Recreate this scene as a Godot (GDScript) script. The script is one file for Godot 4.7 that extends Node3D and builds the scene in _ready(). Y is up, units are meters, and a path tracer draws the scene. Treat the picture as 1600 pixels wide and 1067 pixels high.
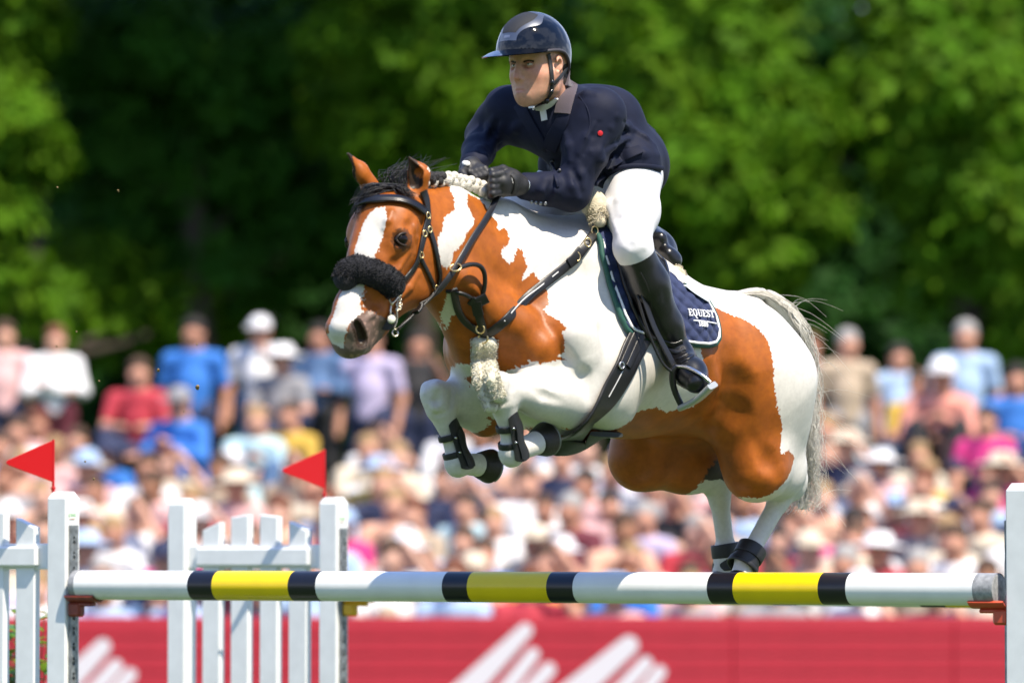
extends Node3D
# A show jumper and a skewbald horse over an oxer, crowd and trees behind. Units are metres, y is up.
# The horse, its tack and its rider share one set of own axes: x forward, y up, z to the horse's right; HORSE places them.

const HORSE_AT := Vector3(0.2106, 0, 0.35)
const HORSE_TURN := -2.30383          # 48 degrees out of the plane of the fence's view
const ALONG := Vector3(0.84805, 0, 0.52992)   # the poles run this way
const ACROSS := Vector3(-0.52992, 0, 0.84805)  # the jump is ridden this way

var rng := RandomNumberGenerator.new()
var noise := FastNoiseLite.new()
var taken := {}
var M := {}

# ------------------------------------------------------------------ naming
func numbered(called: String) -> String:
	taken[called] = taken.get(called, -1) + 1
	return called if taken[called] == 0 else "%s_%03d" % [called, taken[called]]

func tag(o: Node, label: String, category := "", group := "", kind := "") -> Node:
	if label: o.set_meta("label", label)
	if category: o.set_meta("category", category)
	if group: o.set_meta("group", group)
	if kind: o.set_meta("kind", kind)
	return o

func thing(called: String, label: String, category: String, at := Vector3.ZERO, turn := 0.0, group := "") -> Node3D:
	var o := Node3D.new()
	o.name = numbered(called)
	add_child(o)
	o.position = at
	o.rotation.y = turn
	tag(o, label, category, group)
	return o

func on_horse(called: String, label: String, category: String, group := "") -> Node3D:
	return thing(called, label, category, HORSE_AT, HORSE_TURN, group)

func put(called: String, mesh: Mesh, m: Material, parent: Node, at := Vector3.ZERO) -> MeshInstance3D:
	var o := MeshInstance3D.new()
	o.name = numbered(called) if parent == self else called
	o.mesh = mesh
	o.material_override = m
	o.position = at
	parent.add_child(o, true)
	return o

# ------------------------------------------------------------------ materials
func lin(r: float, g: float, b: float) -> Color:
	return Color(r, g, b).linear_to_srgb()

func mat(c: Color, rough := 0.6, extra := {}) -> StandardMaterial3D:
	var m := StandardMaterial3D.new()
	m.albedo_color = c
	m.roughness = rough
	for k in extra: m.set(k, extra[k])
	return m

func noise_tex(freq: float, lo: float, hi: float, octaves := 4, seed_ := 1, size := 256, tint := Color.WHITE) -> NoiseTexture2D:
	var f := FastNoiseLite.new()
	f.noise_type = FastNoiseLite.TYPE_SIMPLEX
	f.frequency = freq
	f.fractal_octaves = octaves
	f.seed = seed_
	var t := NoiseTexture2D.new()
	t.width = size
	t.height = size
	t.seamless = true
	t.noise = f
	var g := Gradient.new()
	g.set_color(0, Color(lo, lo, lo) * tint)
	g.set_color(1, Color(hi, hi, hi))
	t.color_ramp = g
	return t

func grain(m: StandardMaterial3D, albedo: Texture2D, bump: Texture2D, scale_: float, depth := 0.0, stretch := Vector3.ONE) -> StandardMaterial3D:
	m.uv1_triplanar = true
	m.uv1_scale = stretch * scale_
	if albedo: m.albedo_texture = albedo
	if bump:
		m.heightmap_enabled = true
		m.heightmap_texture = bump
		m.heightmap_scale = depth
	return m

# ------------------------------------------------------------------ implicit bodies
class Field:
	var a := PackedVector3Array()
	var ba := PackedVector3Array()
	var ibb := PackedFloat32Array()
	var ra := PackedFloat32Array()
	var dr := PackedFloat32Array()
	var k := PackedFloat32Array()
	var n := PackedVector3Array()
	var g := PackedFloat32Array()
	var ms := PackedFloat32Array()
	var op := PackedInt32Array()
	var reach := PackedFloat32Array()
	var lo := Vector3.ONE * 1e9
	var hi := Vector3.ONE * -1e9

	func _init(rows: Array = []) -> void:
		for r in rows: add(r)

	func add(r: Array) -> void:
		var p := Vector3(r[0], r[1], r[2])
		var q := Vector3(r[4], r[5], r[6])
		var nn := Vector3(0, 0, 1)
		var m := 1.0
		if r.size() > 12:
			nn = Vector3(r[9], r[10], r[11])
			m = r[12]
		var o := -1 if r.size() > 13 else 1
		var gg: float = 1.0 / m - 1.0
		var b := q - p
		b += nn * (b.dot(nn) * gg)
		a.append(p); ba.append(b); ibb.append(1.0 / b.length_squared() if b.length_squared() > 1e-10 else 0.0)
		ra.append(r[3]); dr.append(r[7] - r[3]); k.append(r[8]); n.append(nn); g.append(gg); ms.append(minf(1.0, m)); op.append(o)
		if o > 0:
			var w: float = maxf(r[3], r[7]) * maxf(1.0, m) + r[8] * 0.3 + 0.01
			lo = lo.min(p.min(q) - Vector3.ONE * w)
			hi = hi.max(p.max(q) + Vector3.ONE * w)

	func one(i: int, p: Vector3) -> float:
		var pa := p - a[i]
		if g[i] != 0.0: pa += n[i] * (pa.dot(n[i]) * g[i])
		var t := clampf(pa.dot(ba[i]) * ibb[i], 0.0, 1.0)
		return ((pa - ba[i] * t).length() - ra[i] - dr[i] * t) * ms[i]

	func at(p: Vector3) -> float:
		var d := 1e3
		for i in a.size():
			var e := one(i, p)
			var kk := k[i]
			if op[i] > 0:
				var h := maxf(kk - absf(d - e), 0.0)
				d = minf(d, e) - h * h / kk * 0.25
			else:
				var h := maxf(kk - absf(d + e), 0.0)
				d = maxf(d, -e) + h * h / kk * 0.25
		return d

	# surface nets over blocks of 8 cells: [positions, normals, indices]
	func net(h: float, from := Vector3.ZERO, to := Vector3.ZERO, without := AABB()) -> Array:
		if from == to:
			from = lo
			to = hi
		var ext := (to - from) / (h * 8.0)
		var nx := ceili(ext.x); var ny := ceili(ext.y); var nz := ceili(ext.z)
		var sy := nx * 8 + 2
		var sz := sy * (ny * 8 + 2)
		var half := h * 8.0 * 0.866
		var off := PackedVector3Array()
		for z in 9: for y in 9: for x in 9: off.append(Vector3(x, y, z) * h)
		var V := PackedVector3Array()
		var N := PackedVector3Array()
		var where := {}
		var edges := PackedInt64Array()
		var D := PackedFloat32Array()
		D.resize(729)
		var kmax := 0.0
		for x in k: kmax = maxf(kmax, x)
		var count := a.size()
		var ds := PackedFloat32Array()
		ds.resize(count)
		for bz in nz: for by in ny: for bx in nx:
			var base := from + Vector3(bx, by, bz) * (h * 8.0)
			var c := base + Vector3.ONE * (h * 4.0)
			if without.has_point(c) and without.grow(-half).has_point(c): continue
			var dm := 1e3
			for i in count:
				var e := one(i, c)
				ds[i] = e
				if op[i] > 0 and e < dm: dm = e
			if dm > half + 2.0 * kmax: continue
			var d := 1e3
			for i in count:
				var kk := k[i]
				if op[i] > 0:
					var s := maxf(kk - absf(d - ds[i]), 0.0)
					d = minf(d, ds[i]) - s * s / kk * 0.25
				else:
					var s := maxf(kk - absf(d + ds[i]), 0.0)
					d = maxf(d, -ds[i]) + s * s / kk * 0.25
			if absf(d) > half * 1.15: continue
			D.fill(1e3)
			for i in count:
				var kk := k[i]
				if op[i] > 0 and ds[i] - kmax > dm + 2.0 * half + 0.06: continue
				if op[i] < 0 and ds[i] > half + kk: continue
				var A := a[i] - base
				var B := ba[i]
				var ib := ibb[i]
				var r0 := ra[i]
				var r1 := dr[i]
				var nn := n[i]
				var gg := g[i]
				var m := ms[i]
				var ik := 0.25 / kk
				if op[i] > 0:
					for j in 729:
						var pa := off[j] - A
						if gg != 0.0: pa += nn * (pa.dot(nn) * gg)
						var t := clampf(pa.dot(B) * ib, 0.0, 1.0)
						var e := ((pa - B * t).length() - r0 - r1 * t) * m
						var f := D[j]
						var s := kk - absf(f - e)
						if s > 0.0: D[j] = minf(f, e) - s * s * ik
						elif e < f: D[j] = e
				else:
					for j in 729:
						var pa := off[j] - A
						if gg != 0.0: pa += nn * (pa.dot(nn) * gg)
						var t := clampf(pa.dot(B) * ib, 0.0, 1.0)
						var e := -((pa - B * t).length() - r0 - r1 * t) * m
						var f := D[j]
						var s := kk - absf(f - e)
						if s > 0.0: D[j] = maxf(f, e) + s * s * ik
						elif e > f: D[j] = e
			for z in 8: for y in 8:
				var j := z * 81 + y * 9
				for x in 8:
					var d0 := D[j]; var d1 := D[j + 1]; var d2 := D[j + 9]; var d3 := D[j + 10]
					var d4 := D[j + 81]; var d5 := D[j + 82]; var d6 := D[j + 90]; var d7 := D[j + 91]
					j += 1
					var inside := d0 < 0.0
					if (d1 < 0.0) == inside and (d2 < 0.0) == inside and (d3 < 0.0) == inside and (d4 < 0.0) == inside and (d5 < 0.0) == inside and (d6 < 0.0) == inside and (d7 < 0.0) == inside: continue
					var key := (bx * 8 + x) + (by * 8 + y) * sy + (bz * 8 + z) * sz
					var gr := Vector3(d1 + d3 + d5 + d7 - d0 - d2 - d4 - d6, d2 + d3 + d6 + d7 - d0 - d1 - d4 - d5, d4 + d5 + d6 + d7 - d0 - d1 - d2 - d3) / (4.0 * h)
					# mean of the crossings on the cell's edges, then one step onto the surface
					var sum := Vector3.ZERO
					var hits := 0
					if (d1 < 0.0) != inside: sum += Vector3(d0 / (d0 - d1), 0, 0); hits += 1
					if (d2 < 0.0) != inside: sum += Vector3(0, d0 / (d0 - d2), 0); hits += 1
					if (d4 < 0.0) != inside: sum += Vector3(0, 0, d0 / (d0 - d4)); hits += 1
					if (d3 < 0.0) != (d1 < 0.0): sum += Vector3(1, d1 / (d1 - d3), 0); hits += 1
					if (d5 < 0.0) != (d1 < 0.0): sum += Vector3(1, 0, d1 / (d1 - d5)); hits += 1
					if (d3 < 0.0) != (d2 < 0.0): sum += Vector3(d2 / (d2 - d3), 1, 0); hits += 1
					if (d6 < 0.0) != (d2 < 0.0): sum += Vector3(0, 1, d2 / (d2 - d6)); hits += 1
					if (d5 < 0.0) != (d4 < 0.0): sum += Vector3(d4 / (d4 - d5), 0, 1); hits += 1
					if (d6 < 0.0) != (d4 < 0.0): sum += Vector3(0, d4 / (d4 - d6), 1); hits += 1
					if (d7 < 0.0) != (d3 < 0.0): sum += Vector3(1, 1, d3 / (d3 - d7)); hits += 1
					if (d7 < 0.0) != (d5 < 0.0): sum += Vector3(1, d5 / (d5 - d7), 1); hits += 1
					if (d7 < 0.0) != (d6 < 0.0): sum += Vector3(d6 / (d6 - d7), 1, 1); hits += 1
					sum /= hits
					var e0 := lerpf(lerpf(d0, d1, sum.x), lerpf(d2, d3, sum.x), sum.y)
					var e1 := lerpf(lerpf(d4, d5, sum.x), lerpf(d6, d7, sum.x), sum.y)
					var step := gr * (lerpf(e0, e1, sum.z) / maxf(gr.length_squared(), 0.2))
					where[key] = V.size()
					V.append(base + (Vector3(x, y, z) + sum) * h - step)
					N.append(gr.normalized())
					if (d1 < 0.0) != inside: edges.append(key * 4)
					if (d2 < 0.0) != inside: edges.append(key * 4 + 1)
					if (d4 < 0.0) != inside: edges.append(key * 4 + 2)
		var I := PackedInt32Array()
		var back := [[sy, sz], [1, sz], [1, sy]]
		for e in edges:
			var key: int = e >> 2
			var u: int = back[e & 3][0]
			var w: int = back[e & 3][1]
			if not (where.has(key - u) and where.has(key - w) and where.has(key - u - w)): continue
			var p: int = where[key]; var q: int = where[key - u]; var r: int = where[key - u - w]; var s: int = where[key - w]
			# split along the shorter diagonal; front faces run clockwise
			for tri in ([[p, q, r], [p, r, s]] if V[p].distance_squared_to(V[r]) < V[q].distance_squared_to(V[s]) else [[p, q, s], [q, r, s]]):
				var a1: int = tri[0]; var b1: int = tri[1]; var c1: int = tri[2]
				if (V[b1] - V[a1]).cross(V[c1] - V[a1]).dot(N[a1] + N[b1] + N[c1]) > 0.0: I.append_array([a1, c1, b1])
				else: I.append_array([a1, b1, c1])
		return [V, N, I]

static func as_mesh(V: PackedVector3Array, N: PackedVector3Array, I: PackedInt32Array, C := PackedColorArray(), UV := PackedVector2Array()) -> ArrayMesh:
	var arr := []
	arr.resize(Mesh.ARRAY_MAX)
	arr[Mesh.ARRAY_VERTEX] = V
	arr[Mesh.ARRAY_NORMAL] = N
	arr[Mesh.ARRAY_INDEX] = I
	if C.size(): arr[Mesh.ARRAY_COLOR] = C
	if UV.size(): arr[Mesh.ARRAY_TEX_UV] = UV
	var m := ArrayMesh.new()
	m.add_surface_from_arrays(Mesh.PRIMITIVE_TRIANGLES, arr)
	return m

func body(rows: Array, h: float) -> ArrayMesh:
	var r := Field.new(rows).net(h)
	return as_mesh(r[0], r[1], r[2])

# ------------------------------------------------------------------ explicit shapes
class Shape:
	var v := PackedVector3Array()
	var n := PackedVector3Array()
	var i := PackedInt32Array()
	var c := PackedColorArray()

	func mesh() -> ArrayMesh:
		for q in range(0, i.size(), 3):      # front faces run clockwise
			var a1 := i[q]; var b1 := i[q + 1]; var c1 := i[q + 2]
			if (v[b1] - v[a1]).cross(v[c1] - v[a1]).dot(n[a1] + n[b1] + n[c1]) > 0.0:
				i[q + 1] = c1
				i[q + 2] = b1
		var arr := []
		arr.resize(Mesh.ARRAY_MAX)
		arr[Mesh.ARRAY_VERTEX] = v
		arr[Mesh.ARRAY_NORMAL] = n
		arr[Mesh.ARRAY_INDEX] = i
		if c.size() == v.size(): arr[Mesh.ARRAY_COLOR] = c
		var m := ArrayMesh.new()
		m.add_surface_from_arrays(Mesh.PRIMITIVE_TRIANGLES, arr)
		return m

	# a flat face whose outside is turned away from `inner`
	func face(pts: Array, inner: Vector3) -> void:
		var mid := Vector3.ZERO
		for p in pts: mid += p
		mid /= pts.size()
		var nn: Vector3 = (pts[1] - pts[0]).cross(pts[2] - pts[0]).normalized()
		var turn := nn.dot(mid - inner) < 0.0
		if turn: nn = -nn
		var at := v.size()
		for p in pts:
			v.append(p)
			n.append(nn)
		for q in range(1, pts.size() - 1):
			if turn: i.append_array([at, at + q, at + q + 1])
			else: i.append_array([at, at + q + 1, at + q])

	# a box with chamfered edges
	func box(at: Vector3, size: Vector3, b := 0.003, turn := Basis.IDENTITY) -> Shape:
		var s := size * 0.5
		b = minf(b, minf(s.x, minf(s.y, s.z)) * 0.6)
		var t := s - Vector3.ONE * b
		var ax := [Vector3.RIGHT, Vector3.UP, Vector3.BACK]
		for q in 3:
			var o: Vector3 = ax[q]; var p: Vector3 = ax[(q + 1) % 3]; var r: Vector3 = ax[(q + 2) % 3]
			for g in [-1.0, 1.0]:
				var out := []
				for e in [[-1, -1], [1, -1], [1, 1], [-1, 1]]: out.append(at + turn * (o * (s[q] * g) + p * (t[(q + 1) % 3] * e[0]) + r * (t[(q + 2) % 3] * e[1])))
				face(out, at)
				for g2 in [-1.0, 1.0]:
					var k1 := (q + 1) % 3; var k2 := (q + 2) % 3
					var A: Vector3 = o * (s[q] * g) + p * (t[k1] * g2)
					var B: Vector3 = o * (t[q] * g) + p * (s[k1] * g2)
					face([at + turn * (A - r * t[k2]), at + turn * (A + r * t[k2]), at + turn * (B + r * t[k2]), at + turn * (B - r * t[k2])], at)
		for gx in [-1.0, 1.0]: for gy in [-1.0, 1.0]: for gz in [-1.0, 1.0]:
			face([at + turn * Vector3(s.x * gx, t.y * gy, t.z * gz), at + turn * Vector3(t.x * gx, s.y * gy, t.z * gz), at + turn * Vector3(t.x * gx, t.y * gy, s.z * gz)], at)
		return self

	# a section swept along a path: half width w lies across, half thickness t along the given ups
	func sweep(path: PackedVector3Array, ups: PackedVector3Array, w: PackedFloat32Array, t: PackedFloat32Array, sides := 10, power := 1.0, caps := true) -> Shape:
		var m := path.size()
		var at := v.size()
		for j in m:
			var d := (path[mini(j + 1, m - 1)] - path[maxi(j - 1, 0)]).normalized()
			var u := ups[j] - d * ups[j].dot(d)
			u = u.normalized() if u.length() > 1e-6 else d.cross(Vector3(0.31, 0.8, 0.5)).normalized()
			var s := d.cross(u).normalized()
			for q in sides:
				var f := TAU * q / sides
				var cx := cos(f); var cy := sin(f)
				var px := signf(cx) * pow(absf(cx), power); var py := signf(cy) * pow(absf(cy), power)
				v.append(path[j] + s * (px * w[j]) + u * (py * t[j]))
				n.append((s * (cx / maxf(w[j], 1e-5)) + u * (cy / maxf(t[j], 1e-5))).normalized())
		for j in m - 1: for q in sides:
			var a1 := at + j * sides + q; var b1 := at + j * sides + (q + 1) % sides
			i.append_array([a1, a1 + sides, b1, b1, a1 + sides, b1 + sides])
		if caps:
			for e in [0, m - 1]:
				var mid := v.size()
				var d2 := (path[1] - path[0]).normalized() * -1.0 if e == 0 else (path[m - 1] - path[m - 2]).normalized()
				v.append(path[e]); n.append(d2)
				for q in sides:
					v.append(v[at + e * sides + q]); n.append(d2)
				for q in sides:
					if e == 0: i.append_array([mid, mid + 1 + q, mid + 1 + (q + 1) % sides])
					else: i.append_array([mid, mid + 1 + (q + 1) % sides, mid + 1 + q])
		return self

	func tube(path: PackedVector3Array, r: float, sides := 8, r_end := -1.0) -> Shape:
		var ups := PackedVector3Array()
		var w := PackedFloat32Array()
		var u := Vector3(0.3, 0.85, 0.43)
		for j in path.size():
			var d := (path[mini(j + 1, path.size() - 1)] - path[maxi(j - 1, 0)]).normalized()
			u = (u - d * u.dot(d))
			u = u.normalized() if u.length() > 1e-4 else d.cross(Vector3(0.7, 0.1, 0.7)).normalized()
			ups.append(u)
			w.append(r if r_end < 0.0 else lerpf(r, r_end, float(j) / maxf(1.0, path.size() - 1)))
		return sweep(path, ups, w, w, sides)

	# a profile of (radius, height) turned round an axis
	func lathe(at: Vector3, axis: Vector3, profile: Array, sides := 20, squash := Vector3.ONE) -> Shape:
		var y := axis.normalized()
		var x := y.cross(Vector3(0.2, 0.4, 0.89)).normalized()
		var z := x.cross(y)
		var first := v.size()
		var m := profile.size()
		for j in m:
			var p: Vector2 = profile[j]
			var e: Vector2 = (profile[mini(j + 1, m - 1)] - profile[maxi(j - 1, 0)])
			var nn := Vector2(e.y, -e.x).normalized()
			for q in sides:
				var f := TAU * q / sides
				var o := (x * cos(f) + z * sin(f))
				v.append(at + (o * p.x) * squash + y * p.y)
				n.append((o * nn.x + y * nn.y).normalized())
		for j in m - 1: for q in sides:
			var a1 := first + j * sides + q; var b1 := first + j * sides + (q + 1) % sides
			i.append_array([a1, b1, a1 + sides, b1, b1 + sides, a1 + sides])
		return self

	# a flat outline (x, y) with thickness along z, set by a transform; the edge is chamfered on both faces
	func plate(outline: PackedVector2Array, z0: float, z1: float, at: Transform3D, b := 0.002) -> Shape:
		if Geometry2D.is_polygon_clockwise(outline):
			outline = outline.duplicate()
			outline.reverse()
		var inner := outline
		if b > 0.0:
			var shrunk := Geometry2D.offset_polygon(outline, -b, Geometry2D.JOIN_MITER)
			if shrunk.size() == 1 and shrunk[0].size() == outline.size():
				# match the two rings corner by corner
				var best := 0
				for q in outline.size():
					if shrunk[0][q].distance_to(outline[0]) < shrunk[0][best].distance_to(outline[0]): best = q
				inner = PackedVector2Array()
				for q in outline.size(): inner.append(shrunk[0][(best + q) % outline.size()])
		var tri := Geometry2D.triangulate_polygon(inner)
		var bz := b if inner != outline else 0.0
		for side in 2:
			var z := z0 if side == 0 else z1
			var nn: Vector3 = (at.basis * Vector3(0, 0, -1 if side == 0 else 1)).normalized()
			var first := v.size()
			for p in inner:
				v.append(at * Vector3(p.x, p.y, z))
				n.append(nn)
			for q in range(0, tri.size(), 3):
				var p0 := tri[q]; var p1 := tri[q + 1]; var p2 := tri[q + 2]
				var ccw := (inner[p1] - inner[p0]).cross(inner[p2] - inner[p0]) > 0.0
				if ccw == (side == 1): i.append_array([first + p0, first + p2, first + p1])
				else: i.append_array([first + p0, first + p1, first + p2])
		var rings := [[inner, z0], [outline, z0 + bz], [outline, z1 - bz], [inner, z1]] if bz > 0.0 else [[outline, z0], [outline, z1]]
		for r in rings.size() - 1:
			for q in outline.size():
				var e := (q + 1) % outline.size()
				var A: PackedVector2Array = rings[r][0]; var B: PackedVector2Array = rings[r + 1][0]
				var p0 := at * Vector3(A[q].x, A[q].y, rings[r][1]); var p1 := at * Vector3(A[e].x, A[e].y, rings[r][1])
				var p2 := at * Vector3(B[e].x, B[e].y, rings[r + 1][1]); var p3 := at * Vector3(B[q].x, B[q].y, rings[r + 1][1])
				var d2 := (outline[e] - outline[q]).normalized()
				var o := at.basis * Vector3(d2.y, -d2.x, 0)
				face([p0, p1, p2, p3], (p0 + p2) * 0.5 - o + (at.basis.z.normalized() * ((z0 + z1) * 0.5 - (rings[r][1] + rings[r + 1][1]) * 0.5)))
		return self

static func smooth(p: PackedVector3Array, per := 4) -> PackedVector3Array:
	var out := PackedVector3Array()
	var m := p.size()
	for j in m - 1:
		for q in per: out.append(p[j].cubic_interpolate(p[j + 1], p[maxi(j - 1, 0)], p[mini(j + 2, m - 1)], float(q) / per))
	out.append(p[m - 1])
	return out

func fill(count: int, x: float) -> PackedFloat32Array:
	var a := PackedFloat32Array()
	a.resize(count)
	a.fill(x)
	return a

# a strap that lies on a surface: [points, normals], width and thickness
func strap(line: Array, width: float, thick: float, per := 4) -> ArrayMesh:
	var p := smooth(line[0], per)
	var u := smooth(line[1], per)
	return Shape.new().sweep(p, u, fill(p.size(), width * 0.5), fill(p.size(), thick * 0.5), 12, 0.5).mesh()

func cord(p: PackedVector3Array, r: float, per := 4, sides := 8, r_end := -1.0) -> ArrayMesh:
	return Shape.new().tube(smooth(p, per), r, sides, r_end).mesh()

func ring(at: Vector3, axis: Vector3, radius: float, r: float, squash := 1.0, up := Vector3.UP) -> ArrayMesh:
	var p := PackedVector3Array()
	var y := (up - axis.normalized() * up.dot(axis.normalized())).normalized()
	var x := y.cross(axis.normalized())
	for q in 25: p.append(at + x * (cos(TAU * q / 24.0) * radius * squash) + y * (sin(TAU * q / 24.0) * radius))
	return Shape.new().tube(p, r, 8).mesh()

func blob(at: Vector3, radii: Vector3, sides := 14) -> ArrayMesh:
	var s := Shape.new()
	var rows := sides / 2 + 1
	for j in rows + 1:
		var f := PI * j / rows
		for q in sides + 1:
			var o := Vector3(sin(f) * cos(TAU * q / sides), cos(f), sin(f) * sin(TAU * q / sides))
			s.v.append(at + o * radii)
			s.n.append((o / radii).normalized())
	for j in rows: for q in sides:
		var a1 := j * (sides + 1) + q
		s.i.append_array([a1, a1 + 1, a1 + sides + 1, a1 + 1, a1 + sides + 2, a1 + sides + 1])
	return s.mesh()

# many thin hairs in one mesh; each is a short path
func hairs(paths: Array, r: float, tip := 0.15) -> ArrayMesh:
	var s := Shape.new()
	for p in paths: 
		var q: PackedVector3Array = p
		s.tube(q, r, 3, r * tip)
	return s.mesh()

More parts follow.
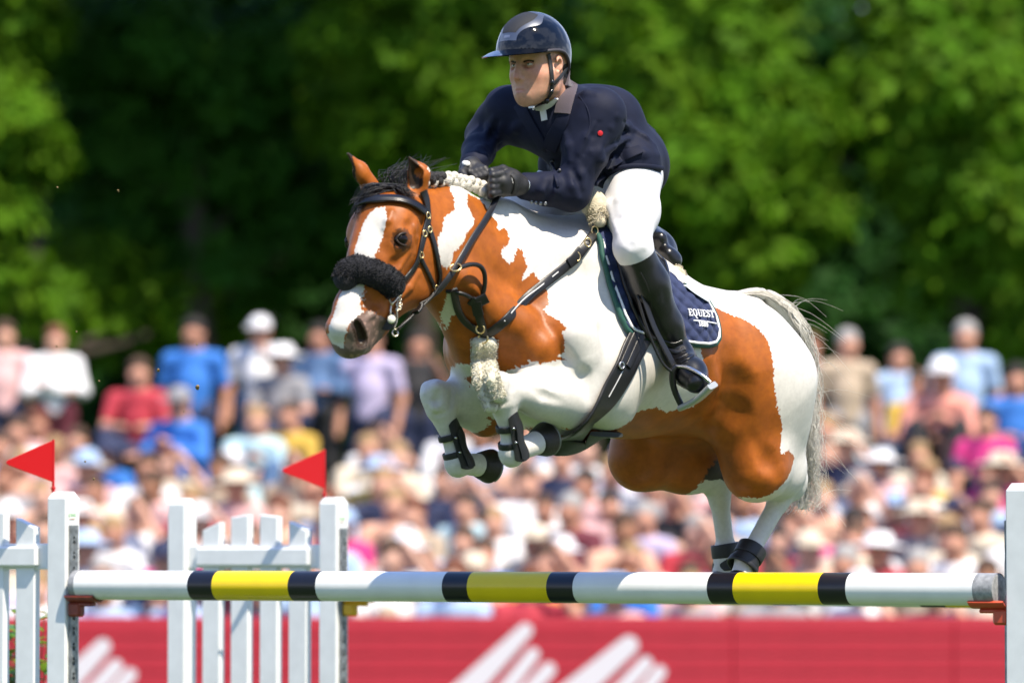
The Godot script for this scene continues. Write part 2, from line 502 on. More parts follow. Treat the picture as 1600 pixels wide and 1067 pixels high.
# ------------------------------------------------------------------ the horse
var HORSE: Array = [
		[-0.0461, 2.3497, 0, 0.28, -0.2466, 2.2755, 0, 0.27, 0.1, 0, 0, 1, 0.92],
		[-0.2466, 2.2755, 0, 0.27, -0.4988, 2.2424, 0, 0.215, 0.1, 0, 0, 1, 1.05],
		[-0.4988, 2.2424, 0, 0.215, -0.6595, 2.2472, 0, 0.19, 0.1, 0, 0, 1, 1.15],
		[-0.0001, 2.1673, 0, 0.2, 0.0758, 2.0692, 0, 0.12, 0.1],
		[-0.077, 2.6091, 0, 0.065, -0.247, 2.5134, 0, 0.07, 0.1],
		[-0.4514, 2.3969, 0, 0.06, -0.8067, 2.4017, 0, 0.065, 0.08],
		[-0.6687, 2.3012, 0.14, 0.13, -0.7106, 2.1905, 0.17, 0.145, 0.11],
		[-0.7106, 2.1905, 0.17, 0.145, -0.7656, 2.0804, 0.14, 0.12, 0.1],
		[-0.5926, 2.3481, 0.19, 0.05, -0.5926, 2.3481, 0.19, 0.05, 0.1],
		[0.2399, 2.2591, 0.175, 0.115, -0.0322, 2.5571, 0.06, 0.075, 0.1],
		[0.2399, 2.2591, 0.175, 0.11, 0.1187, 2.1325, 0.19, 0.115, 0.09],
		[0.0196, 2.4565, 0.13, 0.12, 0.0163, 2.2354, 0.16, 0.14, 0.1],
		[0.1116, 2.2036, 0.21, 0.07, 0.081, 2.0732, 0.205, 0.06, 0.05],
		[-0.6551, 2.2927, -0.14, 0.13, -0.7025, 2.1821, -0.17, 0.145, 0.11],
		[-0.7025, 2.1821, -0.17, 0.145, -0.7521, 2.0746, -0.14, 0.12, 0.1],
		[-0.5749, 2.3358, -0.19, 0.05, -0.5749, 2.3358, -0.19, 0.05, 0.1],
		[0.2503, 2.2488, -0.175, 0.115, -0.0294, 2.552, -0.06, 0.075, 0.1],
		[0.2503, 2.2488, -0.175, 0.11, 0.1267, 2.1236, -0.19, 0.115, 0.09],
		[0.0117, 2.4474, -0.13, 0.12, 0.0162, 2.2267, -0.16, 0.14, 0.1],
		[0.1346, 2.1922, -0.21, 0.07, 0.0746, 2.0651, -0.205, 0.06, 0.05],
		[0.3289, 2.5451, 0.07, 0.07, 0.0369, 2.5483, 0.12, 0.1, 0.08],
		[0.3306, 2.5393, -0.07, 0.07, 0.0366, 2.5386, -0.12, 0.1, 0.08],
		[-0.8065, 2.335, 0, 0.09, -0.8787, 2.2537, 0, 0.065, 0.1],
		[0.2703, 2.3027, 0, 0.17, 0.2555, 2.1842, 0, 0.15, 0.1, 0, 0, 1, 1.15],
		[0.3455, 2.2475, 0.095, 0.105, 0.316, 2.175, 0.095, 0.09, 0.05],
		[0.3439, 2.2423, -0.095, 0.105, 0.3143, 2.1703, -0.095, 0.09, 0.05],
		[0.7775, 2.6537, 0, 0.06, 0.6064, 2.6704, 0, 0.055, 0.08],
		[0.6064, 2.6704, 0, 0.055, 0.3737, 2.643, 0, 0.055, 0.08],
		[0.3737, 2.643, 0, 0.055, 0.0147, 2.5826, 0, 0.075, 0.08],
		[0.7349, 2.6015, 0, 0.085, 0.5486, 2.5381, 0, 0.11, 0.08, 0, 0, 1, 0.9],
		[0.5486, 2.5381, 0, 0.11, 0.3147, 2.42, 0, 0.17, 0.08, 0, 0, 1, 0.9],
		[0.7149, 2.5499, 0, 0.07, 0.5976, 2.4479, 0, 0.085, 0.07, 0, 0, 1, 0.9],
		[0.5976, 2.4479, 0, 0.085, 0.4235, 2.2976, 0, 0.14, 0.07, 0, 0, 1, 0.9],
		[0.6359, 2.4435, -0.075, 0.05, 0.4754, 2.3319, -0.1, 0.06, 0.05],
		[-0.5981, 2.1836, -0.16, 0.155, -0.6322, 1.8926, -0.2, 0.088, 0.12],
		[-0.6981, 2.1236, -0.16, 0.13, -0.8351, 1.9197, -0.144, 0.066, 0.12],
		[-0.6322, 1.8926, -0.2, 0.088, -0.7921, 1.8736, -0.1536, 0.06, 0.09],
		[-0.7921, 1.8736, -0.1536, 0.062, -0.9078, 1.8598, -0.12, 0.042, 0.07],
		[-0.7581, 2.1036, -0.16, 0.07, -0.9278, 1.9598, -0.12, 0.032, 0.06],
		[-0.9528, 1.9098, -0.12, 0.022, -0.9198, 1.8298, -0.12, 0.036, 0.035],
		[-0.9078, 1.8598, -0.12, 0.044, -0.8499, 1.7862, -0.114, 0.032, 0.03],
		[-0.8499, 1.7862, -0.114, 0.031, -0.7148, 1.6144, -0.1, 0.028, 0.02],
		[-0.7148, 1.6144, -0.1, 0.036, -0.7148, 1.6144, -0.1, 0.036, 0.03],
		[-0.7148, 1.6144, -0.1, 0.032, -0.6723, 1.5383, -0.1, 0.036, 0.03],
		[-0.5922, 2.1705, 0.16, 0.155, -0.5364, 1.9293, 0.2, 0.088, 0.12],
		[-0.6922, 2.1105, 0.16, 0.13, -0.7445, 1.9376, 0.144, 0.066, 0.12],
		[-0.5364, 1.9293, 0.2, 0.088, -0.7005, 1.8948, 0.1536, 0.06, 0.09],
		[-0.7005, 1.8948, 0.1536, 0.062, -0.8195, 1.8697, 0.12, 0.042, 0.07],
		[-0.7522, 2.0905, 0.16, 0.07, -0.8395, 1.9697, 0.12, 0.032, 0.06],
		[-0.8645, 1.9197, 0.12, 0.022, -0.8315, 1.8397, 0.12, 0.036, 0.035],
		[-0.8195, 1.8697, 0.12, 0.044, -0.8277, 1.7945, 0.114, 0.032, 0.03],
		[-0.8277, 1.7945, 0.114, 0.031, -0.847, 1.6188, 0.1, 0.028, 0.02],
		[-0.847, 1.6188, 0.1, 0.036, -0.847, 1.6188, 0.1, 0.036, 0.03],
		[-0.847, 1.6188, 0.1, 0.032, -0.8206, 1.5374, 0.1, 0.036, 0.03],
		[0.2788, 2.096, -0.2, 0.092, 0.3884, 2.1045, -0.188, 0.066, 0.06],
		[0.3884, 2.1045, -0.188, 0.066, 0.5528, 2.1172, -0.17, 0.04, 0.05],
		[0.3884, 2.1345, -0.188, 0.042, 0.5078, 2.1352, -0.17, 0.026, 0.015],
		[0.2788, 2.051, -0.2, 0.052, 0.4706, 2.0908, -0.179, 0.024, 0.015],
		[0.5668, 2.1272, -0.17, 0.043, 0.5508, 2.0835, -0.1665, 0.04, 0.03, 0, 0, 1, 1.05],
		[0.5748, 2.1452, -0.195, 0.019, 0.5748, 2.1172, -0.197, 0.017, 0.008],
		[0.5548, 2.0891, -0.1931, 0.016, 0.5424, 2.0656, -0.1826, 0.014, 0.01],
		[0.5748, 2.1452, -0.145, 0.019, 0.5748, 2.1172, -0.143, 0.017, 0.008],
		[0.5548, 2.0891, -0.1411, 0.016, 0.5424, 2.0656, -0.1466, 0.014, 0.01],
		[0.5948, 2.1232, -0.17, 0.015, 0.5748, 2.0891, -0.1671, 0.013, 0.01],
		[0.5568, 2.0722, -0.1653, 0.014, 0.5568, 2.0722, -0.1653, 0.014, 0.01],
		[0.5215, 2.0918, -0.169, 0.024, 0.5241, 2.0703, -0.1651, 0.024, 0.02],
		[0.5361, 2.0703, -0.1651, 0.034, 0.5267, 2.0441, -0.1624, 0.025, 0.03],
		[0.5267, 2.0441, -0.1624, 0.025, 0.4842, 1.9247, -0.15, 0.026, 0.03],
		[0.5094, 2.0402, -0.162, 0.011, 0.4682, 1.9347, -0.15, 0.012, 0.012],
		[0.4842, 1.9247, -0.15, 0.036, 0.4809, 1.9153, -0.149, 0.034, 0.025],
		[0.4842, 1.9247, -0.15, 0.031, 0.3531, 1.9602, -0.14, 0.037, 0.02],
		[0.2213, 2.082, 0.2, 0.092, 0.3202, 2.0906, 0.188, 0.066, 0.06],
		[0.3202, 2.0906, 0.188, 0.066, 0.4685, 2.1034, 0.17, 0.04, 0.05],
		[0.3202, 2.1206, 0.188, 0.042, 0.4235, 2.1214, 0.17, 0.026, 0.015],
		[0.2213, 2.037, 0.2, 0.052, 0.3943, 2.077, 0.179, 0.024, 0.015],
		[0.4825, 2.1134, 0.17, 0.043, 0.4675, 2.0693, 0.1667, 0.04, 0.03, 0, 0, 1, 1.05],
		[0.4905, 2.1314, 0.145, 0.019, 0.4905, 2.1034, 0.143, 0.017, 0.008],
		[0.4713, 2.075, 0.1412, 0.016, 0.4597, 2.0513, 0.1469, 0.014, 0.01],
		[0.4905, 2.1314, 0.195, 0.019, 0.4905, 2.1034, 0.197, 0.017, 0.008],
		[0.4713, 2.075, 0.1932, 0.016, 0.4597, 2.0513, 0.1829, 0.014, 0.01],
		[0.5105, 2.1094, 0.17, 0.015, 0.4913, 2.075, 0.1672, 0.013, 0.01],
		[0.4738, 2.0579, 0.1656, 0.014, 0.4738, 2.0579, 0.1656, 0.014, 0.01],
		[0.4374, 2.0779, 0.1691, 0.024, 0.4412, 2.056, 0.1654, 0.024, 0.02],
		[0.4532, 2.056, 0.1654, 0.034, 0.4434, 2.0256, 0.1624, 0.025, 0.03],
		[0.4434, 2.0256, 0.1624, 0.025, 0.4026, 1.8986, 0.15, 0.026, 0.03],
		[0.4261, 2.0215, 0.162, 0.011, 0.3866, 1.9086, 0.15, 0.012, 0.012],
		[0.4026, 1.8986, 0.15, 0.036, 0.3995, 1.8891, 0.1491, 0.034, 0.025],
		[0.4026, 1.8986, 0.15, 0.031, 0.2909, 1.8942, 0.15, 0.037, 0.02],
		[-0.401, 2.236, -0.3127, 0.0225, -0.4185, 2.1429, -0.2999, 0.05, 0.05, 0, 0, 1, 1, -1],
		[-0.4185, 2.1429, -0.2999, 0.05, -0.4348, 2.0563, -0.2559, 0.05, 0.05, 0, 0, 1, 1, -1],
		[-0.4348, 2.0563, -0.2559, 0.05, -0.4453, 1.9959, -0.1941, 0.0225, 0.05, 0, 0, 1, 1, -1],
		[0.3425, 2.1981, -0.2863, 0.0099, 0.3143, 2.1532, -0.2977, 0.022, 0.03, 0, 0, 1, 1, -1],
		[0.3143, 2.1532, -0.2977, 0.022, 0.2857, 2.0922, -0.3103, 0.0099, 0.03, 0, 0, 1, 1, -1],
		[0.1756, 2.4098, -0.2663, 0.0158, 0.2117, 2.3041, -0.3226, 0.035, 0.03, 0, 0, 1, 1, -1],
		[0.2117, 2.3041, -0.3226, 0.035, 0.2279, 2.203, -0.3357, 0.0158, 0.03, 0, 0, 1, 1, -1],
		[0.7035, 2.4319, -0.1188, 0.0158, 0.641, 2.3605, -0.1239, 0.035, 0.03, 0, 0, 1, 1, -1],
		[0.641, 2.3605, -0.1239, 0.035, 0.5917, 2.3101, -0.1159, 0.0158, 0.03, 0, 0, 1, 1, -1],
		[0.5541, 2.2603, -0.0965, 0.0158, 0.5295, 2.202, -0.0759, 0.035, 0.03, 0, 0, 1, 1, -1],
		[0.5295, 2.202, -0.0759, 0.035, 0.6381, 2.137, -0.1773, 0.0158, 0.03, 0, 0, 1, 1, -1],
		[0.4033, 2.2991, -0.234, 0.0158, 0.3797, 2.2086, -0.266, 0.035, 0.03, 0, 0, 1, 1, -1],
		[0.3797, 2.2086, -0.266, 0.035, 0.3472, 2.1702, -0.2863, 0.0158, 0.03, 0, 0, 1, 1, -1],
		[-0.5224, 1.9731, -0.2883, 0.0158, -0.561, 1.9151, -0.3179, 0.035, 0.03, 0, 0, 1, 1, -1],
		[-0.561, 1.9151, -0.3179, 0.035, -0.6046, 1.8577, -0.3302, 0.0158, 0.03, 0, 0, 1, 1, -1],
		[0.462, 2.1596, -0.2372, 0.009, 0.4221, 2.1404, -0.2687, 0.02, 0.012, 0, 0, 1, 1, -1],
		[0.4221, 2.1404, -0.2687, 0.02, 0.3508, 2.1271, -0.2868, 0.009, 0.012, 0, 0, 1, 1, -1],
		[0.5033, 2.1292, -0.2387, 0.009, 0.4527, 2.097, -0.2625, 0.02, 0.012, 0, 0, 1, 1, -1],
		[0.4527, 2.097, -0.2625, 0.02, 0.3803, 2.076, -0.2816, 0.009, 0.012, 0, 0, 1, 1, -1],
		[-0.293, 2.2361, -0.2612, 0.0135, -0.3419, 2.1629, -0.2313, 0.03, 0.05],
		[-0.3419, 2.1629, -0.2313, 0.03, -0.3898, 2.0885, -0.1739, 0.0135, 0.05],
		[0.2835, 2.3784, -0.201, 0.0135, 0.3107, 2.2863, -0.2643, 0.03, 0.05],
		[0.3107, 2.2863, -0.2643, 0.03, 0.2961, 2.2202, -0.2744, 0.0135, 0.05],
		[0.4292, 2.293, -0.1427, 0.0135, 0.3868, 2.2445, -0.1843, 0.03, 0.05],
		[0.3868, 2.2445, -0.1843, 0.03, 0.3643, 2.2168, -0.1969, 0.0135, 0.05],
		[0.4753, 2.3783, -0.1237, 0.0135, 0.4301, 2.3194, -0.142, 0.03, 0.05],
		[0.4301, 2.3194, -0.142, 0.03, 0.3928, 2.2528, -0.177, 0.0135, 0.05],
		[0.5839, 2.1272, -0.1404, 0.0067, 0.5924, 2.1434, -0.1846, 0.015, 0.012],
		[0.5924, 2.1434, -0.1846, 0.015, 0.5789, 2.1412, -0.2071, 0.0067, 0.012],
		[0.5196, 2.1174, 0.1694, 0.0067, 0.5054, 2.1306, 0.1441, 0.015, 0.012],
		[0.5054, 2.1306, 0.1441, 0.015, 0.4792, 2.1235, 0.1304, 0.0067, 0.012],
		[0.5994, 2.107, -0.1652, 0.0067, 0.5919, 2.0924, -0.1763, 0.015, 0.012],
		[0.5919, 2.0924, -0.1763, 0.015, 0.5882, 2.1029, -0.1947, 0.0067, 0.012],
		[0.512, 2.0856, 0.1665, 0.0067, 0.5007, 2.0731, 0.1486, 0.015, 0.012],
		[0.5007, 2.0731, 0.1486, 0.015, 0.4888, 2.0838, 0.1333, 0.0067, 0.012],
		[0.3743, 2.0821, 0.0682, 0.0049, 0.5951, 2.0625, -0.1746, 0.011, 0.012, 0, 0, 1, 1, -1],
		[0.5951, 2.0625, -0.1746, 0.011, 0.5722, 2.0747, -0.2141, 0.0049, 0.012, 0, 0, 1, 1, -1],
		[0.5061, 2.0391, 0.1553, 0.0049, 0.48, 2.0527, 0.1175, 0.0049, 0.012, 0, 0, 1, 1, -1],
		[0.5522, 2.16, -0.2127, 0.0049, 0.5587, 2.1195, -0.2272, 0.011, 0.012, 0, 0, 1, 1, -1],
		[0.5587, 2.1195, -0.2272, 0.011, 0.5618, 2.0793, -0.22, 0.0049, 0.012, 0, 0, 1, 1, -1],
		[0.4436, 2.1438, 0.1325, 0.0049, 0.4556, 2.0992, 0.1143, 0.011, 0.012, 0, 0, 1, 1, -1],
		[0.4556, 2.0992, 0.1143, 0.011, 0.4704, 2.0575, 0.1136, 0.0049, 0.012, 0, 0, 1, 1, -1],
		[0.6069, 2.1296, -0.2059, 0.0049, 0.6078, 2.1065, -0.1988, 0.011, 0.012, 0, 0, 1, 1, -1],
		[0.6078, 2.1065, -0.1988, 0.011, 0.5994, 2.0853, -0.2017, 0.0049, 0.012, 0, 0, 1, 1, -1],
		[0.5149, 2.1109, 0.1254, 0.0049, 0.5158, 2.0901, 0.132, 0.011, 0.012, 0, 0, 1, 1, -1],
		[0.5158, 2.0901, 0.132, 0.011, 0.511, 2.0638, 0.127, 0.0049, 0.012, 0, 0, 1, 1, -1],
	]
var HEAD: Array = [
		[0.8057, 2.6638, 0, 0.066, 0.8899, 2.6092, 0, 0.078, 0.04, 0, 0, 1, 0.95],
		[0.8899, 2.6131, 0, 0.078, 0.9538, 2.51, 0, 0.056, 0.05],
		[0.9455, 2.5296, 0, 0.054, 1.042, 2.3569, 0, 0.036, 0.05, 0, 0, 1, 0.95],
		[1.042, 2.3569, 0, 0.037, 1.0748, 2.2908, 0, 0.038, 0.04, 0, 0, 1, 1.1],
		[0.9165, 2.5826, 0.081, 0.036, 0.9165, 2.5826, 0.081, 0.036, 0.03],
		[0.875, 2.6418, 0.062, 0.036, 0.8372, 2.6529, 0.05, 0.035, 0.04],
		[0.8986, 2.5435, 0.05, 0.046, 0.9707, 2.4187, 0.042, 0.03, 0.05],
		[0.9162, 2.6087, 0.06, 0.036, 0.8816, 2.6057, 0.085, 0.026, 0.03],
		[0.7792, 2.5301, 0.062, 0.082, 0.8137, 2.4449, 0.056, 0.066, 0.04, 0, 0, 1, 0.5],
		[0.8825, 2.5124, 0.076, 0.012, 0.9488, 2.4123, 0.055, 0.01, 0.035],
		[0.8336, 2.4768, 0, 0.05, 0.9613, 2.3381, 0.035, 0.033, 0.05],
		[1.0643, 2.2922, 0.034, 0.028, 1.0347, 2.2471, 0.028, 0.026, 0.025],
		[0.914, 2.5603, -0.081, 0.036, 0.914, 2.5603, -0.081, 0.036, 0.03],
		[0.8716, 2.6362, -0.062, 0.036, 0.8308, 2.6485, -0.05, 0.035, 0.04],
		[0.8923, 2.5396, -0.05, 0.046, 0.9644, 2.4158, -0.042, 0.03, 0.05],
		[0.9198, 2.6031, -0.06, 0.036, 0.8764, 2.5984, -0.085, 0.026, 0.03],
		[0.7757, 2.5252, -0.062, 0.082, 0.8087, 2.4409, -0.056, 0.066, 0.04, 0, 0, 1, 0.5],
		[0.8751, 2.5066, -0.076, 0.012, 0.942, 2.4086, -0.055, 0.01, 0.035],
		[0.8336, 2.4768, 0, 0.05, 0.9569, 2.3359, -0.035, 0.033, 0.05],
		[1.0635, 2.2901, -0.034, 0.028, 1.0324, 2.2456, -0.028, 0.026, 0.025],
		[0.7433, 2.5292, 0, 0.06, 0.8054, 2.42, 0, 0.052, 0.06],
		[0.8054, 2.42, 0, 0.046, 0.9228, 2.3037, 0, 0.03, 0.04],
		[0.884, 2.4072, 0, 0.05, 0.9839, 2.3054, 0, 0.043, 0.05],
		[0.9228, 2.3037, 0, 0.03, 0.9838, 2.2403, 0, 0.026, 0.03, 0, 0, 1, 1.2],
		[1.0336, 2.2865, 0, 0.045, 1.0417, 2.2366, 0, 0.034, 0.04, 0, 0, 1, 1.1],
		[1.0629, 2.3005, 0.054, 0.011, 1.0373, 2.2573, 0.052, 0.016, 0.012, 0, 0, 1, 1, -1],
		[0.8911, 2.5799, 0.124, 0.031, 0.8911, 2.5799, 0.124, 0.031, 0.014, 0, 0, 1, 1, -1],
		[1.0651, 2.2971, -0.054, 0.011, 1.041, 2.2541, -0.052, 0.016, 0.012, 0, 0, 1, 1, -1],
		[0.9457, 2.555, -0.124, 0.031, 0.9457, 2.555, -0.124, 0.031, 0.014, 0, 0, 1, 1, -1],
		[0.797, 2.6986, -0.05, 0.032, 0.8043, 2.7614, -0.062, 0.033, 0.02, 0.9285, 0, -0.3714, 0.75],
		[0.8043, 2.7614, -0.062, 0.033, 0.8391, 2.81, -0.055, 0.005, 0.012, 0.9285, 0, -0.3714, 0.75],
		[0.8248, 2.73, -0.0657, 0.018, 0.8265, 2.7614, -0.0709, 0.02, 0.008, 0, 0, 1, 1, -1],
		[0.8265, 2.7614, -0.0709, 0.02, 0.8433, 2.8002, -0.0609, 0.006, 0.006, 0, 0, 1, 1, -1],
		[0.8822, 2.7124, 0.05, 0.032, 0.9311, 2.7644, 0.062, 0.033, 0.02, 0.8192, 0, 0.5735, 0.75],
		[0.9311, 2.7644, 0.062, 0.033, 0.984, 2.8191, 0.062, 0.005, 0.012, 0.8192, 0, 0.5735, 0.75],
		[0.9279, 2.7384, 0.0709, 0.018, 0.9508, 2.7644, 0.0758, 0.02, 0.008, 0, 0, 1, 1, -1],
		[0.9508, 2.7644, 0.0758, 0.02, 0.9832, 2.8082, 0.0689, 0.006, 0.006, 0, 0, 1, 1, -1],
		[0.8893, 2.5196, -0.1006, 0.0036, 0.9216, 2.4738, -0.0846, 0.008, 0.012],
		[0.9216, 2.4738, -0.0846, 0.008, 0.959, 2.4302, -0.0731, 0.0036, 0.012],
		[0.8309, 2.4639, -0.0864, 0.0036, 0.8636, 2.4152, -0.0773, 0.008, 0.012],
		[0.8636, 2.4152, -0.0773, 0.008, 0.9067, 2.3759, -0.0693, 0.0036, 0.012],
		[0.9799, 2.3721, -0.0577, 0.0036, 0.9975, 2.3333, -0.0529, 0.008, 0.012],
		[0.9975, 2.3333, -0.0529, 0.008, 1.0281, 2.3122, -0.0534, 0.0036, 0.012],
		[0.9356, 2.6393, -0.0745, 0.0036, 0.9518, 2.6109, -0.0755, 0.008, 0.012],
		[0.9518, 2.6109, -0.0755, 0.008, 0.9593, 2.5907, -0.0677, 0.0036, 0.012],
		[0.8821, 2.6037, -0.11, 0.0036, 0.8617, 2.5646, -0.0998, 0.008, 0.012],
		[0.8617, 2.5646, -0.0998, 0.008, 0.8636, 2.5199, -0.0965, 0.0036, 0.012],
		[0.903, 2.5183, -0.1165, 0.0063, 0.9421, 2.483, -0.0963, 0.014, 0.016, 0, 0, 1, 1, -1],
		[0.9421, 2.483, -0.0963, 0.014, 0.9811, 2.4451, -0.0803, 0.0063, 0.016, 0, 0, 1, 1, -1],
		[0.8675, 2.6315, -0.1163, 0.0063, 0.8991, 2.6015, -0.1218, 0.014, 0.016, 0, 0, 1, 1, -1],
		[0.8991, 2.6015, -0.1218, 0.014, 0.8909, 2.5814, -0.1246, 0.0063, 0.016, 0, 0, 1, 1, -1],
		[0.971, 2.3994, -0.0832, 0.0063, 0.9943, 2.3645, -0.0717, 0.014, 0.016, 0, 0, 1, 1, -1],
		[0.9943, 2.3645, -0.0717, 0.014, 1.014, 2.3411, -0.0671, 0.0063, 0.016, 0, 0, 1, 1, -1],
	]
var trunk: Field        # what the tack lies on
var patches := []       # [direction it is seen from, outline across that direction, least facing, colour name]

var WHITE_LEGS := [
	[Vector3(0.3321, 2.1025, -0.2), Vector3(0.5528, 2.1172, -0.17), 0.095], [Vector3(0.5528, 2.1172, -0.17), Vector3(0.4842, 1.9247, -0.15), 0.09], [Vector3(0.4842, 1.9247, -0.15), Vector3(0.3531, 1.9602, -0.14), 0.09],
	[Vector3(0.316, 2.0838, 0.2), Vector3(0.4685, 2.1034, 0.17), 0.10], [Vector3(0.4685, 2.1034, 0.17), Vector3(0.4026, 1.8986, 0.15), 0.09], [Vector3(0.4026, 1.8986, 0.15), Vector3(0.2909, 1.8942, 0.15), 0.09],
	[Vector3(-0.9078, 1.8598, -0.12), Vector3(-0.7148, 1.6144, -0.1), 0.085], [Vector3(-0.7802, 1.8693, 0.12), Vector3(-0.847, 1.6188, 0.1), 0.10],
]
const EYE_AT := Vector3(0.9188, 2.5575, -0.096)
const NOSTRIL := [Vector3(1.0651, 2.2971, -0.054), Vector3(1.041, 2.2541, -0.052)]
var EARS := [[Vector3(0.8292, 2.7363, -0.0683), Vector3(0.8456, 2.7905, -0.066), 0.026], [Vector3(0.8349, 2.8041, -0.0558), Vector3(0.8391, 2.81, -0.055), 0.011], [Vector3(0.9361, 2.7436, 0.0744), Vector3(0.9809, 2.7972, 0.0746), 0.026], [Vector3(0.9776, 2.8126, 0.062), Vector3(0.984, 2.8191, 0.062), 0.011]]
const COAT := {"white": Color(0.62, 0.595, 0.55), "brown": Color(0.315, 0.088, 0.013), "skin": Color(0.155, 0.105, 0.085), "pink": Color(0.30, 0.19, 0.15), "lash": Color(0.11, 0.040, 0.014), "dark": Color(0.035, 0.022, 0.015)}

func patch(d: Vector3, outline: PackedVector2Array, facing: float, tone: String, side := 0, ahead := -9.0) -> void:
	patches.append([d.normalized(), outline, facing, tone, side, ahead])

func flat_to(p: Vector3, d: Vector3) -> Vector2:
	var x := Vector3(d.z, 0, -d.x).normalized()
	return Vector2(p.dot(x), p.dot(d.cross(x)))

func coat_patches() -> void:
	var slant := Vector3(0.5, 0, -0.87)
	var side := Vector3(0, 0, -1)
	# brown neck and chest, seen from the near shoulder
	patch(slant, PackedVector2Array([Vector2(-0.9259, 2.8539), Vector2(-0.6511, 2.8562), Vector2(-0.6426, 2.7677), Vector2(-0.5052, 2.7521), Vector2(-0.4827, 2.7151), Vector2(-0.4368, 2.7073), Vector2(-0.4058, 2.6806), Vector2(-0.3972, 2.6565), Vector2(-0.369, 2.628), Vector2(-0.3841, 2.6025), Vector2(-0.3425, 2.6156), Vector2(-0.3312, 2.5878), Vector2(-0.3384, 2.5632), Vector2(-0.3689, 2.5435), Vector2(-0.3721, 2.5315), Vector2(-0.3505, 2.5071), Vector2(-0.3291, 2.504), Vector2(-0.3105, 2.5525), Vector2(-0.2907, 2.5472), Vector2(-0.2788, 2.4999), Vector2(-0.2955, 2.4522), Vector2(-0.2549, 2.4829), Vector2(-0.2362, 2.4518), Vector2(-0.2125, 2.4246), Vector2(-0.2124, 2.3825), Vector2(-0.2325, 2.3663), Vector2(-0.2127, 2.3402), Vector2(-0.1921, 2.3298), Vector2(-0.1808, 2.3053), Vector2(-0.1928, 2.2938), Vector2(-0.1823, 2.2585), Vector2(-0.1816, 2.23), Vector2(-0.2068, 2.2238), Vector2(-0.1691, 2.2107), Vector2(-0.2056, 2.2083), Vector2(-0.2803, 2.1905), Vector2(-0.3256, 2.182), Vector2(-0.4049, 2.1541), Vector2(-0.3682, 2.0547), Vector2(-0.2425, 2.0286), Vector2(-0.1412, 1.9976), Vector2(-0.0322, 1.9683), Vector2(-0.0838, 1.9394), Vector2(-0.3836, 1.9595), Vector2(-0.3167, 2.0121), Vector2(-0.3566, 2.0266), Vector2(-0.3783, 2.065), Vector2(-0.4164, 2.1433), Vector2(-0.421, 2.1927), Vector2(-0.576, 2.2217), Vector2(-0.8751, 2.2004), Vector2(-1.0225, 2.3146), Vector2(-0.9888, 2.7063)]), -2.0, "brown")
	# the bare throat is white again
	patch(slant, PackedVector2Array([Vector2(-0.5168, 2.7676), Vector2(-0.4841, 2.741), Vector2(-0.4778, 2.7072), Vector2(-0.4896, 2.6799), Vector2(-0.478, 2.6586), Vector2(-0.4667, 2.6333), Vector2(-0.4788, 2.6069), Vector2(-0.4983, 2.5904), Vector2(-0.5107, 2.5644), Vector2(-0.5201, 2.5484), Vector2(-0.5489, 2.5296), Vector2(-0.551, 2.5082), Vector2(-0.5685, 2.4786), Vector2(-0.5982, 2.4884), Vector2(-0.6109, 2.5375), Vector2(-0.6096, 2.5725), Vector2(-0.5909, 2.5912), Vector2(-0.5793, 2.6332), Vector2(-0.5397, 2.6593), Vector2(-0.5326, 2.7018), Vector2(-0.5387, 2.7245)]), -0.1, "white")
	patch(slant, PackedVector2Array([Vector2(-0.5375, 2.4218), Vector2(-0.5167, 2.3848), Vector2(-0.5131, 2.351), Vector2(-0.5257, 2.3383), Vector2(-0.5264, 2.3074), Vector2(-0.5208, 2.2944), Vector2(-0.5576, 2.3483), Vector2(-0.5589, 2.4123)]), -0.6, "white")
	# flank, thigh and belly
	patch(side, PackedVector2Array([Vector2(0.2875, 2.4518), Vector2(0.3275, 2.4187), Vector2(0.4141, 2.3939), Vector2(0.4835, 2.3716), Vector2(0.5287, 2.3435), Vector2(0.5548, 2.2967), Vector2(0.5551, 2.2372), Vector2(0.5573, 2.162), Vector2(0.5778, 2.0955), Vector2(0.6232, 2.0214), Vector2(0.6247, 1.9339), Vector2(0.669, 1.951), Vector2(0.7287, 1.9277), Vector2(0.6978, 1.8882), Vector2(0.6455, 1.8406), Vector2(0.6176, 1.8099), Vector2(0.5917, 1.7957), Vector2(0.5716, 1.7999), Vector2(0.4726, 1.7826), Vector2(0.3301, 1.8116), Vector2(0.2208, 1.9208), Vector2(0.0356, 1.9319), Vector2(-0.0861, 1.93), Vector2(-0.1584, 1.9328), Vector2(-0.1464, 1.9646), Vector2(-0.1253, 1.9847), Vector2(-0.0826, 2.0088), Vector2(-0.0583, 2.0268), Vector2(0.0724, 2.0629), Vector2(0.1397, 2.078), Vector2(0.1921, 2.0613), Vector2(0.2173, 2.0715), Vector2(0.3112, 2.0837), Vector2(0.2987, 2.1527), Vector2(0.2674, 2.2117), Vector2(0.2326, 2.2807), Vector2(0.2066, 2.3503)]), -0.75, "brown", 1)
	# far thigh
	patch(side, PackedVector2Array([Vector2(0.2127, 2.0388), Vector2(0.7265, 2.0493), Vector2(0.7587, 1.9243), Vector2(0.8172, 1.7992), Vector2(0.5265, 1.7552), Vector2(0.2125, 1.7938)]), -2.0, "brown", -1)
	# face: blaze and pale muzzle, seen from in front
	var front := Vector3(0.93, 0.35, -0.1)
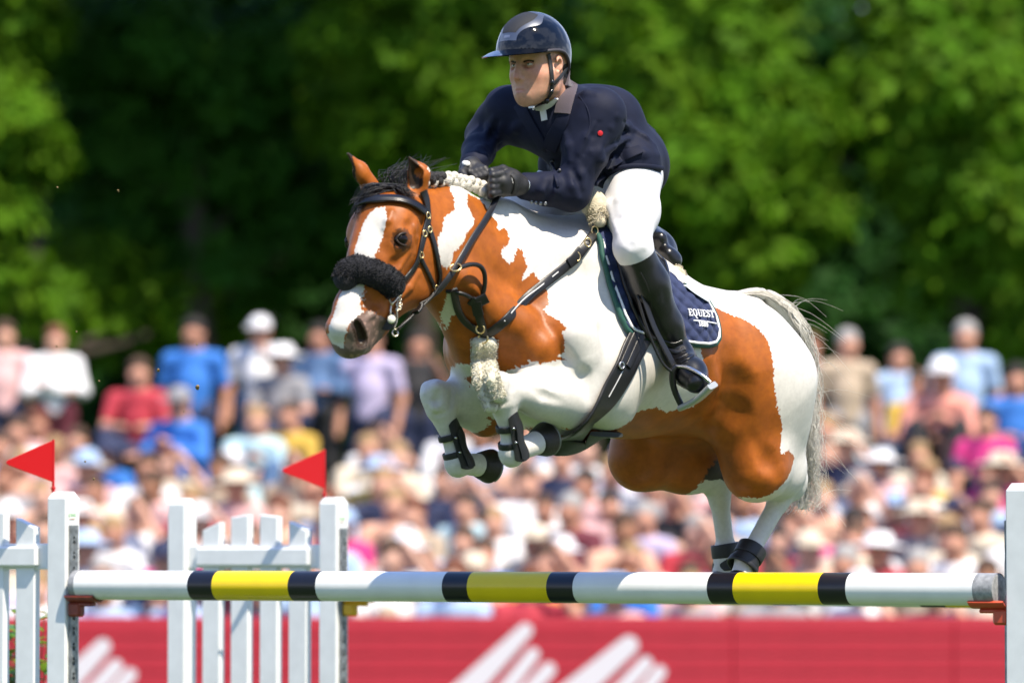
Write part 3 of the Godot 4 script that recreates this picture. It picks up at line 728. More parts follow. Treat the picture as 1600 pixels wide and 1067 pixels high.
	patch(front, PackedVector2Array([Vector2(-0.0862, 2.1252), Vector2(-0.0686, 2.1472), Vector2(-0.0459, 2.1557), Vector2(-0.0247, 2.1134), Vector2(-0.0352, 2.0736), Vector2(-0.0441, 2.0171), Vector2(-0.0512, 1.9872), Vector2(-0.0626, 1.9394), Vector2(-0.0666, 1.9068), Vector2(-0.0656, 1.8734), Vector2(-0.0628, 1.8362), Vector2(-0.0572, 1.804), Vector2(-0.0657, 1.7792), Vector2(-0.0771, 1.7466), Vector2(-0.112, 1.7088), Vector2(-0.1454, 1.7291), Vector2(-0.1325, 1.7693), Vector2(-0.1205, 1.8333), Vector2(-0.1151, 1.8962), Vector2(-0.1049, 1.992), Vector2(-0.1068, 2.0206), Vector2(-0.1026, 2.0647), Vector2(-0.0971, 2.1027)]), 0.05, "white", 0, 0.87)
	patch(Vector3(0.7, 0.0, -0.7), PackedVector2Array([Vector2(-0.7091, 2.328), Vector2(-0.6799, 2.3449), Vector2(-0.651, 2.3301), Vector2(-0.6237, 2.3197), Vector2(-0.6269, 2.2883), Vector2(-0.6496, 2.231), Vector2(-0.6885, 2.1896), Vector2(-0.7364, 2.1815), Vector2(-0.7802, 2.2162), Vector2(-0.7917, 2.2466), Vector2(-0.7544, 2.2275), Vector2(-0.7437, 2.2736), Vector2(-0.7324, 2.3059)]), -0.7, "skin", 0, 0.93)

func coat(p: Vector3, n: Vector3) -> Color:
	var tone := "white"
	var q := p + Vector3(noise.get_noise_3dv(p * 90.0), noise.get_noise_3dv(p * 90.0 + Vector3.ONE * 31.0), noise.get_noise_3dv(p * 90.0 + Vector3.ONE * 67.0)) * (0.004 if p.x > 0.85 else 0.0065)
	for k in patches:
		if k[4] > 0 and p.z > 0.02 or k[4] < 0 and p.z < 0.02 or p.x < k[5]: continue
		var d: Vector3 = k[0]
		if n.dot(d) < k[2]: continue
		if Geometry2D.is_point_in_polygon(flat_to(q, d), k[1]): tone = k[3]
	# the legs are white from the forearm and the gaskin down
	for b in WHITE_LEGS:
		if p.distance_to(Geometry3D.get_closest_point_to_segment(p, b[0], b[1])) < b[2] + 0.012 * noise.get_noise_3dv(p * 40.0): tone = "white"
	# the far side carries brown too
	if tone == "white" and p.z > 0.06 and p.x > 0.28 and p.y > 2.32 and p.x + p.y * 0.3 > 1.05: tone = "brown"
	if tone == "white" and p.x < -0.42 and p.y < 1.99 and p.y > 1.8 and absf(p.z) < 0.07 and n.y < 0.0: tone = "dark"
	if Vector3(p.x, p.y, -absf(p.z)).distance_to(EYE_AT) < 0.034 + 0.008 * noise.get_noise_3dv(p * 60.0): tone = "lash"
	if tone == "skin": # mottled, pink showing through the grey
		if noise.get_noise_3dv(p * 28.0) > 0.28: tone = "pink"
		if Vector3(p.x, p.y, -absf(p.z)).distance_to(Geometry3D.get_closest_point_to_segment(Vector3(p.x, p.y, -absf(p.z)), NOSTRIL[0], NOSTRIL[1])) < 0.024: tone = "dark"
	for b in EARS:
		if p.distance_to(Geometry3D.get_closest_point_to_segment(p, b[0], b[1])) < b[2]: tone = "dark"
	var c: Color = COAT[tone]
	# hair lies in slightly lighter and darker tufts
	var v := 1.0 + 0.16 * noise.get_noise_3dv(p * 26.0) + 0.1 * noise.get_noise_3dv(p * 120.0)
	if tone == "brown": v *= 1.0 + 0.22 * noise.get_noise_3dv(p * 7.0)
	elif tone == "white": v = 1.0 + 0.06 * noise.get_noise_3dv(p * 26.0) + 0.05 * noise.get_noise_3dv(p * 110.0)
	return Color(c.r * v, c.g * v, c.b * v)

# finer triangles where two coat colours meet
func coated(net: Array, levels: int) -> ArrayMesh:
	var V: PackedVector3Array = net[0]
	var N: PackedVector3Array = net[1]
	var I: PackedInt32Array = net[2]
	var C := PackedColorArray()
	for j in V.size(): C.append(coat(V[j], N[j]))
	for level in levels:
		var J := PackedInt32Array()
		var mids := {}
		for q in range(0, I.size(), 3):
			var t := [I[q], I[q + 1], I[q + 2]]
			var lo := minf(C[t[0]].b, minf(C[t[1]].b, C[t[2]].b))
			var hi := maxf(C[t[0]].b, maxf(C[t[1]].b, C[t[2]].b))
			if hi - lo < 0.12:
				J.append_array(t)
				continue
			var m := [0, 0, 0]
			for e in 3:
				var a: int = t[e]
				var b: int = t[(e + 1) % 3]
				var key := mini(a, b) * 4000000 + maxi(a, b)
				if not mids.has(key):
					mids[key] = V.size()
					V.append((V[a] + V[b]) * 0.5)
					N.append((N[a] + N[b]).normalized())
					C.append(coat(V[V.size() - 1], N[N.size() - 1]))
				m[e] = mids[key]
			J.append_array([t[0], m[0], m[2], m[0], t[1], m[1], m[2], m[1], t[2], m[0], m[1], m[2]])
		I = J
	return as_mesh(V, N, I, C)

func build_horse() -> void:
	var o := on_horse("horse", "skewbald brown and white horse jumping over the striped pole", "horse")
	var all := Field.new(HORSE + HEAD)
	trunk = Field.new(HORSE)
	coat_patches()
	var m := mat(Color.WHITE, 0.45, {"vertex_color_use_as_albedo": true, "metallic_specular": 0.35})
	grain(m, M.fine, M.hair, 10.0, 0.012)
	M.coat = m
	var hlo := Vector3(0.698, 2.12, -0.16)
	var hhi := Vector3(1.2, 2.9, 0.16)
	# one skin, meshed finer where it shows more: hindquarters and barrel, neck and shoulder, forelegs, head
	var skin := all.net(0.009, all.lo, Vector3(0.27, all.hi.y, all.hi.z))
	var V: PackedVector3Array = skin[0]
	for part in [all.net(0.008, Vector3(0.252, 2.19, all.lo.z), Vector3(hlo.x + 0.03, all.hi.y, all.hi.z)), all.net(0.006, Vector3(0.252, all.lo.y, all.lo.z), Vector3(all.hi.x, 2.205, all.hi.z)), all.net(0.0045, Vector3(hlo.x, 2.19, -0.16), hhi)]:
		var at: int = V.size()
		V.append_array(part[0])
		skin[1].append_array(part[1])
		for j in part[2]: skin[2].append(j + at)
	skin[0] = V
	put("body", coated(skin, 2), m, o)
	horse_extras(o)

# ------------------------------------------------------------------ materials used all over
func make_materials() -> void:
	M.tuft = noise_tex(0.02, 0.86, 1.0, 4, 3)
	M.hair = noise_tex(0.06, 0.0, 1.0, 3, 5)
	M.cloud = noise_tex(0.012, 0.72, 1.0, 5, 9)
	M.scuff = noise_tex(0.015, 0.955, 1.0, 4, 12)
	M.fine = noise_tex(0.02, 0.95, 1.0, 4, 3)
	M.weave = noise_tex(0.16, 0.0, 1.0, 2, 14)
	M.fold = noise_tex(0.012, 0.0, 1.0, 2, 15)
	M.leather = grain(mat(lin(0.006, 0.006, 0.007), 0.30), null, M.hair, 14.0, 0.02)
	M.strap = grain(mat(lin(0.008, 0.0075, 0.0075), 0.40), M.tuft, M.hair, 18.0, 0.02)
	M.thread = mat(lin(0.55, 0.55, 0.55), 0.8)
	M.brass = mat(lin(0.75, 0.55, 0.25), 0.3, {"metallic": 1.0})
	M.steel = mat(lin(0.62, 0.62, 0.63), 0.25, {"metallic": 1.0})
	M.gold = mat(lin(0.62, 0.55, 0.40), 0.3, {"metallic": 1.0})
	M.white_plastic = grain(mat(lin(0.78, 0.80, 0.80), 0.32), M.scuff, null, 2.2)
	M.zinc = grain(mat(lin(0.34, 0.36, 0.37), 0.5, {"metallic": 0.7}), M.cloud, null, 9.0)
	M.wool = grain(mat(lin(0.70, 0.62, 0.45), 0.95, {"rim_enabled": true, "rim": 0.5}), M.cloud, M.hair, 9.0, 0.2)
	M.cream = grain(mat(lin(0.78, 0.74, 0.58), 0.95, {"rim_enabled": true, "rim": 0.5}), M.cloud, M.hair, 9.0, 0.2)

# ------------------------------------------------------------------ ground, bank, boards, trees, crowd
func bank_height(z: float) -> float:
	return clampf((-z - 19.2) * 0.17 + 0.55, 0.0, 2.1) if z < -18.6 else 0.0

func build_setting() -> void:
	var grass := grain(mat(lin(0.075, 0.14, 0.03), 0.9), noise_tex(0.05, 0.6, 1.0, 5, 21), null, 0.7)
	grass.uv1_world_triplanar = true
	M.grass = grass
	# ground, with the bank the crowd sits on and the level under the trees
	var s := Shape.new()
	var zs := [60.0, 20.0, 0.0, -10.0, -18.5, -18.7, -20.0, -22.0, -24.0, -26.0, -28.7, -30.0, -40.0, -60.0, -100.0]
	var xs := [-90.0, -20.0, -8.0, 0.0, 8.0, 20.0, 90.0]
	for z in zs: for x in xs:
		s.v.append(Vector3(x, bank_height(z), z))
		s.n.append(Vector3(0, 1, 0.2 if z < -18.6 and z > -29.0 else 0.0).normalized())
	for j in zs.size() - 1: for q in xs.size() - 1:
		var a := j * xs.size() + q
		s.i.append_array([a, a + 1, a + xs.size(), a + 1, a + xs.size() + 1, a + xs.size()])
	tag(put("ground", s.mesh(), grass, self), "", "", "", "structure")
	build_boards()
	build_trees()
	build_crowd()

func capsule_outline(a: Vector2, b: Vector2, ra: float, rb: float) -> PackedVector2Array:
	var out := PackedVector2Array()
	var d := (b - a).angle()
	for q in 9: out.append(a + Vector2.from_angle(d + PI * 0.5 + PI * q / 8.0) * ra)
	for q in 9: out.append(b + Vector2.from_angle(d - PI * 0.5 + PI * q / 8.0) * rb)
	return out

func build_boards() -> void:
	# a run of red perimeter boards with white script lettering
	var z := -18.0
	var o := thing("advertising_board", "long red perimeter board with slanted white strokes below the crowd", "board", Vector3(0, 0, z))
	var red := grain(mat(lin(0.40, 0.016, 0.034), 0.5), M.scuff, null, 1.4)
	var white := mat(lin(0.60, 0.57, 0.63), 0.5)
	var top := 1.1915
	var rows := 9
	for k in 9:
		var x := -6.75 + 1.5 * k
		var panel := put("panel", Shape.new().box(Vector3.ZERO, Vector3(1.499, top - 0.12, 0.06), 0.004).mesh(), red, o, Vector3(x, (top + 0.12) * 0.5, 0))
		# each panel is a stack of lipped slats
		for r in rows: put("slat", Shape.new().box(Vector3.ZERO, Vector3(1.488, (top - 0.12) / rows - 0.012, 0.012), 0.004).mesh(), red, panel, Vector3(0, (r - (rows - 1) * 0.5) * (top - 0.12) / rows, 0.034))
	put("top_rail", Shape.new().box(Vector3(0, top + 0.012, -0.01), Vector3(13.6, 0.024, 0.07), 0.004).mesh(), red, o)
	for k in 10: put("support", Shape.new().box(Vector3(-7.45 + 1.5 * k, 0.5, -0.2), Vector3(0.05, 1.0, 0.05)).mesh(), M.zinc, o)
	var strokes := [[-0.261, 0.767, 0.091, 1.123, 0.095, 0.05], [-0.035, 0.732, 0.143, 0.962, 0.06, 0.045], [0.122, 0.719, 0.248, 0.858, 0.055, 0.05], [0.469, 0.745, 0.795, 1.023, 0.1, 0.065], [0.738, 0.719, 0.908, 0.901, 0.055, 0.048], [0.894, 0.702, 1.003, 0.841, 0.05, 0.046], [-3.039, 0.745, -2.78, 1.014, 0.09, 0.055], [-2.84, 0.719, -2.693, 0.88, 0.055, 0.05], [-2.701, 0.702, -2.593, 0.823, 0.05, 0.046], [3.908, 0.754, 4.214, 1.058, 0.09, 0.05]]
	for k in strokes:
		# drop each stroke to its own foot below, as script letters do
		var b := Vector2(k[2], k[3])
		var a := Vector2(k[0], k[1])
		a += (a - b).normalized() * 0.25
		put("letter_stroke", Shape.new().plate(capsule_outline(a, b, k[4], k[5]), 0.041, 0.046, Transform3D(), 0.0).mesh(), white, o)

# ---- trees
func leaf_spray(size: float, leaves: int) -> ArrayMesh:
	var s := Shape.new()
	for k in leaves:
		var f := TAU * k * 0.381966
		var out := Vector3(cos(f), rng.randf_range(-0.5, 0.6), sin(f)).normalized()
		var root := Vector3(0, -0.1, 0) * size + out * size * rng.randf_range(0.05, 0.45)
		var d := (out + Vector3(rng.randf_range(-0.4, 0.4), rng.randf_range(-0.6, 0.3), rng.randf_range(-0.4, 0.4))).normalized()
		var side := d.cross(Vector3(rng.randf_range(-0.5, 0.5), 1, rng.randf_range(-0.5, 0.5))).normalized()
		var nn := side.cross(d).normalized()
		var L := size * rng.randf_range(0.4, 0.62)
		var w := L * rng.randf_range(0.26, 0.36)
		var mid := root + d * L * 0.5
		var pts := [root, mid + side * w - nn * L * 0.06, root + d * L - nn * L * 0.16, mid - side * w - nn * L * 0.06, mid + nn * L * 0.03]
		var at := s.v.size()
		for p in pts:
			s.v.append(p)
			s.n.append(nn)
		s.i.append_array([at, at + 1, at + 4, at + 1, at + 2, at + 4, at + 2, at + 3, at + 4, at + 3, at, at + 4])
	return s.mesh()

var sprays := []
var leaf_mats := []

# lobes: [centre, radius]; the crown is leaf sprays spread over and in every lobe
func tree(label: String, foot: Vector3, lobes: Array, trunk_r: float, leaf: int, density: float, group := "trees behind the crowd") -> void:
	var o := thing("tree", label, "tree", foot, 0.0, group)
	var bark: Material = M.bark
	var top := Vector3.ZERO
	for b in lobes: top += b[0]
	top = top / lobes.size() - foot
	var wood := Shape.new()
	var stem := PackedVector3Array([Vector3(0, -0.2, 0), Vector3(0.1, top.y * 0.3, 0.05), Vector3(top.x * 0.4, top.y * 0.7, top.z * 0.4), Vector3(top.x * 0.8, top.y * 1.15, top.z * 0.8)])
	wood.tube(smooth(stem, 5), trunk_r, 10, trunk_r * 0.35)
	var where: Array[Transform3D] = []
	var tints := PackedColorArray()
	for b in lobes:
		var c: Vector3 = b[0] - foot
		var r: float = b[1]
		var from := stem[1].lerp(stem[3], clampf((c.y - stem[1].y) / maxf(0.5, stem[3].y - stem[1].y) - 0.25, 0.0, 0.9))
		wood.tube(smooth(PackedVector3Array([from, from.lerp(c, 0.5) + Vector3(0, -0.12, 0) * r, c]), 4), trunk_r * 0.32, 6, trunk_r * 0.08)
		var count := int(density * r * r * 66.0)
		for k in count:
			var u := Vector3(rng.randfn(), rng.randfn(), rng.randfn()).normalized()
			var rr := r * (rng.randf_range(0.72, 1.0) if rng.randf() < 0.75 else rng.randf_range(0.3, 0.75))
			rr *= 1.0 + 0.28 * noise.get_noise_3dv((c + u * r) * 0.9)
			var p := c + u * rr * Vector3(1, 0.82, 1)
			var y := (u + Vector3(rng.randf_range(-0.5, 0.5), 0.5, rng.randf_range(-0.5, 0.5))).normalized()
			var x := y.cross(Vector3(rng.randf_range(-1, 1), rng.randf_range(-1, 1), rng.randf_range(-1, 1))).normalized()
			where.append(Transform3D(Basis(x, y, x.cross(y)) * (rng.randf_range(0.75, 1.25) * (2.6 if foot.z > 30.0 else 1.0)), p))
			var v := rng.randf_range(0.75, 1.2)
			tints.append(Color(v * rng.randf_range(0.9, 1.15), v, v * rng.randf_range(0.8, 1.1)))
	put("trunk", wood.mesh(), bark, o)
	var mm := MultiMesh.new()
	mm.transform_format = MultiMesh.TRANSFORM_3D
	mm.use_colors = true
	mm.mesh = sprays[leaf % sprays.size()]
	mm.instance_count = where.size()
	for k in where.size():
		mm.set_instance_transform(k, where[k])
		mm.set_instance_color(k, tints[k])
	var crown := MultiMeshInstance3D.new()
	crown.name = "crown"
	crown.multimesh = mm
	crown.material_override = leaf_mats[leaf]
	crown.set_meta("kind", "stuff")
	o.add_child(crown)

func lobes_at(list: Array) -> Array:
	var out := []
	for b in list: out.append([Vector3(b[0], b[1], b[2]), b[3]])
	return out

func build_trees() -> void:
	M.bark = grain(mat(lin(0.055, 0.04, 0.03), 0.9), M.cloud, M.hair, 2.0, 1.0)
	sprays = [leaf_spray(0.33, 15), leaf_spray(0.3, 16), leaf_spray(0.42, 14)]
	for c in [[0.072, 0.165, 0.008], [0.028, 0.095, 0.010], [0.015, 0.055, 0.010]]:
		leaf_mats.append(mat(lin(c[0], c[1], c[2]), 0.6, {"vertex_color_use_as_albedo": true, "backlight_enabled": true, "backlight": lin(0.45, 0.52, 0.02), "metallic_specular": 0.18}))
	var list := TREES
	for t in list:
		var lobes := []
		for b in t[3]: lobes.append([Vector3(b[0], b[1], b[2]), b[3]])
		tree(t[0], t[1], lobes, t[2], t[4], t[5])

# label, foot, trunk radius, lobes (x, y, z, radius), leaf tone, density
var TREES := [
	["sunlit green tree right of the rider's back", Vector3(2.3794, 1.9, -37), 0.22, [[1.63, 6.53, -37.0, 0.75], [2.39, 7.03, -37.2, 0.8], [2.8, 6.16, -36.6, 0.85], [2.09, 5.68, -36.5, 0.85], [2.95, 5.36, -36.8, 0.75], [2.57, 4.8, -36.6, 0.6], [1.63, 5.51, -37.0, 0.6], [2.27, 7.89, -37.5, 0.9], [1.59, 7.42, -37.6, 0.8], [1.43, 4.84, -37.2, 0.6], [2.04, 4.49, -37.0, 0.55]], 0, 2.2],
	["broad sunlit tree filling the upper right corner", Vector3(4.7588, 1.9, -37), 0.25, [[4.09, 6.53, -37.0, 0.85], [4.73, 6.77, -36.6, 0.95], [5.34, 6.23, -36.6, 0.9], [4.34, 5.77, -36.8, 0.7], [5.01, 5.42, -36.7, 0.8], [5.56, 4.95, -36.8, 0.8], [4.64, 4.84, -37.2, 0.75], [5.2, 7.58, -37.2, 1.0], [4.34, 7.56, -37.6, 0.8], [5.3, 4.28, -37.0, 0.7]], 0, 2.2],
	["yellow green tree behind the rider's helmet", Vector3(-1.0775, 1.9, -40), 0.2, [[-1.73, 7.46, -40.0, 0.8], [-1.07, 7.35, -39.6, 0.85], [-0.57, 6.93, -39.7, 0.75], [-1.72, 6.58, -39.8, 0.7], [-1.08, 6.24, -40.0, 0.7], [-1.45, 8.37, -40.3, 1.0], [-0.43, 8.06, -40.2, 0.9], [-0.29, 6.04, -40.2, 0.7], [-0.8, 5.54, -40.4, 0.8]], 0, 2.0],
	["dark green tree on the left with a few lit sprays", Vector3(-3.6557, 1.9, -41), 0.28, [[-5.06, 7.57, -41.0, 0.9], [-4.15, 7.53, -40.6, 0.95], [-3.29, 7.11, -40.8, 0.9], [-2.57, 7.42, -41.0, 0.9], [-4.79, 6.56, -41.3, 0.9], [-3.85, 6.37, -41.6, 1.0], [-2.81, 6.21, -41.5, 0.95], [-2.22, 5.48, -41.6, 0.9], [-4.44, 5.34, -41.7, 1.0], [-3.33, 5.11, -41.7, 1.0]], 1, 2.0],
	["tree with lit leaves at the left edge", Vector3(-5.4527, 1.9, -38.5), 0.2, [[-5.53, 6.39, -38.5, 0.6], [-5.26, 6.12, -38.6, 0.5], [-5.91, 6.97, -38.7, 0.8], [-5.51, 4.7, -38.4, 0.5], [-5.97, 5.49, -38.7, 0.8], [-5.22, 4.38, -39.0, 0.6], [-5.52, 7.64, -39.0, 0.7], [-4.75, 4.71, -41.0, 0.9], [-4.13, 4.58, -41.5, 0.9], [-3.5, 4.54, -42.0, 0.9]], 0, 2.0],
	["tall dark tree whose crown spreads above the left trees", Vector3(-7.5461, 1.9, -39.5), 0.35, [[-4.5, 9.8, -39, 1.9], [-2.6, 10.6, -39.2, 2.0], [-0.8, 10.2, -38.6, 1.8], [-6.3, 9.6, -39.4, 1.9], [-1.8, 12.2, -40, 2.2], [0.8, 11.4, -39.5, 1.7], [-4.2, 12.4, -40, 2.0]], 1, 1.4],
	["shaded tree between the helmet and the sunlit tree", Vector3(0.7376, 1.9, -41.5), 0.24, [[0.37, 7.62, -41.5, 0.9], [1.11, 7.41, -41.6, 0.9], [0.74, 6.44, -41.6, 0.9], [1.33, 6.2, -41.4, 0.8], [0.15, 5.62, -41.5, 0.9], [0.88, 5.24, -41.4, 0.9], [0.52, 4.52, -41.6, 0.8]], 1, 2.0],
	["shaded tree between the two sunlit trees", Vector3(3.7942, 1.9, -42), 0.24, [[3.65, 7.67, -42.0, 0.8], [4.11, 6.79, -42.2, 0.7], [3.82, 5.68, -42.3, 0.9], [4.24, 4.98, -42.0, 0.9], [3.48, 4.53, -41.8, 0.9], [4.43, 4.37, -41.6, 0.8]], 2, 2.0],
	["leftmost dark tree in the row closing the view behind", Vector3(-8, 1.9, -46.8), .25, [[-8.75, 2.19, -46.02, 1.55], [-8.73, 3.55, -46.53, 1.41], [-7.58, 4.49, -46.67, 1.53], [-8.12, 6.07, -46.12, 1.68], [-8.39, 7.32, -46.19, 1.45], [-8.9, 8.78, -46.82, 1.46], [-7.29, 9.77, -46.55, 1.62], [-6.9, 3.3, -46.2, 1.2], [-9.1, 6.1, -46.3, 1.2]], 2, 1.7],
	["second dark tree in the row closing the view behind", Vector3(-5.7143, 1.9, -46.8), .25, [[-6.56, 2.57, -46.7, 1.38], [-5.43, 3.95, -46.97, 1.57], [-6.08, 4.99, -46.14, 1.43], [-5.12, 6.13, -46.21, 1.64], [-5.84, 7.41, -45.89, 1.39], [-5.08, 8.32, -46.53, 1.4], [-5.36, 9.53, -45.91, 1.45], [-4.61, 3.3, -46.2, 1.2], [-6.81, 6.1, -46.3, 1.2]], 2, 1.7],
	["third dark tree in the row closing the view behind", Vector3(-3.4286, 1.9, -46.8), .25, [[-3.32, 2.32, -46.32, 1.42], [-4.0, 3.8, -46.1, 1.55], [-2.67, 4.56, -45.94, 1.41], [-2.59, 6.1, -46.33, 1.69], [-2.91, 7.43, -47.21, 1.48], [-4.18, 8.15, -46.96, 1.65], [-4.1, 9.54, -46.51, 1.65], [-2.33, 3.3, -46.2, 1.2], [-4.53, 6.1, -46.3, 1.2]], 2, 1.7],
	["fourth dark tree in the row closing the view behind", Vector3(-1.1429, 1.9, -46.8), .25, [[-0.31, 2.57, -46.96, 1.54], [-0.77, 3.24, -46.21, 1.48], [-0.98, 4.94, -46.23, 1.53], [-1.04, 5.76, -46.51, 1.39], [-1.18, 7.23, -46.06, 1.49], [-2.01, 8.42, -46.97, 1.61], [-1.34, 9.6, -45.84, 1.49], [-0.04, 3.3, -46.2, 1.2], [-2.24, 6.1, -46.3, 1.2]], 2, 1.7],
	["fifth dark tree in the row closing the view behind", Vector3(1.1429, 1.9, -46.8), .25, [[0.87, 2.28, -46.53, 1.38], [1.23, 3.94, -46.4, 1.61], [1.95, 5.07, -46.11, 1.63], [1.72, 5.8, -46.53, 1.47], [0.71, 7.26, -46.79, 1.57], [1.29, 8.08, -46.59, 1.49], [1.51, 9.37, -47.03, 1.53], [2.24, 3.3, -46.2, 1.2], [0.04, 6.1, -46.3, 1.2]], 2, 1.7],
	["sixth dark tree in the row closing the view behind", Vector3(3.4286, 1.9, -46.8), .25, [[3.26, 2.53, -46.77, 1.42], [4.21, 3.4, -47.06, 1.45], [3.14, 4.58, -46.44, 1.68], [2.76, 5.93, -46.23, 1.66], [4.33, 6.91, -46.44, 1.66], [2.62, 8.47, -47.02, 1.62], [4.22, 9.73, -47.29, 1.37], [4.53, 3.3, -46.2, 1.2], [2.33, 6.1, -46.3, 1.2]], 2, 1.7],
	["seventh dark tree in the row closing the view behind", Vector3(5.7143, 1.9, -46.8), .25, [[5.56, 2.68, -46.92, 1.58], [5.54, 3.41, -46.17, 1.46], [5.48, 5.01, -46.51, 1.62], [5.74, 5.73, -46.59, 1.66], [5.83, 7.57, -47.3, 1.47], [6.2, 8.55, -46.4, 1.58], [6.39, 9.85, -46.42, 1.55], [6.81, 3.3, -46.2, 1.2], [4.61, 6.1, -46.3, 1.2]], 2, 1.7],
	["rightmost dark tree in the row closing the view behind", Vector3(8, 1.9, -46.8), .25, [[8.3, 2.26, -46.23, 1.57], [8.51, 3.58, -47.26, 1.54], [8.64, 4.91, -46.27, 1.49], [7.74, 6.18, -47.18, 1.65], [8.68, 7.57, -47.08, 1.39], [8.71, 8.32, -46.87, 1.48], [8.29, 9.43, -46.52, 1.58], [9.1, 3.3, -46.2, 1.2], [6.9, 6.1, -46.3, 1.2]], 2, 1.7],
	["leftmost tree of the row on the far side of the arena", Vector3(-42, 0, 52), .3, [[-40.2, 2.5, 50.0, 3.4], [-42.5, 4.5, 51.7, 3.2], [-43.8, 6.5, 53.5, 2.8], [-41.7, 8.5, 50.7, 3.2], [-38.8, 11.0, 53.5, 2.7], [-37.5, 4.0, 52, 3.2]], 1, .6],
	["second tree of the row on the far side of the arena", Vector3(-30, 0, 52), .3, [[-29.0, 2.5, 53.6, 2.8], [-30.7, 4.5, 52.9, 3.3], [-30.4, 6.5, 52.6, 3.3], [-31.2, 8.5, 52.6, 3.2], [-28.4, 11.0, 52.0, 2.9], [-25.5, 4.0, 52, 3.2]], 1, .6],
	["third tree of the row on the far side of the arena", Vector3(-18, 0, 52), .3, [[-18.5, 2.5, 53.7, 2.8], [-20.8, 4.5, 50.0, 3.5], [-14.1, 6.5, 50.9, 2.9], [-20.4, 8.5, 52.4, 3.1], [-15.4, 11.0, 50.8, 3.5], [-13.5, 4.0, 52, 3.2]], 1, .6],
	["fourth tree of the row on the far side of the arena", Vector3(-6, 0, 52), .3, [[-6.3, 2.5, 53.2, 3.4], [-2.7, 4.5, 52.0, 3.2], [-5.5, 6.5, 50.8, 3.1], [-2.6, 8.5, 53.6, 2.6], [-4.7, 11.0, 51.3, 2.7], [-1.5, 4.0, 52, 3.2]], 1, .6],
	["fifth tree of the row on the far side of the arena", Vector3(6, 0, 52), .3, [[3.1, 2.5, 53.2, 3.6], [6.2, 4.5, 51.5, 3.1], [8.6, 6.5, 53.0, 2.7], [3.7, 8.5, 53.5, 3.1], [7.3, 11.0, 53.1, 3.2], [10.5, 4.0, 52, 3.2]], 1, .6],
	["sixth tree of the row on the far side of the arena", Vector3(18, 0, 52), .3, [[19.9, 2.5, 52.2, 2.8], [15.5, 4.5, 54.0, 2.6], [19.5, 6.5, 53.5, 2.8], [14.4, 8.5, 51.6, 2.9], [17.7, 11.0, 51.7, 3.5], [22.5, 4.0, 52, 3.2]], 1, .6],
	["seventh tree of the row on the far side of the arena", Vector3(30, 0, 52), .3, [[27.0, 2.5, 53.8, 2.6], [33.5, 4.5, 51.3, 3.3], [26.0, 6.5, 51.8, 3.3], [31.0, 8.5, 53.2, 2.8], [29.2, 11.0, 52.5, 2.6], [34.5, 4.0, 52, 3.2]], 1, .6],
	["rightmost tree of the row on the far side of the arena", Vector3(42, 0, 52), .3, [[44.7, 2.5, 51.7, 2.8], [39.8, 4.5, 52.6, 2.6], [40.0, 6.5, 51.2, 2.9], [43.8, 8.5, 52.4, 3.5], [43.6, 11.0, 51.2, 2.9], [46.5, 4.0, 52, 3.2]], 1, .6],
]

# ---- crowd
func limb(a: Vector3, ra: float, b: Vector3, rb: float, k := 0.03) -> Array:
	return [a.x, a.y, a.z, ra, b.x, b.y, b.z, rb, k]

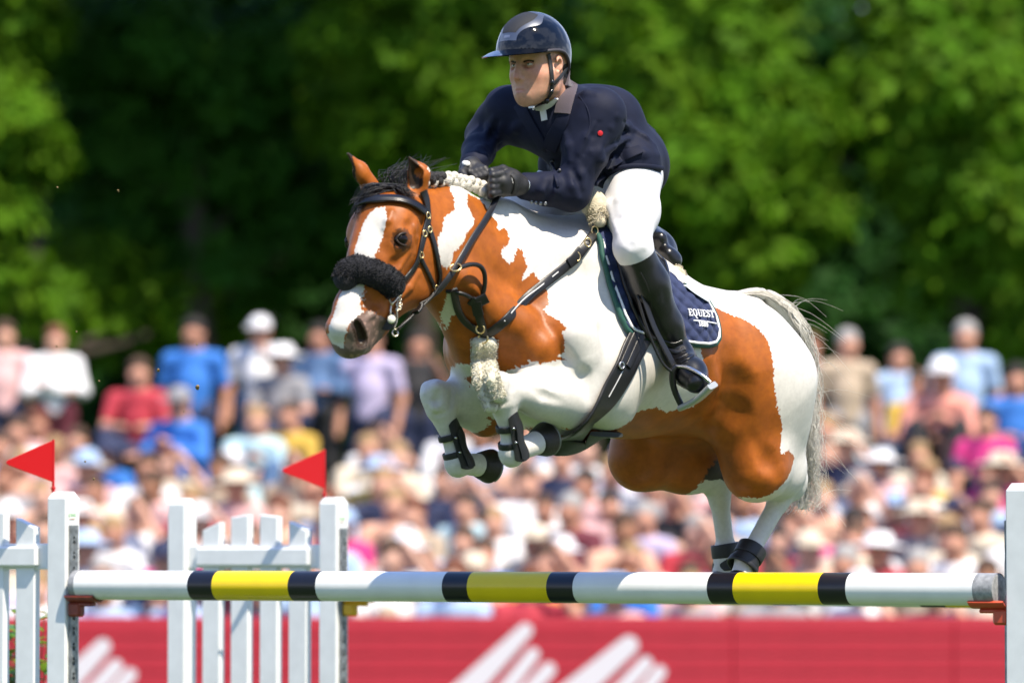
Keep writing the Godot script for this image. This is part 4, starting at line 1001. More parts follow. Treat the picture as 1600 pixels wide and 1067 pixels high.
# joints: hip, neck, head, and per side shoulder, elbow, hand, hip joint, knee, ankle, toe
func figure(j: Dictionary, long_sleeves: bool, shorts: bool) -> Dictionary:
	var skin := []
	var top := []
	var legs := []
	var hair := []
	var head: Vector3 = j.head
	var mid: Vector3 = j.hip.lerp(j.neck, 0.5)
	skin += [limb(head + Vector3(0, 0.03, -0.01), 0.085, head + Vector3(0, -0.02, 0.015), 0.075), limb(head + Vector3(0, -0.05, 0.035), 0.05, head + Vector3(0, -0.08, 0.05), 0.028)]
	skin += [limb(head + Vector3(0, -0.005, 0.09), 0.012, head + Vector3(0, -0.03, 0.1), 0.014, 0.015)]
	for s in [-1.0, 1.0]:
		skin += [limb(head + Vector3(0.083 * s, -0.01, -0.01), 0.02, head + Vector3(0.08 * s, -0.035, -0.005), 0.014, 0.01)]
		skin += [limb(head + Vector3(0.05 * s, -0.03, 0.05), 0.03, head + Vector3(0.035 * s, -0.06, 0.05), 0.025, 0.02)]
	skin += [limb(head + Vector3(0, -0.06, -0.02), 0.052, j.neck, 0.055), limb(j.neck, 0.09, mid, 0.12, 0.08), limb(mid, 0.12, j.hip, 0.13, 0.08)]
	top += [limb(j.neck + Vector3(0, -0.07, 0), 0.115, mid, 0.145, 0.08), limb(mid, 0.145, j.hip + Vector3(0, 0.03, 0), 0.155, 0.08)]
	legs += [limb(j.hip + Vector3(-0.07, 0, 0), 0.145, j.hip + Vector3(0.07, 0, 0), 0.145, 0.06)]
	for s in 2:
		var p: Array = j.side[s]
		skin += [limb(p[0], 0.055, p[1], 0.042), limb(p[1], 0.04, p[2], 0.03), limb(p[2], 0.032, p[2] + (p[2] - p[1]).normalized() * 0.09, 0.026)]
		skin += [limb(p[3], 0.09, p[4], 0.062, 0.05), limb(p[4], 0.058, p[5], 0.036), limb(p[5], 0.04, p[6], 0.03)]
		top += [limb(j.neck + Vector3(0, -0.05, 0), 0.085, p[0], 0.075, 0.06), limb(p[0], 0.075, p[1] if long_sleeves else p[0].lerp(p[1], 0.7), 0.058)]
		if long_sleeves: top += [limb(p[1], 0.056, p[2], 0.045)]
		legs += [limb(p[3], 0.11, p[4], 0.082, 0.05)]
		if not shorts: legs += [limb(p[4], 0.08, p[5], 0.055)]
	var out := {"body": body(skin, 0.02), "shirt": body(top, 0.024), "trousers": body(legs, 0.026)}
	hair += [limb(head + Vector3(0, 0.045, -0.025), 0.098, head + Vector3(0, 0.0, -0.045), 0.085)]
	if long_sleeves: hair += [limb(head + Vector3(0, 0.0, -0.05), 0.08, head + Vector3(0, -0.16, -0.06), 0.05)]
	out.hair = body(hair + [[head.x, head.y - 0.045, head.z + 0.105, 0.085, head.x, head.y - 0.12, head.z + 0.12, 0.085, 0.01, 0, 0, 1, 1.0, -1]], 0.018)
	var cap := Shape.new().lathe(head + Vector3(0, 0.035, -0.01), Vector3(0, 1, -0.12), [Vector2(0.102, 0.0), Vector2(0.1, 0.03), Vector2(0.085, 0.07), Vector2(0.05, 0.098), Vector2(0.0, 0.105)], 18)
	cap.plate(capsule_outline(Vector2(-0.045, 0.07), Vector2(0.045, 0.07), 0.075, 0.075), -0.004, 0.004, Transform3D(Basis(Vector3.RIGHT, Vector3(0, -0.15, 1), Vector3(0, 1, 0.15)), head + Vector3(0, 0.042, 0.03)), 0.0)
	out.cap = cap.mesh()
	out.sun_hat = Shape.new().lathe(head + Vector3(0, 0.04, -0.01), Vector3(0, 1, -0.1), [Vector2(0.21, -0.02), Vector2(0.2, -0.005), Vector2(0.11, 0.012), Vector2(0.104, 0.06), Vector2(0.085, 0.092), Vector2(0.0, 0.1)], 20).mesh()
	return out

func seated(kind: int) -> Dictionary:
	var lean: float = [0.0, 0.07, 0.16, -0.06, 0.1][kind]
	var j := {"hip": Vector3(0, 0.16, 0), "neck": Vector3(0.02, 0.64, lean), "head": Vector3(0.02, 0.80, lean + 0.05), "side": []}
	for s in [-1.0, 1.0]:
		var sh := Vector3(0.19 * s, 0.57, lean)
		var el := Vector3(0.26 * s, 0.34, lean + 0.1)
		var hd := Vector3(0.1 * s, 0.33, lean + 0.33)
		if kind == 2: hd = Vector3(0.06 * s, 0.46, lean + 0.3)
		if kind == 3 and s > 0: # a hand up to shade the eyes
			el = Vector3(0.33, 0.56, lean + 0.2); hd = Vector3(0.12, 0.83, lean + 0.17)
		if kind == 4: # leaning back on a hand, the other on the knee
			hd = Vector3(0.32 * s, 0.08, -0.12) if s < 0 else Vector3(0.14, 0.44, 0.38)
		var kn := Vector3(0.15 * s, 0.40, 0.40) if kind != 1 else Vector3(0.24 * s, 0.24, 0.38)
		var an := Vector3(0.12 * s, 0.06, 0.56) if kind != 1 else Vector3(-0.05 * s, 0.09, 0.42)
		j.side.append([sh, el, hd, Vector3(0.1 * s, 0.15, 0.03), kn, an, an + Vector3(0.03 * s, -0.02, 0.15)])
	return figure(j, kind == 2 or kind == 4, kind == 0 or kind == 3)

func standing(kind: int) -> Dictionary:
	var j := {"hip": Vector3(0, 0.95, 0), "neck": Vector3(0, 1.46, 0.0), "head": Vector3(0.01, 1.62, 0.04), "side": []}
	for s in [-1.0, 1.0]:
		var sh := Vector3(0.2 * s, 1.39, 0)
		var el := Vector3(0.28 * s, 1.12, -0.02)
		var hd := Vector3(0.27 * s, 0.88, 0.08)
		if kind == 1: # arms folded
			hd = Vector3(-0.08 * s, 1.16 + 0.03 * s, 0.2); el = Vector3(0.27 * s, 1.13, 0.08)
		if kind == 2 and s > 0: # a phone held up
			el = Vector3(0.28, 1.16, 0.15); hd = Vector3(0.1, 1.42, 0.32)
		j.side.append([sh, el, hd, Vector3(0.1 * s, 0.92, 0), Vector3(0.12 * s, 0.5, 0.03), Vector3(0.13 * s, 0.08, 0), Vector3(0.16 * s, 0.04, 0.17)])
	return figure(j, kind == 1, false)

const CLOTH := {
	"white": Color(0.72, 0.72, 0.74), "cream": Color(0.62, 0.54, 0.42), "pale pink": Color(0.66, 0.40, 0.40), "peach": Color(0.66, 0.38, 0.27), "pale blue": Color(0.34, 0.47, 0.68),
	"navy": Color(0.016, 0.024, 0.07), "black": Color(0.015, 0.015, 0.018), "bright blue": Color(0.03, 0.17, 0.56), "denim blue": Color(0.07, 0.14, 0.28), "red": Color(0.42, 0.03, 0.05),
	"magenta": Color(0.58, 0.03, 0.2), "grey": Color(0.26, 0.26, 0.28), "lavender": Color(0.46, 0.40, 0.58), "mustard": Color(0.52, 0.34, 0.05), "green": Color(0.10, 0.24, 0.10), "beige": Color(0.42, 0.33, 0.24), "pale cyan": Color(0.42, 0.60, 0.66), "maroon": Color(0.13, 0.02, 0.035), "coral": Color(0.68, 0.28, 0.22),
}
const HAIR := {"dark": Color(0.015, 0.011, 0.009), "brown": Color(0.06, 0.03, 0.016), "fair": Color(0.30, 0.19, 0.09), "grey": Color(0.32, 0.31, 0.30), "auburn": Color(0.13, 0.04, 0.018)}
const SKIN := [Color(0.56, 0.30, 0.21), Color(0.50, 0.25, 0.17), Color(0.60, 0.35, 0.26), Color(0.42, 0.20, 0.13), Color(0.30, 0.14, 0.08)]
var dyed := {}

func dye(c: Color) -> StandardMaterial3D:
	if not dyed.has(c): dyed[c] = grain(mat(c.linear_to_srgb(), 0.8), M.scuff, null, 3.0)
	return dyed[c]

func spectator(label: String, group: String, look: Dictionary, at: Vector3, turn: float, size: float, top: String, bottom: String, skin: int, hair: String, hat := "", hat_color := "") -> void:
	var o := thing("person", label, "person", at, turn, group)
	o.scale = Vector3.ONE * size
	put("body", look.body, dye(SKIN[skin]), o)
	put("shirt", look.shirt, dye(CLOTH[top]), o)
	put("trousers", look.trousers, dye(CLOTH[bottom]), o)
	if hat != "cap" or true: put("hair", look.hair, dye(HAIR[hair]), o)
	if hat: put(hat, look[hat], dye(CLOTH[hat_color]), o)

const ORDINAL := ["first", "second", "third", "fourth", "fifth", "sixth", "seventh", "eighth", "ninth", "tenth", "eleventh", "twelfth", "thirteenth", "fourteenth", "fifteenth", "sixteenth", "seventeenth", "eighteenth", "nineteenth", "twentieth", "twenty-first", "twenty-second", "twenty-third", "twenty-fourth"]

func build_crowd() -> void:
	var sit := []
	var stand := []
	for k in 5: sit.append(seated(k))
	for k in 3: stand.append(standing(k))
	# those one can tell apart, standing along the top of the bank or sitting just below it
	for p in SINGLED:
		var look: Dictionary = (stand if p[5] < 3 else sit)[p[5] % 3 if p[5] < 3 else p[5] - 3]
		spectator(p[0], "spectators along the top of the bank", look, p[1], p[2], p[3], p[4][0], p[4][1], p[4][2], p[4][3], p[4][4], p[4][5])
	# the rows below
	var tops := ["white", "white", "white", "white", "cream", "cream", "pale pink", "pale pink", "peach", "peach", "pale blue", "pale blue", "navy", "navy", "black", "denim blue", "beige", "grey", "lavender", "coral", "red", "bright blue", "mustard", "magenta", "pale cyan", "white", "peach", "white", "cream", "peach", "pale pink", "maroon"]
	var bottoms := ["denim blue", "navy", "beige", "white", "black", "pale blue", "grey", "cream", "beige", "peach"]
	var hairs_ := ["dark", "brown", "brown", "fair", "fair", "grey", "auburn", "brown"]
	for row in 12:
		var z := -19.75 - 0.74 * row
		var half := (16.0 - z) * 0.104
		var x := -half + rng.randf_range(0.0, 0.4)
		var place := 0
		while x < half:
			var at := Vector3(x, 0, z + rng.randf_range(-0.16, 0.16))
			at.y = bank_height(at.z) - 0.02
			x += rng.randf_range(0.46, 0.64) + (rng.randf_range(0.3, 0.9) if rng.randf() < 0.05 + 0.012 * row else 0.0)
			place += 1
			if row > 8 and TAKEN.any(func(t): return absf(t[0] - at.x) < 0.42 and absf(t[1] - at.z) < 1.0): continue
			var top: String = tops[rng.randi() % tops.size()]
			var hair: String = hairs_[rng.randi() % hairs_.size()]
			var r := rng.randf()
			var hat := "cap" if r < 0.1 else "sun_hat" if r < 0.2 else ""
			var hc: String = ["white", "white", "cream", "navy", "pale blue"][rng.randi() % 5]
			var worn := "%s hair" % hair if hat == "" else "%s %s" % [hc, "cap" if hat == "cap" else "sun hat"]
			var label := "%s top, %s, %s from left in %s row above red board" % [top, worn, ORDINAL[place - 1], ORDINAL[row]]
			spectator(label, "spectators seated on the bank", sit[rng.randi() % 5], at, rng.randf_range(-0.55, 0.35), rng.randf_range(0.9, 1.06), top, bottoms[rng.randi() % bottoms.size()], [0, 0, 1, 1, 2, 2, 3, 0, 4][rng.randi() % 9], hair, hat, hc)

# label, place, turn, size, [top, bottom, skin, hair, hat, hat colour], pose (0-2 standing, 3-7 seated)
var SINGLED := [
	["person in pale pink top at the left edge, standing above the crowd", Vector3(-4.6149, 2.0131, -29.2), 0.1635, 1, ["pale pink", "navy", 0, "brown", "", ""], 0],
	["person in white blouse with long brown hair beside the pale pink one", Vector3(-4.1509, 2.0243, -29.2), 0.1656, 0.97, ["white", "maroon", 0, "auburn", "", ""], 1],
	["person in red top sitting left of the broad man in blue", Vector3(-3.2555, 2.4055, -27.4), -0.0393, 1.02, ["red", "navy", 1, "brown", "", ""], 4],
	["broad man in blue polo shirt standing high on the left", Vector3(-2.8745, 1.8941, -29), -0.1999, 1.08, ["bright blue", "navy", 3, "dark", "", ""], 0],
	["person in bright blue jacket and cap seated below the blue polo", Vector3(-2.8002, 2.1033, -27), -0.3622, 1.05, ["bright blue", "bright blue", 1, "brown", "cap", "grey"], 5],
	["person in pale grey shirt and white cap standing in jeans", Vector3(-2.2902, 2.0537, -29.2), -0.1316, 1, ["white", "denim blue", 1, "grey", "cap", "white"], 2],
	["person in white round hat beside the white cap and jeans", Vector3(-2.059, 2.5856, -28.6), -0.1141, 1, ["grey", "navy", 0, "brown", "sun_hat", "white"], 4],
	["person in dark blue top standing left of the horse's muzzle", Vector3(-1.7393, 1.9957, -29.2), -0.3683, 1, ["denim blue", "black", 3, "dark", "", ""], 1],
	["person in lavender shirt standing behind the horse's chin", Vector3(-1.2698, 1.8766, -29), -0.3659, 1.05, ["lavender", "navy", 1, "brown", "", ""], 0],
	["person in dark clothes standing behind the bit and rein", Vector3(-0.8696, 1.926, -29.2), 0.2994, 1, ["black", "navy", 3, "dark", "", ""], 2],
	["person in pale cyan top seated under the horse's muzzle", Vector3(-2.2058, 1.9819, -26.6), 0.0567, 1, ["pale cyan", "denim blue", 0, "fair", "", ""], 5],
	["person in mustard top seated beside the pale cyan one", Vector3(-1.9201, 2.0318, -26.8), -0.2358, 1, ["mustard", "beige", 1, "brown", "", ""], 3],
	["person in pink top standing behind the horse's tail", Vector3(2.6898, 1.897, -29.2), -0.0955, 1, ["pale pink", "denim blue", 1, "auburn", "", ""], 0],
	["person in beige shirt standing right of the tail", Vector3(3.0128, 1.8593, -29), 0.2819, 1.04, ["beige", "grey", 1, "grey", "", ""], 0],
	["person in pale blue shirt standing between beige shirt and white cap", Vector3(3.4895, 1.8446, -29.2), 0.2284, 0.98, ["pale blue", "denim blue", 1, "dark", "", ""], 2],
	["person in mustard top seated left of the white cap", Vector3(3.5328, 2.3195, -27.6), 0.191, 1, ["mustard", "navy", 1, "brown", "", ""], 3],
	["broad person in coral shirt and white cap on the right", Vector3(3.7456, 2.2796, -27.6), -0.1253, 1.15, ["coral", "black", 1, "grey", "cap", "white"], 5],
	["tall person in pale blue shirt and grey trousers on the right", Vector3(4.0866, 1.8652, -29), -0.0549, 1.08, ["pale blue", "grey", 1, "grey", "", ""], 0],
	["person in bright blue polo at the right edge", Vector3(4.3916, 2.3111, -27.8), 0.0737, 1.08, ["bright blue", "navy", 1, "dark", "", ""], 4],
	["person in magenta top seated beside the right edge", Vector3(4.0689, 1.9909, -26.9), -0.3574, 1, ["magenta", "navy", 1, "dark", "", ""], 3],
	["person in magenta dress low on the right near the pole end", Vector3(2.6062, 0.9964, -22.4), -0.0111, 1.08, ["magenta", "magenta", 1, "dark", "", ""], 4],
]
var TAKEN := [[-4.6149, -29.2], [-4.1509, -29.2], [-3.2555, -27.4], [-2.8745, -29], [-2.8002, -27], [-2.2902, -29.2], [-2.059, -28.6], [-1.7393, -29.2], [-1.2698, -29], [-0.8696, -29.2], [-2.2058, -26.6], [-1.9201, -26.8], [2.6898, -29.2], [3.0128, -29], [3.4895, -29.2], [3.5328, -27.6], [3.7456, -27.6], [4.0866, -29], [4.3916, -27.8], [4.0689, -26.9], [2.6062, -22.4]]

# ------------------------------------------------------------------ the jump
func along(x: float, y: float, z: float) -> Vector3:
	return ALONG * x + Vector3.UP * y + ACROSS * z

func standard(label: String, at: Vector3, wing: float, flag: String) -> Node3D:
	var o := thing("jump_standard", label, "jump standard", at, deg_to_rad(-32.0), "white picket jump standards")
	var H := 1.835
	var w: Material = M.white_plastic
	for k in 2:
		var x := 0.0 if k == 0 else 0.70 * wing
		var s := Shape.new().box(Vector3(x, H * 0.5 - 0.01, 0), Vector3(0.08, H - 0.02, 0.08), 0.0035)
		# low four-sided cap
		var t := H - 0.0215
		var q := [Vector3(x - 0.038, t, -0.038), Vector3(x + 0.038, t, -0.038), Vector3(x + 0.038, t, 0.038), Vector3(x - 0.038, t, 0.038)]
		var r := [Vector3(x - 0.026, H, -0.026), Vector3(x + 0.026, H, -0.026), Vector3(x + 0.026, H, 0.026), Vector3(x - 0.026, H, 0.026)]
		for e in 4: s.face([q[e], q[(e + 1) % 4], r[(e + 1) % 4], r[e]], Vector3(x, t - 0.05, 0))
		s.face(r, Vector3(x, t - 0.05, 0))
		put("post", s.mesh(), w, o)
		put("foot", Shape.new().box(Vector3(x, 0.03, 0), Vector3(0.09, 0.06, 0.7), 0.006).mesh(), w, o)
	# pickets rise towards the middle of the panel
	var tops := [[1.712, 1.745], [1.762, 1.772], [1.772, 1.764], [1.745, 1.712]]
	for k in 4:
		var c: float = [0.552, 0.420, 0.286, 0.153][k] * wing
		var e: Array = tops[k] if wing < 0.0 else tops[k]
		var outline := PackedVector2Array([Vector2(c - 0.0405, 0.22), Vector2(c + 0.0405, 0.22), Vector2(c + 0.0405, e[1]), Vector2(c - 0.0405, e[0])])
		put("picket", Shape.new().plate(outline, -0.018, 0.018, Transform3D(), 0.003).mesh(), w, o)
	for y in [1.612, 0.42]:
		put("rail", Shape.new().box(Vector3(0.35 * wing, y, 0.0), Vector3(0.622, 0.09, 0.028), 0.004).mesh(), w, o)
		put("rail_cover", Shape.new().box(Vector3(0.352 * wing, y, 0.026), Vector3(0.52, 0.07, 0.022), 0.007).mesh(), w, o)
	# galvanised keyhole track on the face towards the poles
	var f := -signf(wing)
	var track := CSGBox3D.new()
	track.name = "track"
	track.size = Vector3(0.012, 1.60, 0.04)
	track.position = Vector3(f * 0.0462, 0.92, 0.004)
	track.material = M.zinc
	for k in 22:
		var y := 0.74 - 0.052 * k
		for part in [[0.0, 0.0085], [0.016, 0.006]]:
			var hole := CSGCylinder3D.new()
			hole.name = "hole"
			hole.operation = CSGShape3D.OPERATION_SUBTRACTION
			hole.radius = part[1]
			hole.height = 0.009
			hole.sides = 12
			hole.rotation.z = PI / 2
			hole.position = Vector3(f * 0.004, y + part[0], 0.004)
			hole.material = M.zinc
			track.add_child(hole, true)
	o.add_child(track)
	# maker's sticker
	var st := put("sticker", Shape.new().box(Vector3(f * 0.0412, 1.752, 0.006), Vector3(0.002, 0.026, 0.034), 0.0005).mesh(), mat(lin(0.80, 0.82, 0.76), 0.4), o)
	put("print", text_mesh("CARO", 0.0115, 0.0006, false), mat(lin(0.05, 0.28, 0.08), 0.5), st, Vector3(f * 0.0424, 1.754, 0.006)).rotation.y = PI / 2 * f
	put("print", Shape.new().box(Vector3(f * 0.0424, 1.742, 0.006), Vector3(0.0006, 0.002, 0.03), 0.0001).mesh(), mat(lin(0.4, 0.08, 0.05), 0.5), st)
	if flag:
		var fl := thing("flag", flag, "flag", at + along(-0.028, H - 0.02, 0.022), deg_to_rad(30.0), "red corner flags on the standards")
		var red := mat(lin(0.52, 0.006, 0.010), 0.4, {"backlight_enabled": true, "backlight": lin(0.5, 0.02, 0.02)})
		put("staff", Shape.new().lathe(Vector3.ZERO, Vector3.UP, [Vector2(0.006, 0), Vector2(0.006, 0.028), Vector2(0.0085, 0.03), Vector2(0.0085, 0.036), Vector2(0.0048, 0.038), Vector2(0.0045, 0.2), Vector2(0.0, 0.201)], 10).mesh(), red, fl)
		put("pennant", Shape.new().plate(PackedVector2Array([Vector2(0.003, 0.2), Vector2(0.003, 0.052), Vector2(-0.168, 0.110), Vector2(-0.177, 0.116), Vector2(-0.178, 0.122), Vector2(-0.172, 0.128)]), -0.0015, 0.0015, Transform3D(), 0.0008).mesh(), red, fl)
	return o

func text_mesh(words: String, high: float, deep: float, serif: bool) -> TextMesh:
	var t := TextMesh.new()
	var font := SystemFont.new()
	font.font_names = PackedStringArray(["Droid Serif" if serif else "Droid Sans"])
	font.font_weight = 700
	t.font = font
	t.text = words
	t.font_size = 32
	t.pixel_size = high / 23.0
	t.depth = deep
	return t

func pole(label: String, a: Vector3, b: Vector3, bands: Array) -> void:
	var o := thing("jump_pole", label, "pole", a, 0.0, "striped poles of the oxer")
	var d := (b - a)
	var L := d.length()
	d /= L
	o.basis = Basis(d, (Vector3.UP - d * d.y).normalized(), d.cross((Vector3.UP - d * d.y).normalized()))
	var R := 0.05
	for k in bands.size() - 1:
		var x0: float = bands[k][0] * L
		var x1: float = bands[k + 1][0] * L
		var kind: String = bands[k][1]
		var rr := R + (0.0004 if kind != "white" else 0.0)
		var s := Shape.new().lathe(Vector3(x0, 0, 0), Vector3.RIGHT, [Vector2(rr, 0.0), Vector2(rr, x1 - x0)], 40)
		put({"white": "white_band", "black": "black_band", "yellow": "yellow_band", "tape": "end_tape"}[kind], s.mesh(), M["pole_" + kind], o)
	for e in [0.0, L]:
		var sgn := -1.0 if e == 0.0 else 1.0
		put("end_cap", Shape.new().lathe(Vector3(e, 0, 0), Vector3.RIGHT * sgn, [Vector2(R, -0.001), Vector2(R - 0.004, 0.004), Vector2(0.012, 0.005), Vector2(0.0, 0.003)], 32).mesh(), M.pole_tape, o)

func cup(label: String, at: Vector3, color: Material, f: float) -> void:
	var o := thing("jump_cup", label, "pole cup", at, deg_to_rad(-32.0), "cups that carry the poles")
	# cradle: a shallow curved plate under the pole, thinner towards its end
	var s := Shape.new()
	var path := PackedVector3Array()
	var ups := PackedVector3Array()
	for q in 13:
		var g := deg_to_rad(-48.0 + 8.0 * q)
		path.append(Vector3(f * 0.055, -cos(g) * 0.0555, sin(g) * 0.0555))
		ups.append(Vector3(0, cos(g), -sin(g)))
	s.sweep(path, ups, fill(13, 0.062), fill(13, 0.0045), 14, 0.35)
	put("cradle", s.mesh(), color, o)
	put("bracket", Shape.new().box(Vector3(f * 0.016, -0.084, 0.0), Vector3(0.055, 0.05, 0.036), 0.008).mesh(), color, o)
	put("bracket", Shape.new().box(Vector3(f * 0.045, -0.066, 0.0), Vector3(0.09, 0.014, 0.03), 0.005).mesh(), color, o)
	put("pin", Shape.new().lathe(Vector3(f * -0.018, -0.084, 0), Vector3.RIGHT * f, [Vector2(0.006, 0), Vector2(0.006, 0.03)], 10).mesh(), M.steel, o)

func build_jump() -> void:
	M.pole_white = grain(mat(lin(0.80, 0.81, 0.80), 0.25), M.scuff, null, 1.6)
	M.pole_black = grain(mat(lin(0.008, 0.008, 0.013), 0.3), M.scuff, null, 1.6)
	M.pole_yellow = grain(mat(lin(0.83, 0.60, 0.004), 0.28), M.scuff, null, 1.6)
	M.pole_tape = grain(mat(lin(0.36, 0.37, 0.38), 0.45), M.cloud, null, 12.0)
	var p1 := Vector3(-1.5498, 0, -1.25)
	var p3 := Vector3(-0.6695, 0, -2.75)
	var pr := Vector3(1.5665, 0, 0.70)
	standard("front left white picket standard holding the near end of the front pole", p1, -1.0, "red pennant at the left edge above the nearer standard")
	standard("rear left white picket standard standing behind the front pole", p3, -1.0, "red pennant on the rear standard below the horse's muzzle")
	standard("right white standard at the right edge beside the pole end", pr, 1.0, "")
	standard("far right white standard out past the right edge", p3 + ALONG * 3.68, 1.0, "")
	var a := Vector3(-1.5012, 1.5142, -1.2)
	var b := Vector3(1.4924, 1.5098, 0.6706)
	var bands := [[0.0, 'tape'], [0.007, 'white'], [0.1432, 'black'], [0.1717, 'yellow'], [0.26, 'black'], [0.2914, 'white'], [0.4335, 'black'], [0.461, 'yellow'], [0.5471, 'black'], [0.5752, 'white'], [0.7164, 'black'], [0.7427, 'yellow'], [0.8292, 'black'], [0.8568, 'white'], [0.9816, 'tape'], [1.0007, 'end']]
	pole("front pole banded white, black and yellow under the horse", a, b, bands)
	var c := p3 + ALONG * 0.075 + Vector3(0, 1.500, 0)
	pole("rear pole of the oxer, almost hidden behind the front pole", c, c + ALONG * 3.53 + Vector3(0, -0.022, 0), [[0.0, "tape"], [0.007, "white"], [0.125, "black"], [0.15, "yellow"], [0.235, "black"], [0.265, "white"], [0.4, "black"], [0.425, "yellow"], [0.515, "black"], [0.542, "white"], [0.682, "black"], [0.71, "yellow"], [0.793, "black"], [0.82, "white"], [0.993, "tape"], [1.0, "end"]])
	var rust := grain(mat(lin(0.30, 0.045, 0.02), 0.45), M.cloud, null, 6.0)
	var yellow := mat(lin(0.72, 0.40, 0.006), 0.4)
	cup("rust red cup at the left end of the front pole", a - ALONG * 0.015, rust, 1.0)
	cup("yellow cup on the rear left standard under the pole", c - ALONG * 0.015, yellow, 1.0)
	cup("orange red cup at the right end of the front pole", b + ALONG * 0.03, mat(lin(0.52, 0.07, 0.03), 0.4), -1.0)
	# flowering shrub behind the front left standard
	var leaf := mat(lin(0.06, 0.16, 0.02), 0.35, {"backlight_enabled": true, "backlight": lin(0.2, 0.3, 0.03)})
	var o := thing("shrub", "green leafy shrub seen between the pickets at lower left", "shrub", Vector3(-1.80, 0, -2.2))
	var stems := Shape.new()
	var leaves: Array[Node] = []
	var lm := leaf_blade(0.075, 0.019)
	var lm2 := leaf_blade(0.06, 0.017)
	for k in 37:
		var f := rng.randf() * TAU
		var top := Vector3(cos(f) * rng.randf_range(0.02, 0.13), rng.randf_range(1.12, 1.42), sin(f) * rng.randf_range(0.02, 0.2))
		var path := smooth(PackedVector3Array([Vector3(cos(f) * 0.05, 0, sin(f) * 0.05), Vector3(top.x * 0.6, top.y * 0.55, top.z * 0.6), top]), 5)
		stems.tube(path, 0.006, 5, 0.0015)
		for q in 8:
			var t := 1.0 - q * 0.045
			var p := path[0].lerp(path[5], t / 0.5) if t < 0.5 else path[5].lerp(path[10], (t - 0.5) / 0.5)
			var g := q * 2.4 + f
			var d := Vector3(cos(g), rng.randf_range(0.1, 0.9), sin(g)).normalized()
			var lf := put("leaf", lm if q % 2 else lm2, leaf, o, p)
			var side := d.cross(Vector3.UP).normalized()
			lf.basis = Basis(side, d, side.cross(d)) * rng.randf_range(0.8, 1.3)
	put("stems", stems.mesh(), mat(lin(0.05, 0.07, 0.02), 0.7), o)

func leaf_blade(L: float, w: float) -> ArrayMesh:
	var s := Shape.new()
	var pts := []
	for k in 5:
		var t := k / 4.0
		var ww := w * sin(PI * minf(1.0, t * 0.92 + 0.08)) 
		for e in [-1.0, 0.0, 1.0]:
			s.v.append(Vector3(e * ww, t * L, -0.25 * L * t * t + absf(e) * ww * 0.35))
			s.n.append(Vector3(-e * 0.3, 0.4 * t, 1.0).normalized())
	for k in 4: for e in 2:
		var a := k * 3 + e
		s.i.append_array([a, a + 1, a + 3, a + 1, a + 4, a + 3])
	return s.mesh()

